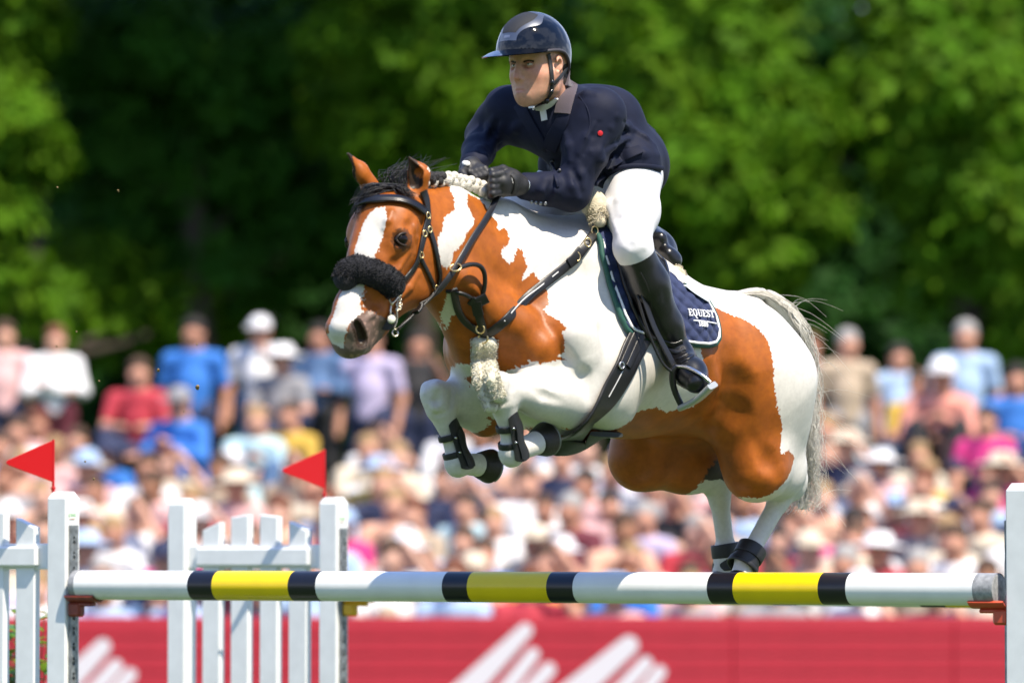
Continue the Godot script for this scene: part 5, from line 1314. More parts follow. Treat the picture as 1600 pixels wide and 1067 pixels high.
# ------------------------------------------------------------------ the rider
var SKIN_BODY: Array = [
		[0.285, 3.1611, -0.085, 0.078, 0.255, 3.1531, -0.085, 0.08, 0.05, 0, 0, 1, 0.92],
		[0.31, 3.1531, -0.085, 0.07, 0.313, 3.1031, -0.085, 0.06, 0.04, 0, 0, 1, 0.95],
		[0.319, 3.1031, -0.085, 0.05, 0.321, 3.0431, -0.085, 0.036, 0.04],
		[0.343, 3.0201, -0.085, 0.018, 0.346, 3.0171, -0.085, 0.017, 0.025, 0, 0, 1, 1.3],
		[0.277, 3.0831, -0.031, 0.02, 0.281, 3.0531, -0.035, 0.018, 0.03],
		[0.281, 3.0511, -0.036, 0.018, 0.335, 3.0191, -0.067, 0.017, 0.025],
		[0.303, 3.0731, -0.041, 0.022, 0.303, 3.0731, -0.041, 0.022, 0.035],
		[0.337, 3.0891, -0.042, 0.019, 0.305, 3.0951, -0.028, 0.017, 0.025],
		[0.361, 3.1471, -0.073, 0.013, 0.343, 3.1451, -0.039, 0.011, 0.02],
		[0.377, 3.0781, -0.074, 0.0075, 0.377, 3.0781, -0.074, 0.0075, 0.008],
		[0.331, 3.0481, -0.055, 0.022, 0.331, 3.0481, -0.055, 0.022, 0.03],
		[0.277, 3.0831, -0.139, 0.02, 0.281, 3.0531, -0.135, 0.018, 0.03],
		[0.281, 3.0511, -0.134, 0.018, 0.335, 3.0191, -0.103, 0.017, 0.025],
		[0.303, 3.0731, -0.129, 0.022, 0.303, 3.0731, -0.129, 0.022, 0.035],
		[0.337, 3.0891, -0.128, 0.019, 0.305, 3.0951, -0.142, 0.017, 0.025],
		[0.361, 3.1471, -0.097, 0.013, 0.343, 3.1451, -0.131, 0.011, 0.02],
		[0.377, 3.0781, -0.096, 0.0075, 0.377, 3.0781, -0.096, 0.0075, 0.008],
		[0.331, 3.0481, -0.115, 0.022, 0.331, 3.0481, -0.115, 0.022, 0.03],
		[0.367, 3.1351, -0.085, 0.0065, 0.385, 3.0971, -0.085, 0.0085, 0.014],
		[0.385, 3.0931, -0.085, 0.009, 0.389, 3.0831, -0.085, 0.0095, 0.008],
		[0.359, 3.0571, -0.085, 0.014, 0.359, 3.0331, -0.085, 0.013, 0.02, 0, 0, 1, 1.5],
		[0.3695, 3.0486, -0.097, 0.0052, 0.3695, 3.0486, -0.073, 0.0052, 0.006],
		[0.368, 3.0371, -0.095, 0.0062, 0.368, 3.0371, -0.075, 0.0062, 0.006],
		[0.3775, 3.0428, -0.105, 0.0016, 0.3775, 3.0428, -0.065, 0.0016, 0.004, 0, 0, 1, 1, -1],
		[0.373, 3.1231, -0.053, 0.014, 0.373, 3.1231, -0.053, 0.014, 0.01, 0, 0, 1, 1.4, -1],
		[0.3535, 3.1231, -0.054, 0.0142, 0.3535, 3.1231, -0.054, 0.0142, 0.003],
		[0.3825, 3.0741, -0.0785, 0.0028, 0.3825, 3.0741, -0.0785, 0.0028, 0.003, 0, 0, 1, 1, -1],
		[0.373, 3.1231, -0.117, 0.014, 0.373, 3.1231, -0.117, 0.014, 0.01, 0, 0, 1, 1.4, -1],
		[0.3535, 3.1231, -0.116, 0.0142, 0.3535, 3.1231, -0.116, 0.0142, 0.003],
		[0.3825, 3.0741, -0.0915, 0.0028, 0.3825, 3.0741, -0.0915, 0.0028, 0.003, 0, 0, 1, 1, -1],
		[0.25, 3.0731, -0.085, 0.052, 0.1379, 2.9761, -0.05, 0.056, 0.03],
		[0.281, 3.1271, -0.005, 0.027, 0.289, 3.0991, -0.012, 0.014, 0.006, -0.4472, 0, 0.8944, 0.38],
		[0.288, 3.1251, 0.005, 0.013, 0.291, 3.1111, -0.001, 0.008, 0.006, 0, 0, 1, 1, -1],
		[0.281, 3.1271, -0.165, 0.027, 0.289, 3.0991, -0.158, 0.014, 0.006, -0.4472, 0, -0.8944, 0.38],
		[0.288, 3.1251, -0.175, 0.013, 0.291, 3.1111, -0.169, 0.008, 0.006, 0, 0, 1, 1, -1],
		[0.1379, 2.9761, -0.05, 0.07, -0.1774, 2.8424, 0.02, 0.09, 0.05],
		[0.1379, 2.9761, -0.05, 0.05, 0.1454, 2.9818, -0.215, 0.05, 0.04],
		[0.1454, 2.9818, -0.215, 0.045, 0.2236, 2.7341, -0.165, 0.035, 0.02],
		[0.2236, 2.7341, -0.165, 0.035, 0.3444, 2.7492, -0.085, 0.026, 0.02],
		[0.1379, 2.9761, -0.05, 0.05, 0.1943, 3.0073, 0.13, 0.05, 0.04],
		[0.1943, 3.0073, 0.13, 0.045, 0.1667, 2.9355, 0.25, 0.035, 0.02],
		[0.1667, 2.9355, 0.25, 0.035, 0.4142, 2.8224, 0.07, 0.026, 0.02],
		[0.3444, 2.7492, -0.085, 0.026, 0.3873, 2.7531, -0.076, 0.026, 0.02],
		[0.4142, 2.8224, 0.07, 0.026, 0.4588, 2.8049, 0.058, 0.026, 0.02],
		[-0.1774, 2.8424, 0.02, 0.08, -0.1053, 2.8041, -0.13, 0.07, 0.04],
		[-0.1053, 2.8041, -0.13, 0.07, 0.1252, 2.5616, -0.33, 0.045, 0.02],
		[0.1252, 2.5616, -0.33, 0.045, -0.088, 2.2351, -0.335, 0.03, 0.02],
		[-0.088, 2.2351, -0.335, 0.03, -0.052, 2.1898, -0.4025, 0.025, 0.02],
		[-0.1774, 2.8424, 0.02, 0.08, -0.1564, 2.8215, 0.15, 0.07, 0.04],
		[-0.1564, 2.8215, 0.15, 0.07, 0.1252, 2.5616, 0.33, 0.045, 0.02],
		[0.1252, 2.5616, 0.33, 0.045, -0.088, 2.2351, 0.335, 0.03, 0.02],
		[-0.088, 2.2351, 0.335, 0.03, -0.052, 2.1898, 0.4025, 0.025, 0.02],
	]

func face_tone(p: Vector3) -> Color:
	var c := Color(0.52, 0.27, 0.18)
	var q := p - Vector3(0.285, 3.1231, -0.085)
	if q.length() < 0.2:
		var lip := 1.0 if absf(q.y + 0.0805) < 0.0105 * (1.0 - absf(q.z) / 0.026) and q.x > 0.07 else 0.0
		var beard := clampf((-0.052 - q.y) * 40.0, 0.0, 1.0) * clampf((q.x + 0.03) * 20.0, 0.0, 1.0) * (0.6 + 0.5 * noise.get_noise_3dv(p * 400.0))
		var flush := clampf(1.0 - (Vector3(q.x, q.y, absf(q.z)) - Vector3(0.065, -0.03, 0.045)).length() / 0.04, 0.0, 1.0)
		flush += clampf(1.0 - (q - Vector3(0.104, -0.038, 0)).length() / 0.02, 0.0, 1.0)
		c = c.lerp(Color(0.56, 0.20, 0.135), clampf(flush, 0.0, 1.0) * 0.6).lerp(Color(0.36, 0.20, 0.13), beard * 0.38)
		if lip > 0.0: c = c.lerp(Color(0.44, 0.15, 0.12), 0.45)
	var v := 1.0 + 0.10 * noise.get_noise_3dv(p * 60.0) + 0.06 * noise.get_noise_3dv(p * 300.0)
	return Color(c.r * v, c.g * v, c.b * v)

func build_rider() -> void:
	var o := on_horse("person", "rider in navy jacket, white breeches and black helmet crouched over the horse", "person")
	# skin: fine round the head, coarser under the clothes; one body
	var f := Field.new(SKIN_BODY)
	var neck := 2.9931
	var low := f.net(0.012, f.lo, Vector3(f.hi.x, neck + 0.01, f.hi.z))
	var head := f.net(0.0032, Vector3(0.085, neck, -0.225), Vector3(0.445, f.hi.y, 0.055))
	var at: int = low[0].size()
	var V: PackedVector3Array = low[0]
	V.append_array(head[0])
	low[1].append_array(head[1])
	for j in head[2]: low[2].append(j + at)
	var C := PackedColorArray()
	for p in V: C.append(face_tone(p))
	var skin := grain(mat(Color.WHITE, 0.48, {"vertex_color_use_as_albedo": true, "subsurf_scatter_enabled": true, "subsurf_scatter_strength": 0.12}), null, M.hair, 40.0, 0.01)
	var b := put("body", as_mesh(V, low[1], low[2], C), skin, o)
	for s in [-1.0, 1.0]:
		var e := Vector3(0.285, 3.1231, -0.085) + Vector3(0.0688, 0.0, -0.031 * s)
		var eye := put("eye", blob(e, Vector3.ONE * 0.0149, 24), mat(lin(0.55, 0.50, 0.46), 0.15), b)
		put("iris", blob(e + Vector3(0.0108, 0.0008, 0.0005 * s), Vector3(0.0046, 0.0058, 0.0058), 16), mat(lin(0.05, 0.07, 0.06), 0.08), eye)
		for k in 2:
			var arc := PackedVector3Array()
			for q in 11:
				var g := lerpf(-1.1, 1.1, q / 10.0)
				arc.append(e + Vector3(cos(g) * 0.0138, (0.0062 - 0.003 * g * g) if k == 0 else (-0.0072 + 0.0035 * g * g), sin(g) * 0.0138))
			put("eyelid", Shape.new().tube(arc, 0.0034 if k == 0 else 0.0026, 8).mesh(), mat(lin(0.30, 0.13, 0.085) if k == 0 else lin(0.45, 0.22, 0.15), 0.5), eye)
	M.hairy = mat(lin(0.035, 0.02, 0.012), 0.8)
	put("eyebrow", strap([PackedVector3Array([Vector3(0.3736, 3.1303, -0.1006), Vector3(0.3656, 3.1341, -0.112), Vector3(0.3628, 3.1309, -0.1332)]),
		PackedVector3Array([Vector3(0.0923, -0.6407, -0.7622), Vector3(0.6851, -0.7032, -0.19), Vector3(0.8983, -0.3697, -0.2375)])], 0.007, 0.003, 4), M.hairy, b)
	put("eyebrow", strap([PackedVector3Array([Vector3(0.3566, 3.1349, -0.027), Vector3(0.3667, 3.1354, -0.0468), Vector3(0.3847, 3.129, -0.0789)]),
		PackedVector3Array([Vector3(0.6432, -0.1885, 0.7422), Vector3(0.6402, -0.7682, -0.004), Vector3(0.9752, 0.0607, 0.2126)])], 0.006, 0.003, 4), M.hairy, b)
	put("hair", body([
		[0.249, 3.1231, -0.085, 0.076, 0.239, 3.0951, -0.085, 0.06, 0.03, 0, 0, 1, 0.93],
	], 0.006), M.hairy, o)
	# clothes
	var navy := grain(mat(lin(0.0085, 0.0115, 0.030), 0.7, {"metallic_specular": 0.3, "rim_enabled": true, "rim": 0.12, "rim_tint": 0.6}), M.tuft, M.fold, 3.0, 0.22)
	M.navy = navy
	var plain := grain(mat(lin(0.0085, 0.0115, 0.030), 0.7, {"metallic_specular": 0.3, "rim_enabled": true, "rim": 0.12, "rim_tint": 0.6}), M.tuft, null, 5.0)
	var jacket := put("jacket", body([
		[-0.1774, 2.8924, 0.02, 0.135, 0.0125, 2.9435, -0.0185, 0.125, 0.08],
		[0.0125, 2.9435, -0.0185, 0.125, 0.1379, 2.9661, -0.05, 0.105, 0.08],
		[-0.1974, 2.8424, -0.055, 0.115, -0.1974, 2.8424, 0.095, 0.115, 0.06],
		[-0.0853, 2.8391, -0.13, 0.108, -0.1453, 2.8541, -0.1, 0.1, 0.05],
		[-0.1364, 2.8565, 0.15, 0.108, -0.1964, 2.8715, 0.12, 0.1, 0.05],
		[0.1311, 2.9579, -0.1737, 0.085, 0.1677, 2.977, 0.085, 0.085, 0.08],
		[-0.0775, 2.9935, -0.0785, 0.085, -0.0775, 2.9935, 0.0415, 0.085, 0.08],
		[0.1379, 3.0161, -0.05, 0.058, 0.1559, 2.9961, -0.05, 0.07, 0.05],
		[0.1454, 2.9818, -0.215, 0.076, 0.1845, 2.8579, -0.19, 0.064, 0.06],
		[0.1845, 2.8579, -0.19, 0.064, 0.2236, 2.7341, -0.165, 0.056, 0.03],
		[0.2236, 2.7341, -0.165, 0.056, 0.29, 2.7424, -0.121, 0.05, 0.03],
		[0.29, 2.7424, -0.121, 0.05, 0.3444, 2.7492, -0.085, 0.043, 0.02],
		[0.1943, 3.0073, 0.13, 0.076, 0.1805, 2.9714, 0.19, 0.064, 0.06],
		[0.1805, 2.9714, 0.19, 0.064, 0.1667, 2.9355, 0.25, 0.056, 0.03],
		[0.1667, 2.9355, 0.25, 0.056, 0.3028, 2.8733, 0.151, 0.05, 0.03],
		[0.3028, 2.8733, 0.151, 0.05, 0.4142, 2.8224, 0.07, 0.043, 0.02],
		[-0.2431, 2.9031, -0.06, 0.045, -0.3431, 2.9013, 0.02, 0.045, 0.05],
		[0.213, 2.9354, -0.2478, 0.0054, 0.2263, 2.8966, -0.2336, 0.012, 0.016],
		[0.2263, 2.8966, -0.2336, 0.012, 0.2438, 2.852, -0.2167, 0.0054, 0.016],
		[0.179, 2.9067, -0.2653, 0.0054, 0.2006, 2.8538, -0.2526, 0.012, 0.016],
		[0.2006, 2.8538, -0.2526, 0.012, 0.2214, 2.8032, -0.2304, 0.0054, 0.016],
		[0.2449, 2.8172, -0.2116, 0.0054, 0.24, 2.785, -0.2168, 0.012, 0.016],
		[0.24, 2.785, -0.2168, 0.012, 0.2363, 2.7459, -0.2211, 0.0054, 0.016],
		[0.263, 2.7828, -0.1887, 0.0054, 0.2618, 2.7483, -0.2054, 0.012, 0.016],
		[0.2618, 2.7483, -0.2054, 0.012, 0.2475, 2.7129, -0.2116, 0.0054, 0.016],
		[0.2895, 2.7638, -0.1711, 0.0054, 0.3046, 2.7339, -0.1682, 0.012, 0.016],
		[0.3046, 2.7339, -0.1682, 0.012, 0.3006, 2.7041, -0.1504, 0.0054, 0.016],
		[0.325, 2.7651, -0.1463, 0.0054, 0.3333, 2.734, -0.1439, 0.012, 0.016],
		[0.3333, 2.734, -0.1439, 0.012, 0.3242, 2.7078, -0.1292, 0.0054, 0.016],
		[0.1688, 2.9304, -0.2743, 0.0054, 0.0032, 2.9131, -0.17, 0.012, 0.016],
		[0.0032, 2.9131, -0.17, 0.012, -0.0191, 2.8786, -0.1955, 0.0054, 0.016],
		[0.1952, 2.8448, -0.2523, 0.0054, 0.1246, 2.8816, -0.2465, 0.012, 0.016],
		[0.1246, 2.8816, -0.2465, 0.012, -0.0318, 2.9161, -0.182, 0.0054, 0.016],
		[0.2247, 2.8562, -0.2404, 0.0054, 0.1871, 2.8325, -0.2498, 0.012, 0.016],
		[0.1871, 2.8325, -0.2498, 0.012, 0.0111, 2.8195, -0.1545, 0.0054, 0.016],
		[0.1519, 2.9661, -0.2851, 0.0054, -0.0314, 2.9505, -0.172, 0.012, 0.016],
		[-0.0314, 2.9505, -0.172, 0.012, -0.0666, 2.9162, -0.196, 0.0054, 0.016],
		[0.2013, 2.8748, -0.0356, 0.0054, -0.033, 2.8416, 0.1373, 0.012, 0.016],
		[-0.033, 2.8416, 0.1373, 0.012, 0.2953, 2.7584, -0.1704, 0.0054, 0.016],
		[0.2309, 2.9205, -0.1496, 0.0054, 0.2469, 2.8725, -0.1794, 0.012, 0.016],
		[0.2469, 2.8725, -0.1794, 0.012, 0.2525, 2.8291, -0.1881, 0.0054, 0.016],
		[0.2652, 2.9787, 0.1138, 0.0054, 0.2515, 2.953, 0.1479, 0.012, 0.016],
		[0.2515, 2.953, 0.1479, 0.012, 0.3114, 2.9091, 0.1191, 0.0054, 0.016],
		[0.2543, 2.9551, 0.0874, 0.0054, 0.2392, 2.9182, 0.1371, 0.012, 0.016],
		[0.2392, 2.9182, 0.1371, 0.012, 0.3295, 2.8693, 0.0859, 0.0054, 0.016],
		[0.3234, 2.8886, 0.0999, 0.0054, 0.3862, 2.8657, 0.0677, 0.012, 0.016],
		[0.3862, 2.8657, 0.0677, 0.012, 0.4287, 2.8504, 0.0523, 0.0054, 0.016],
		[0.3075, 2.8689, 0.0956, 0.0054, 0.3999, 2.8419, 0.0425, 0.012, 0.016],
		[0.3999, 2.8419, 0.0425, 0.012, 0.4295, 2.8297, 0.0382, 0.0054, 0.016],
		[-0.0487, 2.938, -0.1789, 0.0054, -0.0821, 2.917, -0.1975, 0.012, 0.016],
		[-0.0821, 2.917, -0.1975, 0.012, -0.1172, 2.8952, -0.2076, 0.0054, 0.016],
		[-0.0184, 2.8575, -0.2035, 0.0054, -0.0494, 2.8641, -0.2212, 0.012, 0.016],
		[-0.0494, 2.8641, -0.2212, 0.012, -0.1162, 2.8643, -0.2232, 0.0054, 0.016],
		[0.2055, 3.027, -0.1728, 0.0054, 0.1994, 3.0348, -0.2056, 0.012, 0.016],
		[0.1994, 3.0348, -0.2056, 0.012, 0.1925, 3.0294, -0.2411, 0.0054, 0.016],
		[0.2504, 2.9599, -0.0025, 0.0054, 0.243, 2.9449, 0.0427, 0.012, 0.016],
		[0.243, 2.9449, 0.0427, 0.012, 0.2368, 2.9295, 0.0796, 0.0054, 0.016],
		[0.2102, 2.943, -0.2671, 0.0036, 0.2259, 2.9035, -0.2564, 0.008, 0.012, 0, 0, 1, 1, -1],
		[0.2259, 2.9035, -0.2564, 0.008, 0.2447, 2.8474, -0.2362, 0.0036, 0.012, 0, 0, 1, 1, -1],
		[0.2628, 2.798, -0.2052, 0.0036, 0.2611, 2.7626, -0.2239, 0.008, 0.012, 0, 0, 1, 1, -1],
		[0.2611, 2.7626, -0.2239, 0.008, 0.2474, 2.7215, -0.2284, 0.0036, 0.012, 0, 0, 1, 1, -1],
		[0.3146, 2.7664, -0.1697, 0.0036, 0.3287, 2.7271, -0.1674, 0.008, 0.012, 0, 0, 1, 1, -1],
		[0.3287, 2.7271, -0.1674, 0.008, 0.3175, 2.6954, -0.145, 0.0036, 0.012, 0, 0, 1, 1, -1],
		[0.1805, 2.8651, -0.2709, 0.0036, 0.1133, 2.8937, -0.2655, 0.008, 0.012, 0, 0, 1, 1, -1],
		[0.1133, 2.8937, -0.2655, 0.008, -0.0151, 2.9012, -0.2015, 0.0036, 0.012, 0, 0, 1, 1, -1],
		[0.2713, 2.9632, 0.1009, 0.0036, 0.2642, 2.9337, 0.1236, 0.008, 0.012, 0, 0, 1, 1, -1],
		[0.2642, 2.9337, 0.1236, 0.008, 0.3248, 2.8997, 0.09, 0.0036, 0.012, 0, 0, 1, 1, -1],
		[0.1137, 2.9507, -0.2889, 0.0036, -0.0467, 2.9324, -0.2011, 0.008, 0.012, 0, 0, 1, 1, -1],
		[-0.0467, 2.9324, -0.2011, 0.008, -0.078, 2.909, -0.2201, 0.0036, 0.012, 0, 0, 1, 1, -1],
		[-0.2596, 2.971, -0.03, 0.01, -0.349, 2.8938, -0.05, 0.016, 0.03],
		[-0.3198, 2.9848, 0, 0.012, -0.316, 2.9623, -0.03, 0.012, 0.03],
	], 0.0065), navy, o)
	var velvet := grain(mat(lin(0.085, 0.068, 0.085), 0.9, {"rim_enabled": true, "rim": 0.8}), M.tuft, M.weave, 30.0, 0.008)
	put("collar", strap([PackedVector3Array([Vector3(0.2028, 3.0939, -0.1293), Vector3(0.1763, 3.075, -0.1111), Vector3(0.2161, 3.0374, -0.1404), Vector3(0.2349, 3.0045, -0.1451), Vector3(0.243, 2.9771, -0.1438)]),
		PackedVector3Array([Vector3(-0.6623, -0.1679, -0.7302), Vector3(0.3318, 0.8513, -0.4065), Vector3(0.725, 0.6495, -0.2291), Vector3(0.9108, 0.3687, -0.1858), Vector3(0.9717, 0.1718, -0.1619)])], 0.058, 0.014), velvet, jacket)
	put("lapel", strap([PackedVector3Array([Vector3(0.2396, 2.9807, -0.1475), Vector3(0.2436, 2.9482, -0.1401), Vector3(0.2385, 2.9091, -0.1096), Vector3(0.2156, 2.8718, -0.0637)]),
		PackedVector3Array([Vector3(0.9683, 0.208, -0.1383), Vector3(0.9946, -0.0254, -0.1003), Vector3(0.9081, -0.4037, -0.111), Vector3(0.617, -0.7832, -0.0765)])], 0.05, 0.009), plain, jacket)
	put("lapel", strap([PackedVector3Array([Vector3(0.251, 3.0171, 0.028), Vector3(0.2629, 2.9752, -0.0083), Vector3(0.2554, 2.9241, -0.0393), Vector3(0.222, 2.8764, -0.0477)]),
		PackedVector3Array([Vector3(0.9083, 0.3969, -0.1321), Vector3(0.9894, 0.1351, 0.0534), Vector3(0.9312, -0.3644, 0.0042), Vector3(0.6624, -0.7492, -0.0021)])], 0.042, 0.009), plain, jacket)
	put("pocket_flap", strap([PackedVector3Array([Vector3(0.1279, 2.8213, -0.2357), Vector3(0.0171, 2.849, -0.1764), Vector3(-0.0043, 2.8659, -0.2053), Vector3(-0.0346, 2.8798, -0.2275)]),
		PackedVector3Array([Vector3(-0.5489, -0.4422, -0.7093), Vector3(0.8566, -0.0099, -0.5158), Vector3(0.823, 0.2909, -0.4879), Vector3(0.587, 0.6367, -0.5)])], 0.034, 0.008), plain, jacket)
	put("hem", strap([PackedVector3Array([Vector3(0.1739, 2.7589, -0.2224), Vector3(0.0198, 2.7981, -0.1221), Vector3(0.0196, 2.8158, -0.171), Vector3(-0.0024, 2.8254, -0.2026), Vector3(-0.0372, 2.827, -0.2294), Vector3(-0.0844, 2.8261, -0.2404), Vector3(-0.1384, 2.8249, -0.2269)]),
		PackedVector3Array([Vector3(-0.5729, -0.2779, -0.7711), Vector3(0.864, -0.4983, -0.072), Vector3(0.1954, -0.4222, -0.8852), Vector3(0.7466, -0.1243, -0.6536), Vector3(0.4328, -0.1093, -0.8948), Vector3(0.008, -0.1173, -0.9931), Vector3(-0.5434, -0.1054, -0.8328)])], 0.014, 0.010), plain, jacket)
	put("front_edge", strap([PackedVector3Array([Vector3(0.2151, 2.8736, -0.0588), Vector3(0.1404, 2.8406, -0.0085), Vector3(0.2976, 2.7809, -0.1651), Vector3(0.3077, 2.745, -0.1852)]),
		PackedVector3Array([Vector3(0.6209, -0.782, -0.0538), Vector3(0.384, -0.9101, 0.1556), Vector3(0.3679, 0.7438, -0.5581), Vector3(0.3314, 0.3301, -0.8839)])], 0.012, 0.006), plain, jacket)
	put("sleeve_seam", strap([PackedVector3Array([Vector3(0.2176, 3.0301, -0.191), Vector3(0.2256, 2.9874, -0.2322), Vector3(0.227, 2.9372, -0.2439), Vector3(0.243, 2.8969, -0.2396)]),
		PackedVector3Array([Vector3(0.962, 0.2447, 0.121), Vector3(0.9252, 0.1894, -0.3289), Vector3(0.9184, 0.1814, -0.3516), Vector3(0.9031, 0.0743, -0.423)])], 0.004, 0.003), plain, jacket)
	var horn := mat(lin(0.03, 0.03, 0.035), 0.2)
	for p in PackedVector3Array([Vector3(0.1521, 2.8412, -0.0236), Vector3(0.2751, 2.7977, -0.1612)]): put("button", blob(p, Vector3(0.006, 0.007, 0.006), 12), horn, jacket)
	for p in PackedVector3Array([Vector3(0.3393, 2.7013, -0.1036), Vector3(0.3323, 2.6983, -0.1154), Vector3(0.3282, 2.6958, -0.1308), Vector3(0.315, 2.6955, -0.1384)]): put("cuff_button", blob(p, Vector3(0.006, 0.007, 0.006), 10), mat(lin(0.25, 0.26, 0.28), 0.2, {"metallic": 0.6}), jacket)
	var bd := [PackedVector3Array([Vector3(0.2024, 2.9117, -0.2648)]),
		PackedVector3Array([Vector3(0.5253, -0.1509, -0.8374)])]
	put("badge", Shape.new().lathe(bd[0][0], bd[1][0], [Vector2(0.0085, 0.0), Vector2(0.008, 0.002), Vector2(0.0, 0.0025)], 16).mesh(), mat(lin(0.55, 0.02, 0.03), 0.3), jacket)
	var shirt := mat(lin(0.70, 0.71, 0.73), 0.8)
	put("shirt_collar", strap([PackedVector3Array([Vector3(0.2508, 3.0239, -0.1267), Vector3(0.2523, 3.0041, -0.0977), Vector3(0.2601, 2.9982, -0.0699), Vector3(0.2617, 3.0015, -0.0467), Vector3(0.3445, 2.9923, -0.1069)]),
		PackedVector3Array([Vector3(-0.0625, -0.7767, -0.6268), Vector3(0.5561, -0.7395, -0.3793), Vector3(0.9645, 0.2078, -0.1628), Vector3(0.972, 0.232, -0.0363), Vector3(0.2174, -0.9265, -0.3071)])], 0.020, 0.006), shirt, o)
	put("shirt_front", strap([PackedVector3Array([Vector3(0.2545, 3.0034, -0.0704), Vector3(0.2568, 2.9828, -0.0777), Vector3(0.2559, 2.9586, -0.0822)]),
		PackedVector3Array([Vector3(0.9512, 0.2568, -0.171), Vector3(0.9741, 0.0957, -0.2051), Vector3(0.9722, -0.091, -0.2156)])], 0.022, 0.005), shirt, o)
	put("breeches", body([
		[-0.1774, 2.8124, -0.04, 0.12, -0.1774, 2.8124, 0.08, 0.12, 0.05],
		[-0.1053, 2.8041, -0.13, 0.096, 0.01, 2.6829, -0.23, 0.077, 0.06],
		[0.01, 2.6829, -0.23, 0.077, 0.1252, 2.5616, -0.33, 0.054, 0.05],
		[0.1252, 2.5616, -0.33, 0.053, 0.0719, 2.48, -0.3312, 0.048, 0.04],
		[-0.1564, 2.8215, 0.15, 0.096, -0.0156, 2.6916, 0.24, 0.077, 0.06],
		[-0.0156, 2.6916, 0.24, 0.077, 0.1252, 2.5616, 0.33, 0.054, 0.05],
		[0.1252, 2.5616, 0.33, 0.053, 0.0719, 2.48, 0.3312, 0.048, 0.04],
		[-0.0158, 2.7662, -0.2639, 0.0054, 0.0577, 2.732, -0.2746, 0.012, 0.018],
		[0.0577, 2.732, -0.2746, 0.012, 0.0883, 2.7097, -0.2417, 0.0054, 0.018],
		[0.0014, 2.735, -0.2929, 0.0054, 0.0678, 2.6874, -0.3064, 0.012, 0.018],
		[0.0678, 2.6874, -0.3064, 0.012, 0.1107, 2.6598, -0.2856, 0.0054, 0.018],
		[0.1051, 2.6472, -0.2339, 0.0054, 0.1618, 2.6028, -0.3138, 0.012, 0.018],
		[0.1618, 2.6028, -0.3138, 0.012, 0.1789, 2.5602, -0.3444, 0.0054, 0.018],
		[0.1254, 2.5906, -0.3777, 0.0054, 0.1626, 2.5754, -0.3688, 0.0054, 0.018],
		[0.1422, 2.5603, -0.3829, 0.0054, 0.1702, 2.548, -0.3595, 0.0054, 0.018],
		[0.0081, 2.7477, -0.1245, 0.0054, 0.0864, 2.6977, -0.2041, 0.012, 0.018],
		[0.0864, 2.6977, -0.2041, 0.012, 0.105, 2.6564, -0.236, 0.0054, 0.018],
	], 0.007), grain(mat(lin(0.64, 0.64, 0.66), 0.8), M.fine, M.fold, 3.0, 0.2), o)
	for k in 2:
		var bt := put("boot", body([[
		[0.1061, 2.5322, -0.3304, 0.059, 0.0527, 2.4506, -0.3317, 0.061, 0.03],
		[0.0527, 2.4506, -0.3317, 0.061, -0.0283, 2.3265, -0.3336, 0.049, 0.03],
		[-0.0283, 2.3265, -0.3336, 0.049, -0.088, 2.2351, -0.335, 0.041, 0.03],
		[-0.088, 2.2351, -0.335, 0.042, -0.123, 2.1801, -0.335, 0.038, 0.03],
		[-0.123, 2.1801, -0.335, 0.036, -0.0448, 2.1807, -0.416, 0.036, 0.03],
		[-0.07, 2.2124, -0.3688, 0.042, -0.0412, 2.1762, -0.4228, 0.042, 0.03],
		[-0.0448, 2.1807, -0.416, 0.045, -0.016, 2.1445, -0.47, 0.04, 0.03, 0, 0.9578, 0.2873, 0.8],
	], [
		[0.1061, 2.5322, 0.3304, 0.059, 0.0527, 2.4506, 0.3317, 0.061, 0.03],
		[0.0527, 2.4506, 0.3317, 0.061, -0.0283, 2.3265, 0.3336, 0.049, 0.03],
		[-0.0283, 2.3265, 0.3336, 0.049, -0.088, 2.2351, 0.335, 0.041, 0.03],
		[-0.088, 2.2351, 0.335, 0.042, -0.123, 2.1801, 0.335, 0.038, 0.03],
		[-0.123, 2.1801, 0.335, 0.036, -0.0448, 2.1807, 0.416, 0.036, 0.03],
		[-0.07, 2.2124, 0.3688, 0.042, -0.0412, 2.1762, 0.4228, 0.042, 0.03],
		[-0.0448, 2.1807, 0.416, 0.045, -0.016, 2.1445, 0.47, 0.04, 0.03, 0, 0.9578, 0.2873, 0.8],
	]][k], 0.006), M.leather, o)
		if k == 0:
			put("seam", strap([PackedVector3Array([Vector3(0.1316, 2.4829, -0.3664), Vector3(0.1051, 2.4345, -0.3747), Vector3(0.069, 2.3773, -0.3567), Vector3(0.0387, 2.33, -0.3279)]),
		PackedVector3Array([Vector3(0.6901, -0.4157, -0.5924), Vector3(0.709, -0.3194, -0.6287), Vector3(0.6223, -0.6704, -0.4042), Vector3(0.8723, -0.4795, 0.0958)])], 0.004, 0.003), M.strap, bt)
			put("spur_strap", strap([PackedVector3Array([Vector3(-0.0281, 2.219, -0.3455), Vector3(-0.0004, 2.2094, -0.4053), Vector3(-0.0135, 2.2211, -0.4309), Vector3(-0.0413, 2.232, -0.4287)]),
		PackedVector3Array([Vector3(0.9607, -0.0747, 0.2672), Vector3(0.7876, 0.585, 0.1938), Vector3(0.5329, 0.82, -0.2086), Vector3(0.1141, 0.9505, -0.289)])], 0.014, 0.005), M.leather, bt)
			put("crease", strap([PackedVector3Array([Vector3(-0.0224, 2.2525, -0.3408), Vector3(-0.0316, 2.2424, -0.3694), Vector3(-0.0527, 2.2526, -0.3882)]),
		PackedVector3Array([Vector3(0.8307, -0.5462, -0.1077), Vector3(0.9094, 0.2539, -0.3293), Vector3(0.4174, 0.5851, -0.6953)])], 0.016, 0.010), M.leather, bt)
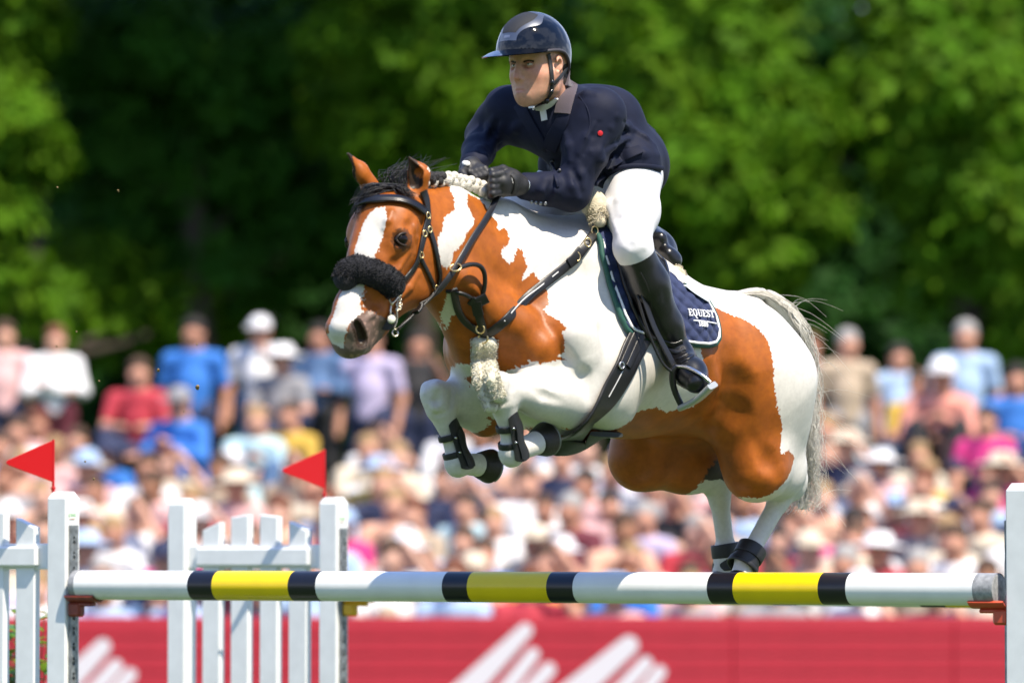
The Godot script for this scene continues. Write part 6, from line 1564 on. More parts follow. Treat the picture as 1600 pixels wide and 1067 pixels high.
			put("crease", strap([PackedVector3Array([Vector3(-0.0275, 2.2308, -0.3493), Vector3(-0.0167, 2.2218, -0.3921), Vector3(-0.0399, 2.236, -0.409)]),
		PackedVector3Array([Vector3(0.9969, -0.0219, 0.0752), Vector3(0.6841, 0.6965, 0.2166), Vector3(0.2961, 0.9305, -0.2158)])], 0.014, 0.010), M.leather, bt)
			put("crease", strap([PackedVector3Array([Vector3(0.0002, 2.2753, -0.3446), Vector3(-0.0251, 2.2657, -0.3649), Vector3(-0.0509, 2.2743, -0.3797)]),
		PackedVector3Array([Vector3(0.6653, -0.7199, -0.1978), Vector3(0.5367, -0.553, -0.6373), Vector3(0.1531, -0.0733, -0.9855)])], 0.014, 0.008), M.leather, bt)
	var gm := grain(mat(lin(0.017, 0.017, 0.019), 0.55), M.tuft, M.hair, 20.0, 0.05)
	var gl := put("glove", body([
		[0.373, 2.7518, -0.079, 0.03, 0.4209, 2.7606, -0.085, 0.034, 0.02],
		[0.4147, 2.7666, -0.09, 0.03, 0.4726, 2.755, -0.1, 0.026, 0.02],
		[0.4091, 2.7436, -0.085, 0.028, 0.4557, 2.7309, -0.09, 0.022, 0.02],
		[0.4781, 2.7799, -0.105, 0.0125, 0.5133, 2.7723, -0.1, 0.0112, 0.006],
		[0.5133, 2.7723, -0.1, 0.0112, 0.489, 2.7575, -0.07, 0.0105, 0.006],
		[0.489, 2.7575, -0.07, 0.0105, 0.4319, 2.7519, -0.05, 0.0095, 0.006],
		[0.4737, 2.7627, -0.101, 0.0125, 0.5133, 2.7537, -0.1, 0.0112, 0.006],
		[0.5133, 2.7537, -0.1, 0.0112, 0.489, 2.7418, -0.07, 0.0105, 0.006],
		[0.489, 2.7418, -0.07, 0.0105, 0.4319, 2.7401, -0.05, 0.0095, 0.006],
		[0.4693, 2.7455, -0.097, 0.0125, 0.5133, 2.7351, -0.1, 0.0112, 0.006],
		[0.5133, 2.7351, -0.1, 0.0112, 0.489, 2.7262, -0.07, 0.0105, 0.006],
		[0.489, 2.7262, -0.07, 0.0105, 0.4319, 2.7283, -0.05, 0.0095, 0.006],
		[0.4648, 2.7283, -0.093, 0.0125, 0.5133, 2.7165, -0.1, 0.0112, 0.006],
		[0.5133, 2.7165, -0.1, 0.0112, 0.489, 2.7105, -0.07, 0.0105, 0.006],
		[0.489, 2.7105, -0.07, 0.0105, 0.4319, 2.7165, -0.05, 0.0095, 0.006],
		[0.3892, 2.7846, -0.075, 0.015, 0.4391, 2.7975, -0.075, 0.0125, 0.008],
		[0.4391, 2.7975, -0.075, 0.0125, 0.5026, 2.7874, -0.085, 0.011, 0.008],
		[0.385, 2.7503, -0.095, 0.031, 0.3971, 2.7538, -0.09, 0.031, 0.01],
	], 0.0035), gm, o)
	put("cuff_tab", strap([PackedVector3Array([Vector3(0.4485, 2.7802, -0.119), Vector3(0.4359, 2.7638, -0.1268), Vector3(0.4298, 2.736, -0.1212), Vector3(0.4281, 2.7183, -0.1088)]),
		PackedVector3Array([Vector3(0.1909, 0.6088, -0.77), Vector3(0.0637, 0.065, -0.9958), Vector3(0.0064, -0.4111, -0.9116), Vector3(-0.0862, -0.7465, -0.6598)])], 0.022, 0.008), gm, gl)
	put("logo", strap([PackedVector3Array([Vector3(0.4546, 2.767, -0.1247), Vector3(0.449, 2.7509, -0.125)]),
		PackedVector3Array([Vector3(0.0165, 0.289, -0.9572), Vector3(-0.0146, -0.1899, -0.9817)])], 0.002, 0.002, 2), mat(lin(0.6, 0.58, 0.56), 0.5), gl)
	put("glove", body([
		[0.4142, 2.8224, 0.07, 0.032, 0.4616, 2.8042, 0.04, 0.03, 0.02],
		[0.4616, 2.8042, 0.04, 0.03, 0.4565, 2.793, 0.01, 0.027, 0.02],
		[0.4675, 2.8037, 0, 0.012, 0.4632, 2.7989, -0.02, 0.0112, 0.006],
		[0.4632, 2.7989, -0.02, 0.0112, 0.4592, 2.7826, -0.035, 0.0105, 0.006],
		[0.4592, 2.7826, -0.035, 0.0105, 0.4508, 2.7676, -0.03, 0.0095, 0.006],
		[0.4747, 2.8, 0.012, 0.012, 0.4726, 2.795, -0.01, 0.0112, 0.006],
		[0.4726, 2.795, -0.01, 0.0112, 0.4687, 2.7787, -0.025, 0.0105, 0.006],
		[0.4687, 2.7787, -0.025, 0.0105, 0.4602, 2.7637, -0.02, 0.0095, 0.006],
		[0.482, 2.7962, 0.024, 0.012, 0.482, 2.791, 0, 0.0112, 0.006],
		[0.482, 2.791, 0, 0.0112, 0.4781, 2.7747, -0.015, 0.0105, 0.006],
		[0.4781, 2.7747, -0.015, 0.0105, 0.4697, 2.7597, -0.01, 0.0095, 0.006],
		[0.4893, 2.7925, 0.036, 0.012, 0.4915, 2.7871, 0.01, 0.0112, 0.006],
		[0.4915, 2.7871, 0.01, 0.0112, 0.4875, 2.7708, -0.005, 0.0105, 0.006],
		[0.4875, 2.7708, -0.005, 0.0105, 0.4791, 2.7558, 0, 0.0095, 0.006],
		[0.4929, 2.8038, 0.03, 0.014, 0.5321, 2.7847, 0.01, 0.012, 0.008],
		[0.5321, 2.7847, 0.01, 0.012, 0.5394, 2.7695, -0.01, 0.0105, 0.008],
	], 0.004), gm, o)
	# wrist watch
	var wt := [PackedVector3Array([Vector3(0.3801, 2.7496, -0.1154)]),
		PackedVector3Array([Vector3(0.2098, -0.0571, -0.9761)])]
	var watch := put("watch", Shape.new().lathe(wt[0][0], wt[1][0], [Vector2(0.0185, -0.008), Vector2(0.019, 0.0), Vector2(0.0165, 0.003), Vector2(0.0, 0.003)], 24).mesh(), M.steel, o)
	put("dial", Shape.new().lathe(wt[0][0], wt[1][0], [Vector2(0.014, 0.0032), Vector2(0.0, 0.0036)], 20).mesh(), mat(lin(0.55, 0.62, 0.66), 0.1), watch)
	put("band", strap([PackedVector3Array([Vector3(0.3697, 2.7725, -0.1044), Vector3(0.3814, 2.7498, -0.11), Vector3(0.3765, 2.7267, -0.0992), Vector3(0.3569, 2.7186, -0.078)]),
		PackedVector3Array([Vector3(0.0951, 0.6606, -0.7447), Vector3(0.2107, -0.0682, -0.9752), Vector3(0.1987, -0.7685, -0.6082), Vector3(0.0596, -0.9869, 0.15)])], 0.016, 0.006), M.steel, watch)
	var wb := [PackedVector3Array([Vector3(0.5043, 2.816, 0.0188)]),
		PackedVector3Array([Vector3(0.2525, 0.8675, -0.4286)])]
	put("cuff_disc", Shape.new().lathe(wb[0][0], wb[1][0], [Vector2(0.0125, -0.002), Vector2(0.0125, 0.003), Vector2(0.010, 0.005), Vector2(0.0, 0.0055)], 20).mesh(), mat(lin(0.75, 0.74, 0.70), 0.3), o)
	build_helmet(o)

func shell_point(c: Vector3, phi: float, theta: float, k: float) -> Vector3:
	return c + Vector3(0.130 * cos(phi) * sin(theta), 0.130 * cos(theta), -0.107 * sin(phi) * sin(theta)) * k

func shell_patch(c: Vector3, k: float, edge: Callable, cols := 40, rows := 18) -> ArrayMesh:
	# edge(u) -> [phi, theta from, theta to]
	var s := Shape.new()
	for q in cols + 1:
		var e: Array = edge.call(float(q) / cols)
		for r in rows + 1:
			var t: float = lerpf(e[1], e[2], float(r) / rows)
			var p := shell_point(c, e[0], t, k)
			s.v.append(p)
			s.n.append(((p - c) / Vector3(0.130 * 0.130, 0.130 * 0.130, 0.107 * 0.107)).normalized())
	for q in cols: for r in rows:
		var a := q * (rows + 1) + r
		s.i.append_array([a, a + 1, a + rows + 1, a + 1, a + rows + 2, a + rows + 1])
	return s.mesh()

func rim(phi: float) -> float:
	# how far down the shell reaches: brow in front, arched over the ear, low at the nape
	var a := absf(wrapf(phi, -PI, PI))
	var t := lerpf(1.60, 1.98, smoothstep(1.7, 2.5, a))
	return t - 0.06 * exp(-pow((a - 1.55) / 0.35, 2.0))

func build_helmet(o: Node3D) -> void:
	var c := Vector3(0.2942, 3.163, -0.072)
	var gloss := mat(lin(0.003, 0.0035, 0.005), 0.05, {"metallic_specular": 0.1, "clearcoat_enabled": true, "clearcoat": 1.0, "clearcoat_roughness": 0.03})
	var h := put("helmet", shell_patch(c, 1.0, func(u): return [u * TAU, 0.0, rim(u * TAU)], 72, 24), gloss, o)
	put("lining", shell_patch(c, 0.93, func(u): return [u * TAU, 0.6, rim(u * TAU) - 0.01], 60, 10), mat(lin(0.02, 0.02, 0.022), 0.9), h)
	var edge := PackedVector3Array()
	for q in 61: edge.append(shell_point(c, TAU * q / 60.0, rim(TAU * q / 60.0), 0.985))
	put("rim_trim", Shape.new().tube(edge, 0.0055, 8).mesh(), mat(lin(0.05, 0.045, 0.05), 0.35), h)
	# the panel that runs from the brow over the crown, and its frame
	var wide := func(t: float) -> float: return lerpf(0.62, 0.24, smoothstep(0.45, 1.25, t))
	var frame := mat(lin(0.16, 0.17, 0.19), 0.3, {"metallic": 0.8})
	var crown := func(u: float, k: float, t0: float, t1: float) -> Array: return [u, t0, t1]
	put("frame", helmet_strip(c, 1.006, 0.10, 1.33, 0.072), frame, h)
	put("panel", helmet_strip(c, 1.011, 0.26, 1.12, 0.052), grain(mat(lin(0.012, 0.013, 0.016), 0.7), null, M.weave, 30.0, 0.05), h)
	put("emblem", helmet_strip(c, 1.0125, 1.19, 1.26, 0.024), mat(lin(0.30, 0.30, 0.32), 0.3, {"metallic": 0.8}), h)
	# peak
	var s := Shape.new()
	var cols := 28
	for side in 2:
		for q in cols + 1:
			var phi := lerpf(-1.22, 1.22, float(q) / cols)
			var reach := 0.062 * pow(cos(phi * 1.15), 0.7) if absf(phi) < 1.22 else 0.0
			var root := shell_point(c, phi, rim(phi) - 0.06, 0.998)
			for r in 7:
				var t := r / 6.0
				var out := Vector3(cos(phi * 0.8), 0, -sin(phi * 0.8))
				s.v.append(root + out * reach * t + Vector3(0, -0.010 * t - 0.016 * t * t, 0) * (reach / 0.062) + Vector3(0, -0.0045 * side * (1.0 - 0.5 * t), 0))
				s.n.append((Vector3(0, 1, 0) + out * 0.35).normalized() * (1.0 if side == 0 else -1.0))
		for q in cols: for r in 6:
			var a := side * (cols + 1) * 7 + q * 7 + r
			s.i.append_array([a, a + 1, a + 7, a + 1, a + 8, a + 7])
	put("peak", s.mesh(), gloss, h)
	# harness
	var web := mat(lin(0.012, 0.012, 0.013), 0.6)
	put("chin_strap", strap([PackedVector3Array([Vector3(0.3276, 3.1544, -0.1625), Vector3(0.3171, 3.1275, -0.1617), Vector3(0.3174, 3.1005, -0.1664), Vector3(0.3125, 3.0715, -0.1648), Vector3(0.3082, 3.0463, -0.1582), Vector3(0.3048, 3.0242, -0.1449), Vector3(0.268, 3.0118, -0.0845), Vector3(0.326, 2.9943, -0.1078), Vector3(0.3367, 2.9901, -0.0944)]),
		PackedVector3Array([Vector3(0.3058, -0.0539, -0.9506), Vector3(0.1777, -0.0698, -0.9816), Vector3(0.3356, 0.1654, -0.9274), Vector3(0.2936, -0.2828, -0.9131), Vector3(0.3025, -0.357, -0.8838), Vector3(0.0549, -0.6901, -0.7216), Vector3(0.4632, -0.881, -0.0966), Vector3(-0.2857, -0.9109, -0.2977), Vector3(-0.031, -0.9977, -0.0609)])], 0.013, 0.004), web, h)
	put("ear_strap", strap([PackedVector3Array([Vector3(0.2253, 3.1178, -0.1504), Vector3(0.2508, 3.0995, -0.1549), Vector3(0.2888, 3.0792, -0.1692), Vector3(0.3056, 3.0622, -0.164)]),
		PackedVector3Array([Vector3(-0.3355, -0.3722, -0.8654), Vector3(-0.4459, 0.0508, -0.8936), Vector3(-0.1325, -0.1735, -0.9759), Vector3(0.2714, -0.2726, -0.923)])], 0.013, 0.004), web, h)
	for p in PackedVector3Array([Vector3(0.3143, 3.0669, -0.1648), Vector3(0.3085, 3.0393, -0.1571), Vector3(0.303, 3.0128, -0.1342)]): put("buckle", blob(p, Vector3(0.007, 0.010, 0.008), 12), mat(lin(0.008, 0.008, 0.009), 0.15), h)

# a band over the crown, from the brow back; half width in metres
func helmet_strip(c: Vector3, k: float, t0: float, t1: float, half: float) -> ArrayMesh:
	var s := Shape.new()
	var rows := 20
	var cols := 14
	for r in rows + 1:
		var t := lerpf(t0, t1, float(r) / rows)
		var w := half * lerpf(1.0, 0.48, smoothstep(0.55, 1.25, t)) * lerpf(0.72, 1.0, smoothstep(0.0, 0.5, t))
		for q in cols + 1:
			var z := w * (2.0 * q / cols - 1.0)
			var x := 0.130 * sin(t)
			var y := 0.130 * cos(t)
			# keep to the ellipsoid: pull in along the band's own meridian
			var f := sqrt(maxf(0.0, 1.0 - z * z / (0.107 * 0.107)))
			var p := c + Vector3(x * f, y * f, z) * k
			s.v.append(p)
			s.n.append(((p - c) / Vector3(0.130 * 0.130, 0.130 * 0.130, 0.107 * 0.107)).normalized())
	for r in rows: for q in cols:
		var a := r * (cols + 1) + q
		s.i.append_array([a, a + 1, a + cols + 1, a + 1, a + cols + 2, a + cols + 1])
	return s.mesh()

# ------------------------------------------------------------------ hooves, eyes, mane and tail: parts of the horse
func horse_extras(o: Node3D) -> void:
	var horn := grain(mat(lin(0.018, 0.014, 0.012), 0.45), M.cloud, M.hair, 9.0, 0.1)
	var sole := grain(mat(lin(0.05, 0.045, 0.035), 0.8), M.cloud, M.hair, 12.0, 0.3)
	# [end of the pastern, direction of the hoof]
	var feet := [[Vector3(0.3472, 1.9623, -0.14), Vector3(-0.1, 0.0216, 0.01)], [Vector3(0.2909, 1.8942, 0.15), Vector3(-0.0948, -0.0067, 0)], [Vector3(-0.6723, 1.5383, -0.1), Vector3(0.0293, -0.0615, 0)], [Vector3(-0.8206, 1.5374, 0.1), Vector3(0.0198, -0.0625, 0)]]
	for f in feet:
		var d: Vector3 = f[1].normalized()
		var h := put("hoof", Shape.new().lathe(f[0] - d * 0.006, d, [Vector2(0.033, -0.012), Vector2(0.039, -0.006), Vector2(0.042, 0.0), Vector2(0.047, 0.018), Vector2(0.053, 0.038), Vector2(0.0535, 0.043), Vector2(0.052, 0.045)], 28).mesh(), horn, o)
		put("sole", Shape.new().lathe(f[0] - d * 0.006, d, [Vector2(0.052, 0.0448), Vector2(0.044, 0.041), Vector2(0.03, 0.034), Vector2(0.0, 0.032)], 28).mesh(), sole, h)
		var rim_ := PackedVector3Array()
		var x := d.cross(Vector3(0.1, 0.3, 0.9)).normalized()
		var y := x.cross(d)
		for q in 25:
			var g := lerpf(-2.4, 2.4, q / 24.0)
			rim_.append(f[0] + d * 0.041 + (x * cos(g) + y * sin(g)) * 0.0455)
		var ups := PackedVector3Array()
		for p in rim_: ups.append(d)
		put("shoe", Shape.new().sweep(rim_, ups, fill(25, 0.0095), fill(25, 0.0045), 8, 0.5).mesh(), M.zinc, h)
	# eyes
	for s in [-1.0, 1.0]:
		var e := Vector3(0.9177, 2.5693, 0) + Vector3(0.0011, -0.0119, -0.0945 * s)
		var eye := put("eye", blob(e, Vector3(0.0265, 0.021, 0.024), 22), mat(lin(0.006, 0.004, 0.003), 0.04, {"metallic_specular": 0.35}), o)
		# lids
		for k in 2:
			var arc := PackedVector3Array()
			for q in 13:
				var g := PI * q / 12.0
				arc.append(e + Vector3(cos(g) * 0.0275, sin(g) * (0.0185 if k == 0 else -0.0170) - (0.0 if k == 0 else 0.001), -s * (0.010 + 0.008 * sin(g))))
			put("eyelid", Shape.new().tube(arc, 0.0034 if k == 0 else 0.0028, 8).mesh(), mat(lin(0.018, 0.010, 0.007) if k == 0 else lin(0.03, 0.018, 0.012), 0.5), eye)
	# plaited mane
	var tuftw := grain(mat(lin(0.80, 0.76, 0.66), 0.85), M.cloud, M.hair, 14.0, 0.25)
	var tuftb := grain(mat(lin(0.02, 0.018, 0.018), 0.7), M.cloud, M.hair, 14.0, 0.25)
	var line := PackedVector3Array([Vector3(0.7256, 2.7548, -0.015), Vector3(0.6942, 2.7565, -0.015), Vector3(0.661, 2.7584, -0.016), Vector3(0.6306, 2.762, -0.017), Vector3(0.6001, 2.7617, -0.018), Vector3(0.5705, 2.7574, -0.02), Vector3(0.5409, 2.7531, -0.022), Vector3(0.5112, 2.7468, -0.024), Vector3(0.4843, 2.7384, -0.026), Vector3(0.4603, 2.7278, -0.028), Vector3(0.4391, 2.7151, -0.03)])
	for k in line.size():
		var s := Shape.new()
		var br := Node3D.new()
		br.name = "plait"
		o.add_child(br, true)
		for e in 5:
			var g := TAU * e / 5.0 + k
			var off := Vector3(cos(g) * 0.010, sin(g) * 0.011 - 0.003, -0.004 + 0.004 * sin(g * 2.0))
			var dark := k < 3 and (e + k) % 5 < 3
			put("knot", blob(line[k] + off, Vector3(0.0155, 0.016, 0.0155) * rng.randf_range(0.85, 1.1), 12), tuftb if dark else tuftw, br)
	# loose hairs along the crest
	var fly := []
	for k in 70:
		var p := PackedVector3Array([Vector3(0.7095, 2.7701, 0)])[0].lerp(PackedVector3Array([Vector3(0.1658, 2.7334, 0)])[0], rng.randf())
		var d := Vector3(rng.randf_range(-0.8, -0.1), rng.randf_range(0.4, 1.0), rng.randf_range(-0.4, 0.4)).normalized() * rng.randf_range(0.012, 0.035)
		fly.append(PackedVector3Array([p - d * 0.4, p + d * 0.5, p + d + Vector3(-0.008, -0.003, 0)]))
	put("mane_stubble", hairs(fly, 0.0007), tuftw, o).set_meta("kind", "stuff")
	# forelock: black hair swept across the brow
	var lock := []
	var root := PackedVector3Array([Vector3(0.8283, 2.7168, 0)])[0]
	for k in 420:
		var t := rng.randf()
		var p := root + Vector3(rng.randf_range(-0.03, 0.03), rng.randf_range(-0.008, 0.012), rng.randf_range(-0.04, 0.045))
		var tip: Vector3
		var mid: Vector3
		if t < 0.62:   # to the far side of the brow
			tip = PackedVector3Array([Vector3(0.9615, 2.6551, 0.03)])[0] + Vector3(rng.randf_range(-0.03, 0.03), rng.randf_range(-0.04, 0.03), rng.randf_range(-0.02, 0.03))
			mid = PackedVector3Array([Vector3(0.9214, 2.7121, 0.01)])[0] + Vector3(rng.randf_range(-0.02, 0.04), rng.randf_range(-0.03, 0.015), rng.randf_range(-0.02, 0.02))
		elif t < 0.8:  # down by the near ear
			tip = PackedVector3Array([Vector3(0.8296, 2.6824, -0.07)])[0] + Vector3(rng.randf_range(-0.01, 0.03), rng.randf_range(-0.025, 0.02), rng.randf_range(-0.02, 0.02))
			mid = PackedVector3Array([Vector3(0.8646, 2.7162, -0.05)])[0] + Vector3(rng.randf_range(-0.01, 0.02), rng.randf_range(-0.01, 0.01), rng.randf_range(-0.02, 0.02))
		else:          # blown up and back
			tip = p + Vector3(rng.randf_range(-0.22, -0.02), rng.randf_range(0.03, 0.11), rng.randf_range(-0.05, 0.05))
			mid = p + Vector3(rng.randf_range(-0.05, 0.03), rng.randf_range(0.03, 0.06), rng.randf_range(-0.02, 0.02))
		lock.append(smooth(PackedVector3Array([p, mid, tip]), 4))
	put("forelock", hairs(lock, 0.0016, 0.25), mat(lin(0.012, 0.012, 0.014), 0.5), o)
	# tail: a white sheaf that follows the rump, with strands flying off behind
	var spine := smooth(PackedVector3Array([Vector3(-0.7246, 2.4559, -0.03), Vector3(-0.8181, 2.4672, -0.05), Vector3(-0.9238, 2.4379, -0.05), Vector3(-1.0092, 2.37, -0.04), Vector3(-1.0831, 2.2637, -0.01), Vector3(-1.13, 2.0966, 0.02), Vector3(-1.1486, 1.9447, 0.03), Vector3(-1.1742, 1.8435, 0.04), Vector3(-1.1671, 1.7693, 0.04)]), 4)
	var pale := grain(mat(lin(0.86, 0.83, 0.76), 0.6, {"backlight_enabled": true, "backlight": lin(0.5, 0.48, 0.44)}), M.tuft, null, 6.0)
	var core_w := PackedFloat32Array()
	var core_u := PackedVector3Array()
	for q in spine.size():
		var t := float(q) / spine.size()
		core_w.append(0.012 + 0.024 * smoothstep(0.0, 0.35, t) - 0.022 * smoothstep(0.6, 1.0, t))
		core_u.append(Vector3(1, 0.2, 0))
	put("tail_core", Shape.new().sweep(spine, core_u, core_w, core_w, 12).mesh(), grain(mat(lin(0.80, 0.77, 0.70), 0.7), M.tuft, M.hair, 6.0, 0.3, Vector3(6, 1, 6)), o)
	var strands := []
	for k in 1500:
		var from := int(rng.randf_range(0.0, 14.0))
		var upto := mini(spine.size() - 1, from + int(rng.randf_range(7.0, 26.0)))
		var off := Vector3(clampf(rng.randfn(0, 0.4), -0.7, 0.7), clampf(rng.randfn(0, 0.25), -0.5, 0.5), clampf(rng.randfn(0, 0.8), -1.5, 1.5)) * 0.034
		var path := PackedVector3Array()
		for q in range(from, upto + 1):
			var t := float(q) / spine.size()
			var grow := 0.35 + 1.1 * smoothstep(0.0, 0.7, t)
			path.append(spine[q] + off * grow + Vector3(-0.02, 0.004, 0) * noise.get_noise_2d(k * 3.0, q * 0.35) * grow)
		if path.size() > 3: strands.append(path)
	put("tail", hairs(strands, 0.0015, 0.3), pale, o)
	strands = []
	for k in 60:   # flyaways
		var q := int(rng.randf_range(8.0, spine.size() - 2.0))
		var p := spine[q] + Vector3(rng.randf_range(-0.04, 0.04), rng.randf_range(-0.03, 0.03), rng.randf_range(-0.04, 0.02))
		var d := Vector3(rng.randf_range(-0.30, -0.05), rng.randf_range(-0.16, 0.06), rng.randf_range(-0.10, 0.05)) * (0.55 + 0.6 * rng.randf())
		strands.append(smooth(PackedVector3Array([p, p + d * 0.5 + Vector3(0, 0.025, 0), p + d]), 4))
	put("tail_flyaways", hairs(strands, 0.0008, 0.4), pale, o).set_meta("kind", "stuff")

# ------------------------------------------------------------------ tack
# the height of the horse's near flank over a point (x, y), measured out along -z
func flank(x: float, y: float) -> float:
	var z := -0.62
	for k in 24:
		var d := trunk.at(Vector3(x, y, z))
		z += d * 0.95
		if d < 0.0008 or z > 0.0: break
	return z

# a sheet that lies on the flank: outline in (x, y), lifted by `lift` plus pad(x, y)
func sheet(outline: PackedVector2Array, lift: float, step: float, pad: Callable) -> ArrayMesh:
	var lo := outline[0]
	var hi := outline[0]
	for p in outline:
		lo = lo.min(p)
		hi = hi.max(p)
	var nx := ceili((hi.x - lo.x) / step) + 1
	var ny := ceili((hi.y - lo.y) / step) + 1
	var inside := PackedByteArray()
	inside.resize(nx * ny)
	for y in ny: for x in nx: inside[y * nx + x] = 1 if Geometry2D.is_point_in_polygon(lo + Vector2(x, y) * step, outline) else 0
	var index := {}
	var s := Shape.new()
	for y in ny - 1: for x in nx - 1:
		var c := [y * nx + x, y * nx + x + 1, (y + 1) * nx + x + 1, (y + 1) * nx + x]
		if inside[c[0]] + inside[c[1]] + inside[c[2]] + inside[c[3]] == 0: continue
		for k in c:
			if index.has(k): continue
			index[k] = s.v.size()
			var p := lo + Vector2(k % nx, k / nx) * step
			if inside[k] == 0:
				var best := Vector2.INF
				for e in outline.size():
					var q := Geometry2D.get_closest_point_to_segment(p, outline[e], outline[(e + 1) % outline.size()])
					if q.distance_squared_to(p) < best.distance_squared_to(p): best = q
				p = best
			s.v.append(Vector3(p.x, p.y, flank(p.x, p.y) - lift - pad.call(p)))
			s.n.append(Vector3.ZERO)
		var a: int = index[c[0]]; var b: int = index[c[1]]; var d: int = index[c[2]]; var e2: int = index[c[3]]
		s.i.append_array([a, b, d, a, d, e2])
	for q in range(0, s.i.size(), 3):
		var nn := (s.v[s.i[q + 1]] - s.v[s.i[q]]).cross(s.v[s.i[q + 2]] - s.v[s.i[q]])
		if nn.z > 0.0: nn = -nn
		for k in 3: s.n[s.i[q + k]] += nn
	for q in s.n.size(): s.n[q] = s.n[q].normalized() if s.n[q].length() > 1e-12 else Vector3(0, 0, -1)
	return s.mesh()

func hem(outline: PackedVector2Array, lift: float, from: int, to: int) -> PackedVector3Array:
	var p := PackedVector3Array()
	for k in range(from, to + 1):
		var a := outline[k]
		for q in (4 if k < to else 1):
			var b := a.lerp(outline[mini(k + 1, outline.size() - 1)], q / 4.0)
			p.append(Vector3(b.x, b.y, flank(b.x, b.y) - lift))
	return p

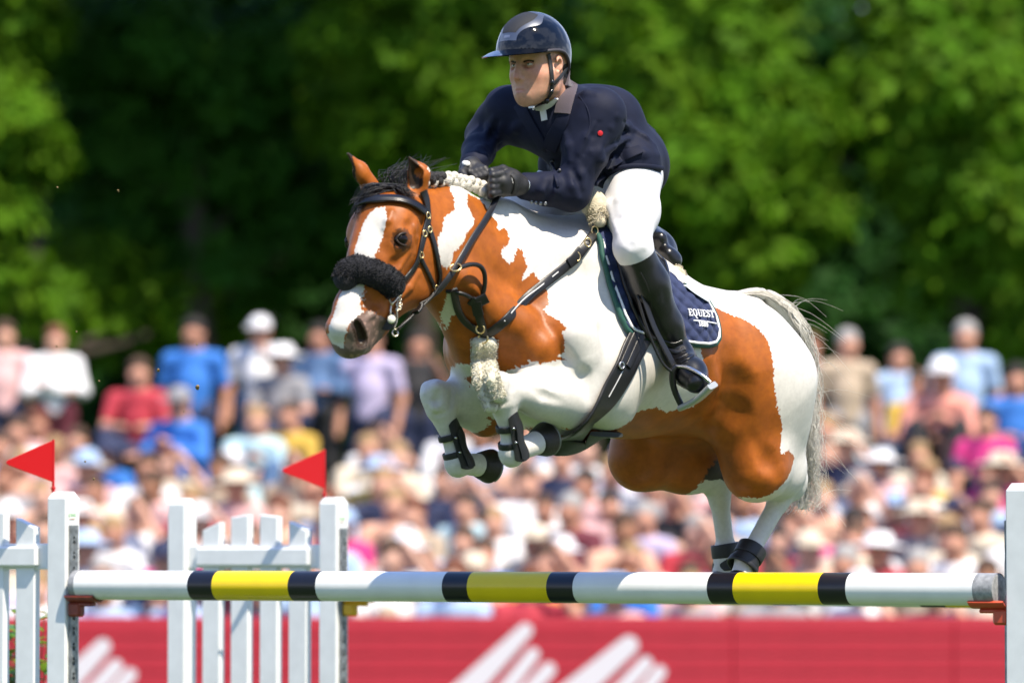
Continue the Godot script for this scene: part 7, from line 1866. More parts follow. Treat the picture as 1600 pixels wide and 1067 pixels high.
func build_tack() -> void:
	var L: Material = M.strap
	# --- saddle pad
	var o := on_horse("saddle_pad", "navy quilted saddle pad with green and white edging and white lettering", "saddle pad")
	var blue := grain(mat(lin(0.018, 0.030, 0.095), 0.85, {"rim_enabled": true, "rim": 0.4}), M.tuft, M.weave, 14.0, 0.03)
	var outline := PackedVector2Array([Vector2(-0.0199, 2.691), Vector2(0.0384, 2.6688), Vector2(0.1239, 2.6163), Vector2(0.1431, 2.5461), Vector2(0.1383, 2.4783), Vector2(0.1349, 2.4043), Vector2(0.1261, 2.3487), Vector2(0.1101, 2.3114), Vector2(0.0937, 2.2959), Vector2(0.0525, 2.2852), Vector2(-0.0368, 2.2802), Vector2(-0.146, 2.2761), Vector2(-0.2121, 2.272), Vector2(-0.2707, 2.272), Vector2(-0.3158, 2.2797), Vector2(-0.3388, 2.2967), Vector2(-0.3458, 2.3254), Vector2(-0.3459, 2.3621), Vector2(-0.336, 2.3924), Vector2(-0.3189, 2.4245), Vector2(-0.2681, 2.4487), Vector2(-0.2151, 2.4607)])
	var quilt := func(p: Vector2) -> float: return 0.012 * sqrt(absf(sin(PI * (p.x * 0.9 + p.y) / 0.05)) * absf(sin(PI * (p.x * 0.9 - p.y) / 0.05)))
	var pad := put("cloth", sheet(outline, 0.012, 0.0065, quilt), blue, o)
	put("cloth", other_side(pad.mesh), blue, o)
	var run := hem(outline, 0.012, 0, outline.size() - 1)
	put("binding", Shape.new().tube(run, 0.0095, 8).mesh(), grain(mat(lin(0.012, 0.085, 0.065), 0.7), M.tuft, null, 12.0), o)
	var inner := PackedVector3Array()
	for k in run.size():
		var mid := Vector3(0.0571, 2.4195, run[k].z)
		inner.append(run[k] + (mid - run[k]).normalized() * 0.012 + Vector3(0, 0, -0.011))
	put("piping", Shape.new().tube(inner, 0.0045, 8).mesh(), mat(lin(0.72, 0.73, 0.74), 0.6), o)
	for t in [["EQUEST", 0.0225, Vector3(-0.2361, 2.3716, -0.3023), Basis(Vector3(-0.9998, -0.0142, 0.0163), Vector3(-0.009, 0.9579, 0.2868), Vector3(-0.0197, 0.2866, -0.9578))], ["1889", 0.015, Vector3(-0.2358, 2.337, -0.3106), Basis(Vector3(-0.9996, -0.0299, 0.0002), Vector3(-0.0293, 0.9829, 0.182), Vector3(-0.0057, 0.1819, -0.9833))]]:
		var tm := put("lettering", text_mesh(t[0], t[1], 0.003, true), mat(lin(0.72, 0.73, 0.75), 0.6), pad)
		tm.transform = Transform3D(t[3], t[2])
	put("underline", strap([PackedVector3Array([Vector3(-0.1916, 2.3481, -0.3072), Vector3(-0.2416, 2.3471, -0.309), Vector3(-0.3168, 2.343, -0.2967)]),
		PackedVector3Array([Vector3(0.0826, 0.1962, -0.9771), Vector3(-0.0227, 0.2143, -0.9765), Vector3(-0.2306, 0.216, -0.9488)])], 0.004, 0.003), mat(lin(0.72, 0.73, 0.75), 0.6), pad)
	put("crest_patch", strap([PackedVector3Array([Vector3(-0.2154, 2.4649, -0.2613), Vector3(-0.2372, 2.4486, -0.2702), Vector3(-0.2721, 2.4323, -0.2755), Vector3(-0.3102, 2.4219, -0.2701)]),
		PackedVector3Array([Vector3(-0.0383, 0.5428, -0.839), Vector3(-0.0619, 0.5096, -0.8582), Vector3(-0.2219, 0.4567, -0.8615), Vector3(-0.2417, 0.4569, -0.8561)])], 0.032, 0.004), mat(lin(0.55, 0.60, 0.66), 0.6), pad)
	# --- saddle
	o = on_horse("saddle", "black leather jumping saddle under the rider", "saddle")
	put("seat", body([
		[-0.1232, 2.6559, 0, 0.055, -0.2471, 2.5949, 0, 0.075, 0.05],
		[-0.2471, 2.5949, 0, 0.075, -0.3505, 2.5772, 0, 0.085, 0.05],
		[-0.2769, 2.6184, -0.1, 0.022, -0.3318, 2.6336, 0, 0.03, 0.03],
		[-0.3318, 2.6336, 0, 0.03, -0.3241, 2.6302, 0.12, 0.022, 0.03],
		[-0.279, 2.5686, -0.13, 0.016, -0.2977, 2.5451, -0.13, 0.022, 0.03],
		[-0.3089, 2.5525, -0.11, 0.03, -0.3641, 2.5516, 0.06, 0.04, 0.05],
	], 0.007), M.leather, o)
	var fo := PackedVector2Array([Vector2(-0.0575, 2.6874), Vector2(0.0462, 2.6447), Vector2(0.1027, 2.5797), Vector2(0.1098, 2.5149), Vector2(0.104, 2.4491), Vector2(0.092, 2.3835), Vector2(0.0721, 2.3304), Vector2(0.049, 2.2893), Vector2(0.0163, 2.2823), Vector2(-0.0207, 2.3135), Vector2(-0.0557, 2.3848), Vector2(-0.1027, 2.4677), Vector2(-0.1743, 2.5337), Vector2(-0.167, 2.5713), Vector2(-0.0063, 2.6049), Vector2(-0.0881, 2.6725)])
	var hide := grain(mat(lin(0.006, 0.0055, 0.005), 0.55, {"metallic_specular": 0.25}), M.tuft, M.hair, 14.0, 0.03)
	var flap := put("flap", sheet(fo, 0.032, 0.009, func(_p): return 0.0), hide, o)
	put("flap", other_side(flap.mesh), hide, o)
	put("flap_edge", Shape.new().tube(hem(fo, 0.028, 0, fo.size() - 1), 0.008, 8).mesh(), M.leather, o)
	put("knee_roll", Shape.new().tube(smooth(PackedVector3Array([Vector3(-0.0232, 2.7084, -0.122), Vector3(0.1073, 2.5929, -0.261), Vector3(0.1118, 2.4995, -0.2925), Vector3(0.0958, 2.4266, -0.3156), Vector3(0.0743, 2.3576, -0.3337)]), 4), 0.019, 12, 0.012).mesh(), hide, o)
	put("knee_roll", Shape.new().tube(smooth(PackedVector3Array([Vector3(0.0604, 2.6603, -0.2287), Vector3(0.093, 2.5467, -0.2923), Vector3(0.0754, 2.4534, -0.3201), Vector3(0.0501, 2.369, -0.3414)]), 4), 0.014, 12, 0.010).mesh(), M.leather, o)
	for s in [-1.0, 1.0]:
		var q := Vector3(1, 1, -s)
		var leather := put("stirrup_leather", Shape.new().sweep(smooth(mirror(PackedVector3Array([Vector3(0.1006, 2.4261, -0.345), Vector3(0.0725, 2.3179, -0.37), Vector3(0.0322, 2.2297, -0.395), Vector3(0.0105, 2.1867, -0.405)]), s), 4), mirror(PackedVector3Array([Vector3(0, 0, -1), Vector3(0, 0, -1), Vector3(0, 0, -1), Vector3(0, 0, -1), Vector3(0, 0, -1), Vector3(0, 0, -1), Vector3(0, 0, -1), Vector3(0, 0, -1), Vector3(0, 0, -1), Vector3(0, 0, -1), Vector3(0, 0, -1), Vector3(0, 0, -1), Vector3(0, 0, -1)]), s), fill(13, 0.011), fill(13, 0.003), 10, 0.5).mesh(), L, o)
		put("stirrup_leather", Shape.new().tube(smooth(mirror(PackedVector3Array([Vector3(0.1102, 2.4122, -0.335), Vector3(0.0911, 2.3077, -0.36), Vector3(0.0539, 2.2097, -0.385), Vector3(0.0228, 2.1765, -0.405)]), s), 4), 0.005, 6).mesh(), L, o)
		var iron := put("stirrup_iron", Shape.new().tube(smooth(mirror(PackedVector3Array([Vector3(-0.0258, 2.0713, -0.4), Vector3(0.002, 2.1301, -0.39), Vector3(0.0199, 2.1767, -0.4), Vector3(0.0134, 2.1964, -0.41)]), s), 4), 0.0105, 8).mesh(), mat(lin(0.012, 0.012, 0.013), 0.3), o)
		put("side", Shape.new().tube(smooth(mirror(PackedVector3Array([Vector3(0.0134, 2.1964, -0.41), Vector3(0.009, 2.1915, -0.45), Vector3(0.0076, 2.1706, -0.5), Vector3(-0.0053, 2.1447, -0.53)]), s), 4), 0.006, 8).mesh(), M.steel, iron)
		put("tread", Shape.new().sweep(smooth(mirror(PackedVector3Array([Vector3(-0.0288, 2.0714, -0.4), Vector3(-0.0219, 2.0936, -0.465), Vector3(-0.0176, 2.1352, -0.53)]), s), 4), mirror(PackedVector3Array([Vector3(0.3, 1, 0), Vector3(0.3, 1, 0), Vector3(0.3, 1, 0), Vector3(0.3, 1, 0), Vector3(0.3, 1, 0), Vector3(0.3, 1, 0), Vector3(0.3, 1, 0), Vector3(0.3, 1, 0), Vector3(0.3, 1, 0)]), s), fill(9, 0.026), fill(9, 0.010), 12, 0.5).mesh(), grain(mat(lin(0.42, 0.44, 0.43), 0.4, {"metallic": 0.4}), M.scuff, null, 9.0), iron)
	o = on_horse("half_pad", "cream sheepskin pad showing before and behind the saddle", "sheepskin pad")
	put("front_roll", body([
		[0.1157, 2.7044, -0.16, 0.036, 0.1201, 2.6491, -0.19, 0.022, 0.03],
		[0.0375, 2.7254, -0.06, 0.034, 0.1157, 2.7044, -0.16, 0.036, 0.03],
	], 0.006), M.wool, o)
	put("rear_roll", body([
		[-0.2896, 2.4973, -0.15, 0.034, -0.3916, 2.4997, -0.04, 0.034, 0.03],
		[-0.3916, 2.4997, -0.04, 0.034, -0.4507, 2.4944, 0.08, 0.034, 0.03],
	], 0.006), M.wool, o)
	fleece(o, "front_wool", PackedVector3Array([Vector3(0.1157, 2.7044, -0.16), Vector3(0.1201, 2.6491, -0.19)]), 0.033, 420, M.wool)
	fleece(o, "rear_wool", PackedVector3Array([Vector3(-0.2896, 2.4973, -0.15), Vector3(-0.3916, 2.4997, -0.04)]), 0.034, 420, M.wool)
	# --- girth
	o = on_horse("girth", "wide black leather girth with belly guard behind the near foreleg", "girth")
	put("band", strap([PackedVector3Array([Vector3(0.054, 2.299, -0.3058), Vector3(0.1065, 2.2421, -0.3123), Vector3(0.1527, 2.1832, -0.3184), Vector3(0.1955, 2.1134, -0.3029), Vector3(0.2397, 2.0511, -0.2857), Vector3(0.2556, 2.001, -0.2388), Vector3(0.1291, 1.9753, -0.0749)]),
		PackedVector3Array([Vector3(0.1264, 0.1869, -0.9742), Vector3(0.0661, 0.218, -0.9737), Vector3(0.0718, -0.0055, -0.9974), Vector3(0.0928, -0.2277, -0.9693), Vector3(-0.2439, -0.4879, -0.8381), Vector3(-0.2605, -0.8447, -0.4676), Vector3(0.3813, -0.7952, -0.4715)])], 0.085, 0.016), L, o)
	put("belly_guard", strap([PackedVector3Array([Vector3(0.1162, 1.9873, -0.2147), Vector3(-0.0024, 1.9746, -0.0634), Vector3(0.0332, 1.9503, -0.0446), Vector3(0.1101, 1.9474, -0.045), Vector3(0.1437, 1.956, -0.0244)]),
		PackedVector3Array([Vector3(0.1868, -0.9697, -0.1576), Vector3(-0.4132, -0.7943, -0.4454), Vector3(-0.3168, -0.8882, -0.3329), Vector3(0.2553, -0.907, -0.335), Vector3(0.4964, -0.8489, -0.1816)])], 0.105, 0.016), grain(mat(lin(0.020, 0.023, 0.022), 0.55), M.tuft, M.hair, 14.0, 0.05), o)
	put("billet", strap([PackedVector3Array([Vector3(0.0268, 2.3347, -0.3151), Vector3(0.0697, 2.2855, -0.3188), Vector3(0.1151, 2.232, -0.3263), Vector3(0.1475, 2.192, -0.3307)]),
		PackedVector3Array([Vector3(0.0777, 0.1296, -0.9885), Vector3(0.1433, 0.2129, -0.9665), Vector3(0.0301, 0.1955, -0.9802), Vector3(0.0532, 0.0361, -0.9979)])], 0.024, 0.007), L, o)
	put("billet", strap([PackedVector3Array([Vector3(0.0649, 2.3244, -0.3118), Vector3(0.1054, 2.2755, -0.3156), Vector3(0.1551, 2.2222, -0.3274), Vector3(0.1811, 2.1853, -0.3284)]),
		PackedVector3Array([Vector3(0.166, 0.1682, -0.9717), Vector3(0.1323, 0.2565, -0.9574), Vector3(0.0136, 0.1635, -0.9865), Vector3(0.0582, -0.0522, -0.9969)])], 0.024, 0.007), L, o)
	put("stitching", strap([PackedVector3Array([Vector3(0.1412, 2.2181, -0.3258), Vector3(0.1798, 2.1603, -0.3235), Vector3(0.2135, 2.0986, -0.3087)]),
		PackedVector3Array([Vector3(0.0241, 0.157, -0.9873), Vector3(0.1261, -0.137, -0.9825), Vector3(-0.0615, -0.2487, -0.9666)])], 0.003, 0.003), M.thread, o)
	put("ring", ring(Vector3(0.1807, 2.196, -0.3326), Vector3(0.0273, -0.0107, -0.9996), 0.010, 0.0025), M.steel, o)
	# --- breastplate
	o = on_horse("breastplate", "black leather breastplate and running martingale across the chest", "breastplate")
	var b := put("shoulder_strap", strap([PackedVector3Array([Vector3(-0.0951, 2.6776, -0.0671), Vector3(0.0107, 2.6675, -0.1216), Vector3(0.146, 2.6034, -0.1852), Vector3(0.208, 2.5483, -0.1886), Vector3(0.2671, 2.5, -0.1777), Vector3(0.3512, 2.4487, -0.1713), Vector3(0.4172, 2.3995, -0.1524), Vector3(0.5169, 2.3309, -0.1615), Vector3(0.5414, 2.2919, -0.1196), Vector3(0.5476, 2.2836, -0.0952)]),
		PackedVector3Array([Vector3(-0.2843, 0.8614, -0.4209), Vector3(0.0188, 0.9543, -0.2984), Vector3(0.311, 0.6478, -0.6955), Vector3(0.361, 0.185, -0.914), Vector3(0.1243, 0.1244, -0.9844), Vector3(0.2998, 0.242, -0.9228), Vector3(0.1638, 0.4223, -0.8915), Vector3(0.3824, -0.1844, -0.9054), Vector3(0.6188, -0.6158, -0.4878), Vector3(0.5972, -0.7153, -0.3629)])], 0.030, 0.010), L, o)
	put("strap_lining", strap([PackedVector3Array([Vector3(0.21, 2.5544, -0.1953), Vector3(0.2369, 2.5263, -0.1897), Vector3(0.2598, 2.5104, -0.1857)]),
		PackedVector3Array([Vector3(0.3521, 0.2194, -0.9099), Vector3(0.2629, 0.0304, -0.9643), Vector3(0.1531, 0.0739, -0.9854)])], 0.034, 0.007), L, b)
	put("stitching", strap([PackedVector3Array([Vector3(0.3025, 2.4837, -0.1808), Vector3(0.3778, 2.4346, -0.171), Vector3(0.4554, 2.3911, -0.1707), Vector3(0.5286, 2.3241, -0.1611)]),
		PackedVector3Array([Vector3(0.2052, 0.2521, -0.9457), Vector3(0.3894, 0.1785, -0.9036), Vector3(-0.0037, 0.6104, -0.7921), Vector3(0.4127, -0.288, -0.8641)])], 0.0035, 0.002), M.thread, b)
	for p in PackedVector3Array([Vector3(0.2283, 2.5332, -0.1919), Vector3(0.1375, 2.6184, -0.1856), Vector3(0.1831, 2.5791, -0.1968)]): put("buckle", ring(p, Vector3(0.5, 0.1, -0.86), 0.013, 0.0026, 0.8), M.brass, b)
	put("far_strap", strap([PackedVector3Array([Vector3(0.5476, 2.2836, -0.0952), Vector3(0.5761, 2.3013, -0.0815), Vector3(0.6042, 2.3215, -0.07), Vector3(0.6358, 2.3503, -0.0722), Vector3(0.6623, 2.3817, -0.084), Vector3(0.6845, 2.4134, -0.0958)]),
		PackedVector3Array([Vector3(0.5972, -0.7153, -0.3629), Vector3(0.6532, -0.6469, -0.3935), Vector3(0.6211, -0.71, -0.3318), Vector3(0.5764, -0.6285, -0.5223), Vector3(0.3718, -0.6498, -0.663), Vector3(0.5287, -0.455, -0.7166)])], 0.024, 0.009), L, o)
	put("fork_strap", strap([PackedVector3Array([Vector3(0.5513, 2.2825, -0.0979), Vector3(0.5725, 2.3109, -0.1089), Vector3(0.5909, 2.3356, -0.1149), Vector3(0.6053, 2.36, -0.1163)]),
		PackedVector3Array([Vector3(0.5917, -0.7223, -0.3581), Vector3(0.6975, -0.5765, -0.4257), Vector3(0.7148, -0.5545, -0.4262), Vector3(0.7976, -0.4403, -0.4122)])], 0.026, 0.010), L, o)
	put("keeper", strap([PackedVector3Array([Vector3(0.6323, 2.3868, -0.1168), Vector3(0.6173, 2.3793, -0.1263), Vector3(0.597, 2.3938, -0.1537)]),
		PackedVector3Array([Vector3(0.4894, -0.7383, -0.4642), Vector3(0.7523, -0.5296, -0.3919), Vector3(0.3147, -0.1462, -0.9379)])], 0.034, 0.012), L, o)
	put("keeper", strap([PackedVector3Array([Vector3(0.6207, 2.3817, -0.1283), Vector3(0.6099, 2.3609, -0.1231), Vector3(0.5997, 2.3409, -0.1204)]),
		PackedVector3Array([Vector3(0.6525, -0.6404, -0.405), Vector3(0.8055, -0.4501, -0.3854), Vector3(0.7625, -0.5001, -0.4105)])], 0.034, 0.010), L, o)
	put("martingale_strap", cord(PackedVector3Array([Vector3(0.5983, 2.3887, -0.13), Vector3(0.6003, 2.4269, -0.145), Vector3(0.6113, 2.4648, -0.155), Vector3(0.6315, 2.4872, -0.155), Vector3(0.6661, 2.4917, -0.15), Vector3(0.712, 2.4802, -0.145)]), 0.0075, 5), L, o)
	put("martingale_strap", cord(PackedVector3Array([Vector3(0.6218, 2.3881, -0.12), Vector3(0.6508, 2.4007, -0.115), Vector3(0.6745, 2.4081, -0.1), Vector3(0.6905, 2.4124, -0.07)]), 0.0065, 5), L, o)
	put("martingale_ring", ring(Vector3(0.7237, 2.4799, -0.14), Vector3(0.5, 0.62, -0.3), 0.017, 0.0028), M.brass, o)
	put("buckle", ring(Vector3(0.5772, 2.3007, -0.1066), Vector3(0.9, 0, -0.4), 0.013, 0.0028), M.brass, o)
	put("clip", ring(Vector3(0.552, 2.2733, -0.0954), Vector3(0.9, 0, -0.4), 0.015, 0.003), M.brass, o)
	o = on_horse("chest_fleece", "cream fleece sleeve hanging from the breastplate between the forelegs", "fleece sleeve")
	put("sleeve", body([
		[0.5474, 2.2602, -0.0742, 0.0215, 0.5139, 2.2, -0.0446, 0.0215, 0.008],
		[0.5139, 2.2, -0.0446, 0.0215, 0.6057, 2.1393, -0.1346, 0.0215, 0.008],
		[0.6057, 2.1393, -0.1346, 0.0215, 0.5963, 2.0636, -0.1694, 0.0215, 0.008],
		[0.5283, 2.2595, -0.1014, 0.0215, 0.4961, 2.1999, -0.0679, 0.0215, 0.008],
		[0.4961, 2.1999, -0.0679, 0.0215, 0.6224, 2.1425, -0.198, 0.0215, 0.008],
		[0.6224, 2.1425, -0.198, 0.0215, 0.6046, 2.0947, -0.2041, 0.0215, 0.008],
	], 0.006), M.cream, o)
	for ab in [PackedVector3Array([Vector3(0.5474, 2.2602, -0.0742), Vector3(0.5139, 2.2, -0.0446)]), PackedVector3Array([Vector3(0.5139, 2.2, -0.0446), Vector3(0.6057, 2.1393, -0.1346)]), PackedVector3Array([Vector3(0.6057, 2.1393, -0.1346), Vector3(0.5963, 2.0636, -0.1694)]), PackedVector3Array([Vector3(0.5283, 2.2595, -0.1014), Vector3(0.4961, 2.1999, -0.0679)]), PackedVector3Array([Vector3(0.4961, 2.1999, -0.0679), Vector3(0.6224, 2.1425, -0.198)]), PackedVector3Array([Vector3(0.6224, 2.1425, -0.198), Vector3(0.6046, 2.0947, -0.2041)])]: fleece(o, "pile", ab, 0.023, 260, M.cream)
	build_bridle()
	build_leg_boots()

func other_side(m: ArrayMesh) -> ArrayMesh:
	var s := Shape.new()
	var a := m.surface_get_arrays(0)
	for p in a[Mesh.ARRAY_VERTEX]: s.v.append(Vector3(p.x, p.y, -p.z))
	for p in a[Mesh.ARRAY_NORMAL]: s.n.append(Vector3(p.x, p.y, -p.z))
	s.i = a[Mesh.ARRAY_INDEX]
	return s.mesh()

func mirror(p: PackedVector3Array, s: float) -> PackedVector3Array:
	if s > 0.0: return p
	var out := PackedVector3Array()
	for q in p: out.append(Vector3(q.x, q.y, -q.z))
	return out

# short curly pile round the axis a-b
func fleece(o: Node3D, called: String, ab: PackedVector3Array, r: float, count: int, m: Material) -> void:
	var out := []
	var ax := (ab[1] - ab[0]).normalized()
	var x := ax.cross(Vector3(0.3, 0.2, 0.93)).normalized()
	var y := ax.cross(x)
	for k in count:
		var f := rng.randf() * TAU
		var n := x * cos(f) + y * sin(f)
		var p := ab[0].lerp(ab[1], rng.randf_range(-0.12, 1.12)) + n * r * 0.93
		var t := ax.cross(n)
		var w := (t * rng.randf_range(-1, 1) + ax * rng.randf_range(-1, 1)).normalized() * 0.004
		out.append(PackedVector3Array([p - n * 0.004, p + n * 0.004 + w * 0.4, p + n * 0.006 + w, p + n * 0.003 + w * 1.5]))
	put(called, hairs(out, 0.0014, 0.6), m, o).set_meta("kind", "stuff")

func build_bridle() -> void:
	var L: Material = M.strap
	var o := on_horse("bridle", "black leather bridle with sheepskin noseband and bit", "bridle")
	put("browband", strap([PackedVector3Array([Vector3(0.9375, 2.6726, 0.0662), Vector3(0.9647, 2.6783, 0.0114), Vector3(0.9569, 2.6811, -0.0284), Vector3(0.9282, 2.6835, -0.0586), Vector3(0.8982, 2.6798, -0.0848), Vector3(0.8625, 2.6673, -0.102), Vector3(0.8181, 2.646, -0.1021)]),
		PackedVector3Array([Vector3(0.5608, 0.6502, 0.5126), Vector3(0.7395, 0.6627, 0.1179), Vector3(0.6624, 0.6894, -0.2931), Vector3(0.4318, 0.7287, -0.5316), Vector3(0.3265, 0.7116, -0.6221), Vector3(-0.0624, 0.5201, -0.8518), Vector3(-0.1541, 0.081, -0.9847)])], 0.026, 0.013), M.leather, o)
	put("browband_edge", strap([PackedVector3Array([Vector3(0.9735, 2.6623, 0.0327), Vector3(0.9749, 2.6704, 0.0037), Vector3(0.9644, 2.6735, -0.0348), Vector3(0.936, 2.6758, -0.0661), Vector3(0.9054, 2.6718, -0.0924), Vector3(0.8709, 2.6588, -0.1099), Vector3(0.8248, 2.6393, -0.1063)]),
		PackedVector3Array([Vector3(0.8413, 0.4309, 0.3264), Vector3(0.8203, 0.5707, 0.0369), Vector3(0.7193, 0.6001, -0.3499), Vector3(0.508, 0.6273, -0.5903), Vector3(0.4069, 0.5895, -0.6978), Vector3(-0.017, 0.3985, -0.917), Vector3(-0.1836, 0.0253, -0.9827)])], 0.010, 0.010), M.leather, o)
	put("headpiece", strap([PackedVector3Array([Vector3(0.8109, 2.7087, -0.0872), Vector3(0.802, 2.6879, -0.0903), Vector3(0.798, 2.6596, -0.0942), Vector3(0.7993, 2.6273, -0.0979), Vector3(0.8103, 2.5983, -0.0991), Vector3(0.8219, 2.5747, -0.1025)]),
		PackedVector3Array([Vector3(0.4997, -0.171, -0.8492), Vector3(0.1779, 0.0855, -0.9803), Vector3(-0.1697, 0.1883, -0.9673), Vector3(-0.1065, 0.0324, -0.9938), Vector3(0.0579, 0.086, -0.9946), Vector3(-0.0064, 0.1265, -0.9919)])], 0.024, 0.008), L, o)
	var cheek := put("cheekpiece", strap([PackedVector3Array([Vector3(0.8213, 2.5785, -0.101), Vector3(0.8325, 2.5465, -0.1033), Vector3(0.841, 2.5163, -0.1016), Vector3(0.8511, 2.4877, -0.0978), Vector3(0.8676, 2.4625, -0.092), Vector3(0.8959, 2.437, -0.09), Vector3(0.9301, 2.4111, -0.0875)]),
		PackedVector3Array([Vector3(-0.0301, 0.1315, -0.9909), Vector3(0.0285, 0.0434, -0.9986), Vector3(-0.1135, -0.0983, -0.9887), Vector3(-0.121, -0.2858, -0.9506), Vector3(-0.0667, -0.2464, -0.9669), Vector3(-0.1054, -0.176, -0.9787), Vector3(0.0033, -0.12, -0.9928)])], 0.019, 0.008), L, o)
	put("throatlash", strap([PackedVector3Array([Vector3(0.8006, 2.6139, -0.0974), Vector3(0.7931, 2.5842, -0.1024), Vector3(0.7855, 2.5528, -0.1089), Vector3(0.7755, 2.5174, -0.1107), Vector3(0.7609, 2.4844, -0.1057), Vector3(0.7434, 2.4557, -0.0954), Vector3(0.7324, 2.4244, -0.0772), Vector3(0.7509, 2.4053, -0.0795)]),
		PackedVector3Array([Vector3(-0.0078, 0.0552, -0.9984), Vector3(0.153, 0.1933, -0.9691), Vector3(0.1169, 0.1078, -0.9873), Vector3(0.0275, -0.0438, -0.9987), Vector3(-0.0902, -0.1917, -0.9773), Vector3(-0.2452, -0.2987, -0.9223), Vector3(-0.4192, -0.5085, -0.7522), Vector3(-0.5311, -0.3418, -0.7753)])], 0.016, 0.008), L, o)
	put("flash_strap", strap([PackedVector3Array([Vector3(0.8381, 2.5107, -0.0999), Vector3(0.823, 2.4886, -0.1003), Vector3(0.8035, 2.4622, -0.1012), Vector3(0.781, 2.4357, -0.0971), Vector3(0.7563, 2.417, -0.0856)]),
		PackedVector3Array([Vector3(-0.0092, -0.1152, -0.9933), Vector3(0.2061, -0.0686, -0.9761), Vector3(0.0931, -0.1101, -0.9895), Vector3(-0.1139, -0.1979, -0.9736), Vector3(-0.3909, -0.327, -0.8604)])], 0.013, 0.007), L, o)
	put("jaw_strap", strap([PackedVector3Array([Vector3(0.7503, 2.4115, -0.0803), Vector3(0.7656, 2.3931, -0.081), Vector3(0.7892, 2.3779, -0.0807), Vector3(0.8121, 2.3668, -0.074)]),
		PackedVector3Array([Vector3(-0.5079, -0.331, -0.7953), Vector3(-0.4105, -0.3999, -0.8195), Vector3(-0.1806, -0.548, -0.8167), Vector3(0.0209, -0.6808, -0.7321)])], 0.016, 0.007), L, o)
	for p in PackedVector3Array([Vector3(0.8236, 2.5788, -0.1061), Vector3(0.7997, 2.5924, -0.105), Vector3(0.8382, 2.5139, -0.1062), Vector3(0.7557, 2.417, -0.0923), Vector3(0.8049, 2.6346, -0.1027)]): put("buckle", ring(p, Vector3(0.3, 0.1, -0.95), 0.009, 0.0022, 0.75), M.brass, cheek)
	# sheepskin noseband
	var n := put("noseband", body([
		[1.0634, 2.4363, -0.0059, 0.036, 1.0539, 2.4567, -0.0073, 0.036, 0.02],
		[1.0539, 2.4567, -0.0073, 0.036, 1.0397, 2.4683, -0.0333, 0.036, 0.02],
		[1.0397, 2.4683, -0.0333, 0.036, 1.008, 2.4551, -0.0674, 0.036, 0.02],
		[1.008, 2.4551, -0.0674, 0.036, 0.9774, 2.439, -0.0876, 0.036, 0.02],
		[0.9774, 2.439, -0.0876, 0.036, 0.9484, 2.4181, -0.0956, 0.036, 0.02],
	], 0.005), grain(mat(lin(0.006, 0.006, 0.009), 0.95, {"rim_enabled": true, "rim": 0.3}), null, M.hair, 12.0, 0.8), o)
	var pile := []
	for seg in [PackedVector3Array([Vector3(1.0634, 2.4363, -0.0059), Vector3(1.0539, 2.4567, -0.0073)]), PackedVector3Array([Vector3(1.0539, 2.4567, -0.0073), Vector3(1.0397, 2.4683, -0.0333)]), PackedVector3Array([Vector3(1.0397, 2.4683, -0.0333), Vector3(1.008, 2.4551, -0.0674)]), PackedVector3Array([Vector3(1.008, 2.4551, -0.0674), Vector3(0.9774, 2.439, -0.0876)]), PackedVector3Array([Vector3(0.9774, 2.439, -0.0876), Vector3(0.9484, 2.4181, -0.0956)])]:
		var ax: Vector3 = (seg[1] - seg[0]).normalized()
		var x := ax.cross(Vector3(0.3, 0.2, 0.93)).normalized()
		var y := ax.cross(x)
		for k in 420:
			var f := rng.randf() * TAU
			var nn := x * cos(f) + y * sin(f)
			var p: Vector3 = seg[0].lerp(seg[1], rng.randf_range(-0.35, 1.35)) + nn * 0.035
			var w := (ax.cross(nn) * rng.randf_range(-1, 1) + ax * rng.randf_range(-1, 1)).normalized() * 0.006
			pile.append(PackedVector3Array([p - nn * 0.004, p + nn * 0.005 + w * 0.4, p + nn * 0.009 + w]))
	put("pile", hairs(pile, 0.002, 0.5), mat(lin(0.006, 0.006, 0.009), 0.9), n).set_meta("kind", "stuff")
	# bit: mouthpiece ring, hook, shank, white roller, curb chain
	var bit := put("bit_cheek", cord(PackedVector3Array([Vector3(0.938, 2.3678, -0.075), Vector3(0.9461, 2.3425, -0.08), Vector3(0.9433, 2.3158, -0.08), Vector3(0.9328, 2.2933, -0.078)]), 0.0032, 4), M.gold, o)
	put("bit_cheek", cord(PackedVector3Array([Vector3(0.913, 2.3669, -0.075), Vector3(0.9182, 2.3435, -0.08), Vector3(0.9182, 2.3167, -0.08), Vector3(0.9272, 2.2935, -0.078)]), 0.003, 4), M.gold, bit)
	put("hook", cord(PackedVector3Array([Vector3(0.9523, 2.3904, -0.07), Vector3(0.9447, 2.3733, -0.076), Vector3(0.9406, 2.3656, -0.08), Vector3(0.9211, 2.3779, -0.08), Vector3(0.905, 2.3939, -0.078)]), 0.003, 4), M.gold, bit)
	put("joint", blob(Vector3(0.9406, 2.3656, -0.08), Vector3.ONE * 0.0065, 12), M.gold, bit)
	put("ring", ring(Vector3(0.9058, 2.3986, -0.08), Vector3(0.5, 0, -0.87), 0.0095, 0.0024, 0.75), M.gold, bit)
	put("ring", ring(Vector3(0.9244, 2.2783, -0.078), Vector3(0.5, 0.3, -0.87), 0.011, 0.0028, 0.8), M.gold, bit)
	for p in PackedVector3Array([Vector3(0.9155, 2.3628, -0.08), Vector3(0.9099, 2.3707, -0.08), Vector3(0.9043, 2.3805, -0.08), Vector3(0.9071, 2.3535, -0.08), Vector3(0.9182, 2.3473, -0.08), Vector3(0.9015, 2.3652, -0.08)]): put("curb_link", ring(p, Vector3(rng.randf_range(-0.5, 0.9), 0.3, -0.8), 0.005, 0.0018), M.gold, bit)
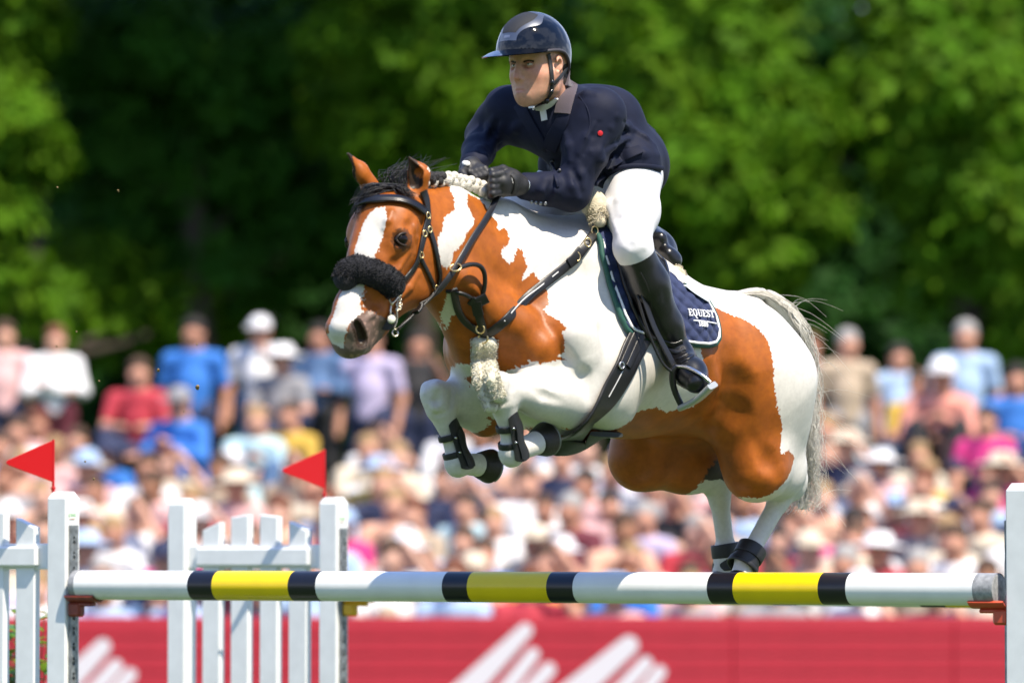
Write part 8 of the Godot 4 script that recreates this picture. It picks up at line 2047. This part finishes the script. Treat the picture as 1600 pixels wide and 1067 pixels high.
	put("roller", Shape.new().lathe(Vector3(0.9525, 2.3171, -0.09), Vector3(0.7, 0.1, -0.7), [Vector2(0.0, -0.011), Vector2(0.010, -0.010), Vector2(0.0125, -0.004), Vector2(0.0125, 0.004), Vector2(0.010, 0.010), Vector2(0.0, 0.011)], 18).mesh(), mat(lin(0.72, 0.70, 0.58), 0.35), bit)
	put("bit_guard", Shape.new().lathe(Vector3(0.9441, 2.3143, -0.065), Vector3(0.75, 0.1, -0.3), [Vector2(0.0, 0.004), Vector2(0.029, 0.003), Vector2(0.030, 0.0), Vector2(0.029, -0.003), Vector2(0.0, -0.004)], 24).mesh(), mat(lin(0.018, 0.018, 0.018), 0.5), bit)
	# reins
	var rein := put("rein", strap([PackedVector3Array([Vector3(0.4683, 2.7094, -0.075), Vector3(0.5023, 2.6794, -0.09), Vector3(0.562, 2.6304, -0.11), Vector3(0.6274, 2.5779, -0.125), Vector3(0.6898, 2.5164, -0.135), Vector3(0.7356, 2.4567, -0.13), Vector3(0.7706, 2.4077, -0.11), Vector3(0.8222, 2.362, -0.095), Vector3(0.882, 2.3177, -0.088), Vector3(0.9209, 2.2841, -0.08)]),
		PackedVector3Array([Vector3(0.1073, 0.9641, -0.2427), Vector3(0.0014, 0.6243, -0.7812), Vector3(-0.0851, 0.378, -0.9219), Vector3(0.194, 0.1362, -0.9715), Vector3(0.2292, 0.1822, -0.9562), Vector3(0.5863, -0.147, -0.7967), Vector3(0.5722, -0.7892, -0.2231), Vector3(-0.3784, -0.8467, -0.374), Vector3(-0.3507, -0.8863, -0.3024), Vector3(-0.5983, -0.5355, -0.596)])], 0.019, 0.007), L, o)
	put("rein_stop", strap([PackedVector3Array([Vector3(0.836, 2.3613, -0.1), Vector3(0.8472, 2.3493, -0.1), Vector3(0.8612, 2.3392, -0.1)]),
		PackedVector3Array([Vector3(-0.2299, -0.8429, -0.4865), Vector3(-0.2923, -0.9245, -0.2445), Vector3(-0.2597, -0.947, -0.1888)])], 0.038, 0.012), L, rein)
	put("rein_loop", strap([PackedVector3Array([Vector3(0.8783, 2.3234, -0.095), Vector3(0.9037, 2.3035, -0.09), Vector3(0.9179, 2.2897, -0.085)]),
		PackedVector3Array([Vector3(-0.2835, -0.9254, -0.2515), Vector3(-0.4371, -0.7934, -0.4237), Vector3(-0.5972, -0.5183, -0.6122)])], 0.022, 0.010), L, rein)
	put("rein", cord(PackedVector3Array([Vector3(0.407, 2.7921, 0.09), Vector3(0.484, 2.6754, 0.14), Vector3(0.6101, 2.5112, 0.13), Vector3(0.8384, 2.3149, 0.075)]), 0.006, 6), L, o)

# ---- boots on the four legs
func leg_shell(a: Vector3, b: Vector3, r0: float, r1: float, gap: Vector3, open: float, thick: float) -> ArrayMesh:
	# a shell round the axis a-b, open for `open` radians on each side of the direction `gap`
	var d := (b - a).normalized()
	var x := (gap - d * gap.dot(d)).normalized()
	var y := d.cross(x)
	var s := Shape.new()
	var cols := 26
	var rows := 14
	for side in 2:
		for q in cols + 1:
			var f := lerpf(open, TAU - open, float(q) / cols)
			var o := x * cos(f) + y * sin(f)
			for r in rows + 1:
				var t := float(r) / rows
				var edge := 1.0 - 0.16 * pow(absf(2.0 * q / cols - 1.0), 4.0)
				var tt := 0.5 + (t - 0.5) * edge
				s.v.append(a.lerp(b, tt) + o * (lerpf(r0, r1, t) + thick * (1.0 - side) + 0.003 * sin(t * 9.0) * (1.0 - side)))
				s.n.append(o * (1.0 if side == 0 else -1.0))
		for q in cols: for r in rows:
			var k := side * (cols + 1) * (rows + 1) + q * (rows + 1) + r
			s.i.append_array([k, k + 1, k + rows + 1, k + 1, k + rows + 2, k + rows + 1])
	# close the edges
	var m := (cols + 1) * (rows + 1)
	for q in cols:
		for r in [0, rows]:
			var k: int = q * (rows + 1) + r
			s.face([s.v[k], s.v[k + rows + 1], s.v[k + m + rows + 1], s.v[k + m]], a.lerp(b, 0.5))
	for r in rows:
		for q in [0, cols]:
			var k: int = q * (rows + 1) + r
			s.face([s.v[k], s.v[k + 1], s.v[k + m + 1], s.v[k + m]], a.lerp(b, 0.5) - x * 0.1)
	return s.mesh()

func band_round(c: Vector3, d: Vector3, r: float, width: float, thick: float) -> ArrayMesh:
	var p := PackedVector3Array()
	var u := PackedVector3Array()
	var x := d.cross(Vector3(0.2, 0.1, 0.97)).normalized()
	var y := d.cross(x).normalized()
	for q in 29:
		var f := TAU * q / 28.0
		p.append(c + (x * cos(f) + y * sin(f)) * r)
		u.append(x * cos(f) + y * sin(f))
	return Shape.new().sweep(p, u, fill(29, width * 0.5), fill(29, thick * 0.5), 10, 0.5).mesh()

func build_leg_boots() -> void:
	var black := grain(mat(lin(0.012, 0.012, 0.014), 0.5), M.tuft, M.hair, 12.0, 0.05)
	var fore := [
		[Vector3(0.5528, 2.1172, -0.17), Vector3(0.4842, 1.9247, -0.15), Vector3(0.8, 0.1, 0.65), "black tendon boot on the near foreleg with two straps"],
		[Vector3(0.4685, 2.1034, 0.17), Vector3(0.4026, 1.8986, 0.15), Vector3(0.8, 0.1, 0.65), "black tendon boot on the far foreleg with ribbed guard"],
	]
	for k in 2:
		var knee: Vector3 = fore[k][0]
		var fet: Vector3 = fore[k][1]
		var d := (fet - knee).normalized()
		var o := on_horse("tendon_boot", fore[k][3], "leg boot", "boots on the horse's legs")
		put("shell", leg_shell(knee.lerp(fet, 0.36), knee.lerp(fet, 1.12), 0.030, 0.038, fore[k][2], 1.7, 0.008), black, o)
		for t in [0.6, 0.86]: put("strap", band_round(knee.lerp(fet, t), d, 0.0285 + 0.007 * t, 0.020, 0.006), black, o)
		put("strike_pad", leg_shell(knee.lerp(fet, 0.5), knee.lerp(fet, 1.1), 0.039, 0.047, fore[k][2], 2.1, 0.005), black, o)
		for t in [0.62, 0.84]:
			var c := knee.lerp(fet, t)
			put("stud", blob(c + Vector3(0.02, 0, -0.044), Vector3(0.005, 0.004, 0.004), 10), M.steel, o)
	var hind := [[Vector3(-0.9078, 1.8598, -0.12), Vector3(-0.7148, 1.6144, -0.1), "short black fetlock boot on the near hind leg above the pole"], [Vector3(-0.8195, 1.8697, 0.12), Vector3(-0.847, 1.6188, 0.1), "short black fetlock boot on the far hind leg above the pole"]]
	for h in hind:
		var o := on_horse("fetlock_boot", h[2], "leg boot", "boots on the horse's legs")
		var d: Vector3 = (h[1] - h[0]).normalized()
		put("shell", leg_shell(h[1] - d * 0.036, h[1] + d * 0.05, 0.036, 0.043, Vector3(0.7, 0, 0.7), 0.02, 0.008), black, o)
		put("strap", band_round(h[1] - d * 0.012, d, 0.047, 0.045, 0.006), black, o)
		put("trim", band_round(h[1] + d * 0.045, d, 0.050, 0.014, 0.008), black, o)

# bits of turf thrown up by the hooves
func build_clods() -> void:
	var soil := grain(mat(lin(0.30, 0.21, 0.09), 0.95), M.cloud, null, 30.0)
	for c in [[Vector3(-1.3888, 2.3273, 0.1), 0.004, "tiny clod of turf in the air left of the blue polo shirt"], [Vector3(-1.1294, 2.2049, 0.1), 0.007, "flat clod of turf in the air over the red seated spectator"], [Vector3(-1.3168, 2.1702, 0.1), 0.004, "speck of turf in the air below the white blouse"], [Vector3(-1.0053, 2.2865, 0.1), 0.004, "pale speck of turf in front of the blue polo shirt"], [Vector3(-1.0028, 2.1498, 0.1), 0.011, "largest clod of turf in the air, before the blue jacket"], [Vector3(-1.0454, 2.0723, 0.1), 0.003, "speck of turf low in front of the blue jacket"], [Vector3(-1.3607, 1.9134, 0.1), 0.005, "turf crumb in the air just right of the left pennant"], [Vector3(-1.332, 1.8584, 0.1), 0.005, "turf crumb in the air above the front left standard"], [Vector3(-1.2577, 2.777, 0.1), 0.005, "turf crumb high in the air before the dark trees"], [Vector3(-1.4518, 2.7872, 0.1), 0.004, "turf crumb high at the left before the trees"], [Vector3(-1.4518, 2.2804, 0.1), 0.004, "speck of turf in front of the white blouse"]]:
		var o := thing("turf_clod", c[2], "clod", c[0], rng.randf() * 3.0, "bits of turf flying")
		var s := Field.new()
		for k in 4:
			var p: Vector3 = Vector3(rng.randf_range(-1, 1), rng.randf_range(-1, 1), rng.randf_range(-1, 1)) * (c[1] * 0.5)
			s.add([p.x, p.y, p.z, c[1] * 0.45, p.y, p.z * 0.5, p.x, c[1] * 0.3, c[1] * 0.3])
		var r := s.net(c[1] * 0.16)
		put("crumb", as_mesh(r[0], r[1], r[2]), soil, o)

func clouds() -> ImageTexture:
	# fair weather cumulus, evenly spread
	var f := FastNoiseLite.new()
	f.noise_type = FastNoiseLite.TYPE_SIMPLEX
	f.frequency = 1.0
	f.fractal_octaves = 5
	f.seed = 4
	var im := Image.create(512, 256, false, Image.FORMAT_RGBA8)
	for y in 128:
		for x in 512:
			var a := TAU * x / 512.0
			var e := PI * 0.5 - PI * (y + 0.5) / 256.0
			var d := Vector3(cos(e) * cos(a), sin(e), cos(e) * sin(a))
			var p := d / (d.y + 0.35) * 1.3
			var v := clampf((f.get_noise_3d(p.x, 3.0, p.z) + 0.12) * 2.6, 0.0, 1.0)
			im.set_pixel(x, y, Color(1, 1, 1, v * 0.9))
	return ImageTexture.create_from_image(im)

func _ready() -> void:
	# ---- camera
	var cam := Camera3D.new()
	cam.name = "camera"
	add_child(cam)
	cam.position = Vector3(0, 1.6, 16)
	cam.rotation.x = 0.043726
	var lens := CameraAttributesPhysical.new()
	lens.frustum_focal_length = 175.56
	lens.frustum_focus_distance = 15.75
	lens.frustum_near = 0.1
	lens.frustum_far = 400.0
	lens.exposure_aperture = 2.2
	cam.attributes = lens
	# ---- sky and sun
	var sky := ProceduralSkyMaterial.new()
	sky.sky_top_color = Color(0.36, 0.55, 0.86)
	sky.sky_horizon_color = Color(0.86, 0.91, 0.96)
	sky.sky_curve = 0.18
	sky.ground_bottom_color = Color(0.16, 0.26, 0.10)
	sky.ground_horizon_color = Color(0.30, 0.40, 0.22)
	sky.sky_energy_multiplier = 0.9
	sky.sky_cover = clouds()
	sky.sky_cover_modulate = Color(1, 1, 1, 0.42)
	var env := Environment.new()
	env.background_mode = Environment.BG_SKY
	env.sky = Sky.new()
	env.sky.sky_material = sky
	env.tonemap_mode = Environment.TONE_MAPPER_LINEAR
	env.tonemap_exposure = 1.72
	env.sdfgi_enabled = true
	env.ssao_enabled = true
	env.ssil_enabled = true
	var we := WorldEnvironment.new()
	we.name = "environment"
	we.environment = env
	add_child(we)
	var sun := DirectionalLight3D.new()
	sun.name = "sun"
	sun.light_energy = 1.6
	sun.light_color = Color(1.0, 0.955, 0.88)
	sun.light_angular_distance = 0.5
	sun.shadow_enabled = true
	add_child(sun)
	sun.look_at_from_position(Vector3(0.32, 0.845, 0.43) * 30.0, Vector3.ZERO)
	noise.noise_type = FastNoiseLite.TYPE_SIMPLEX
	noise.frequency = 1.0
	noise.fractal_octaves = 2
	rng.seed = 7
	make_materials()
	build_setting()
	build_jump()
	build_horse()
	build_rider()
	build_tack()
	build_clods()
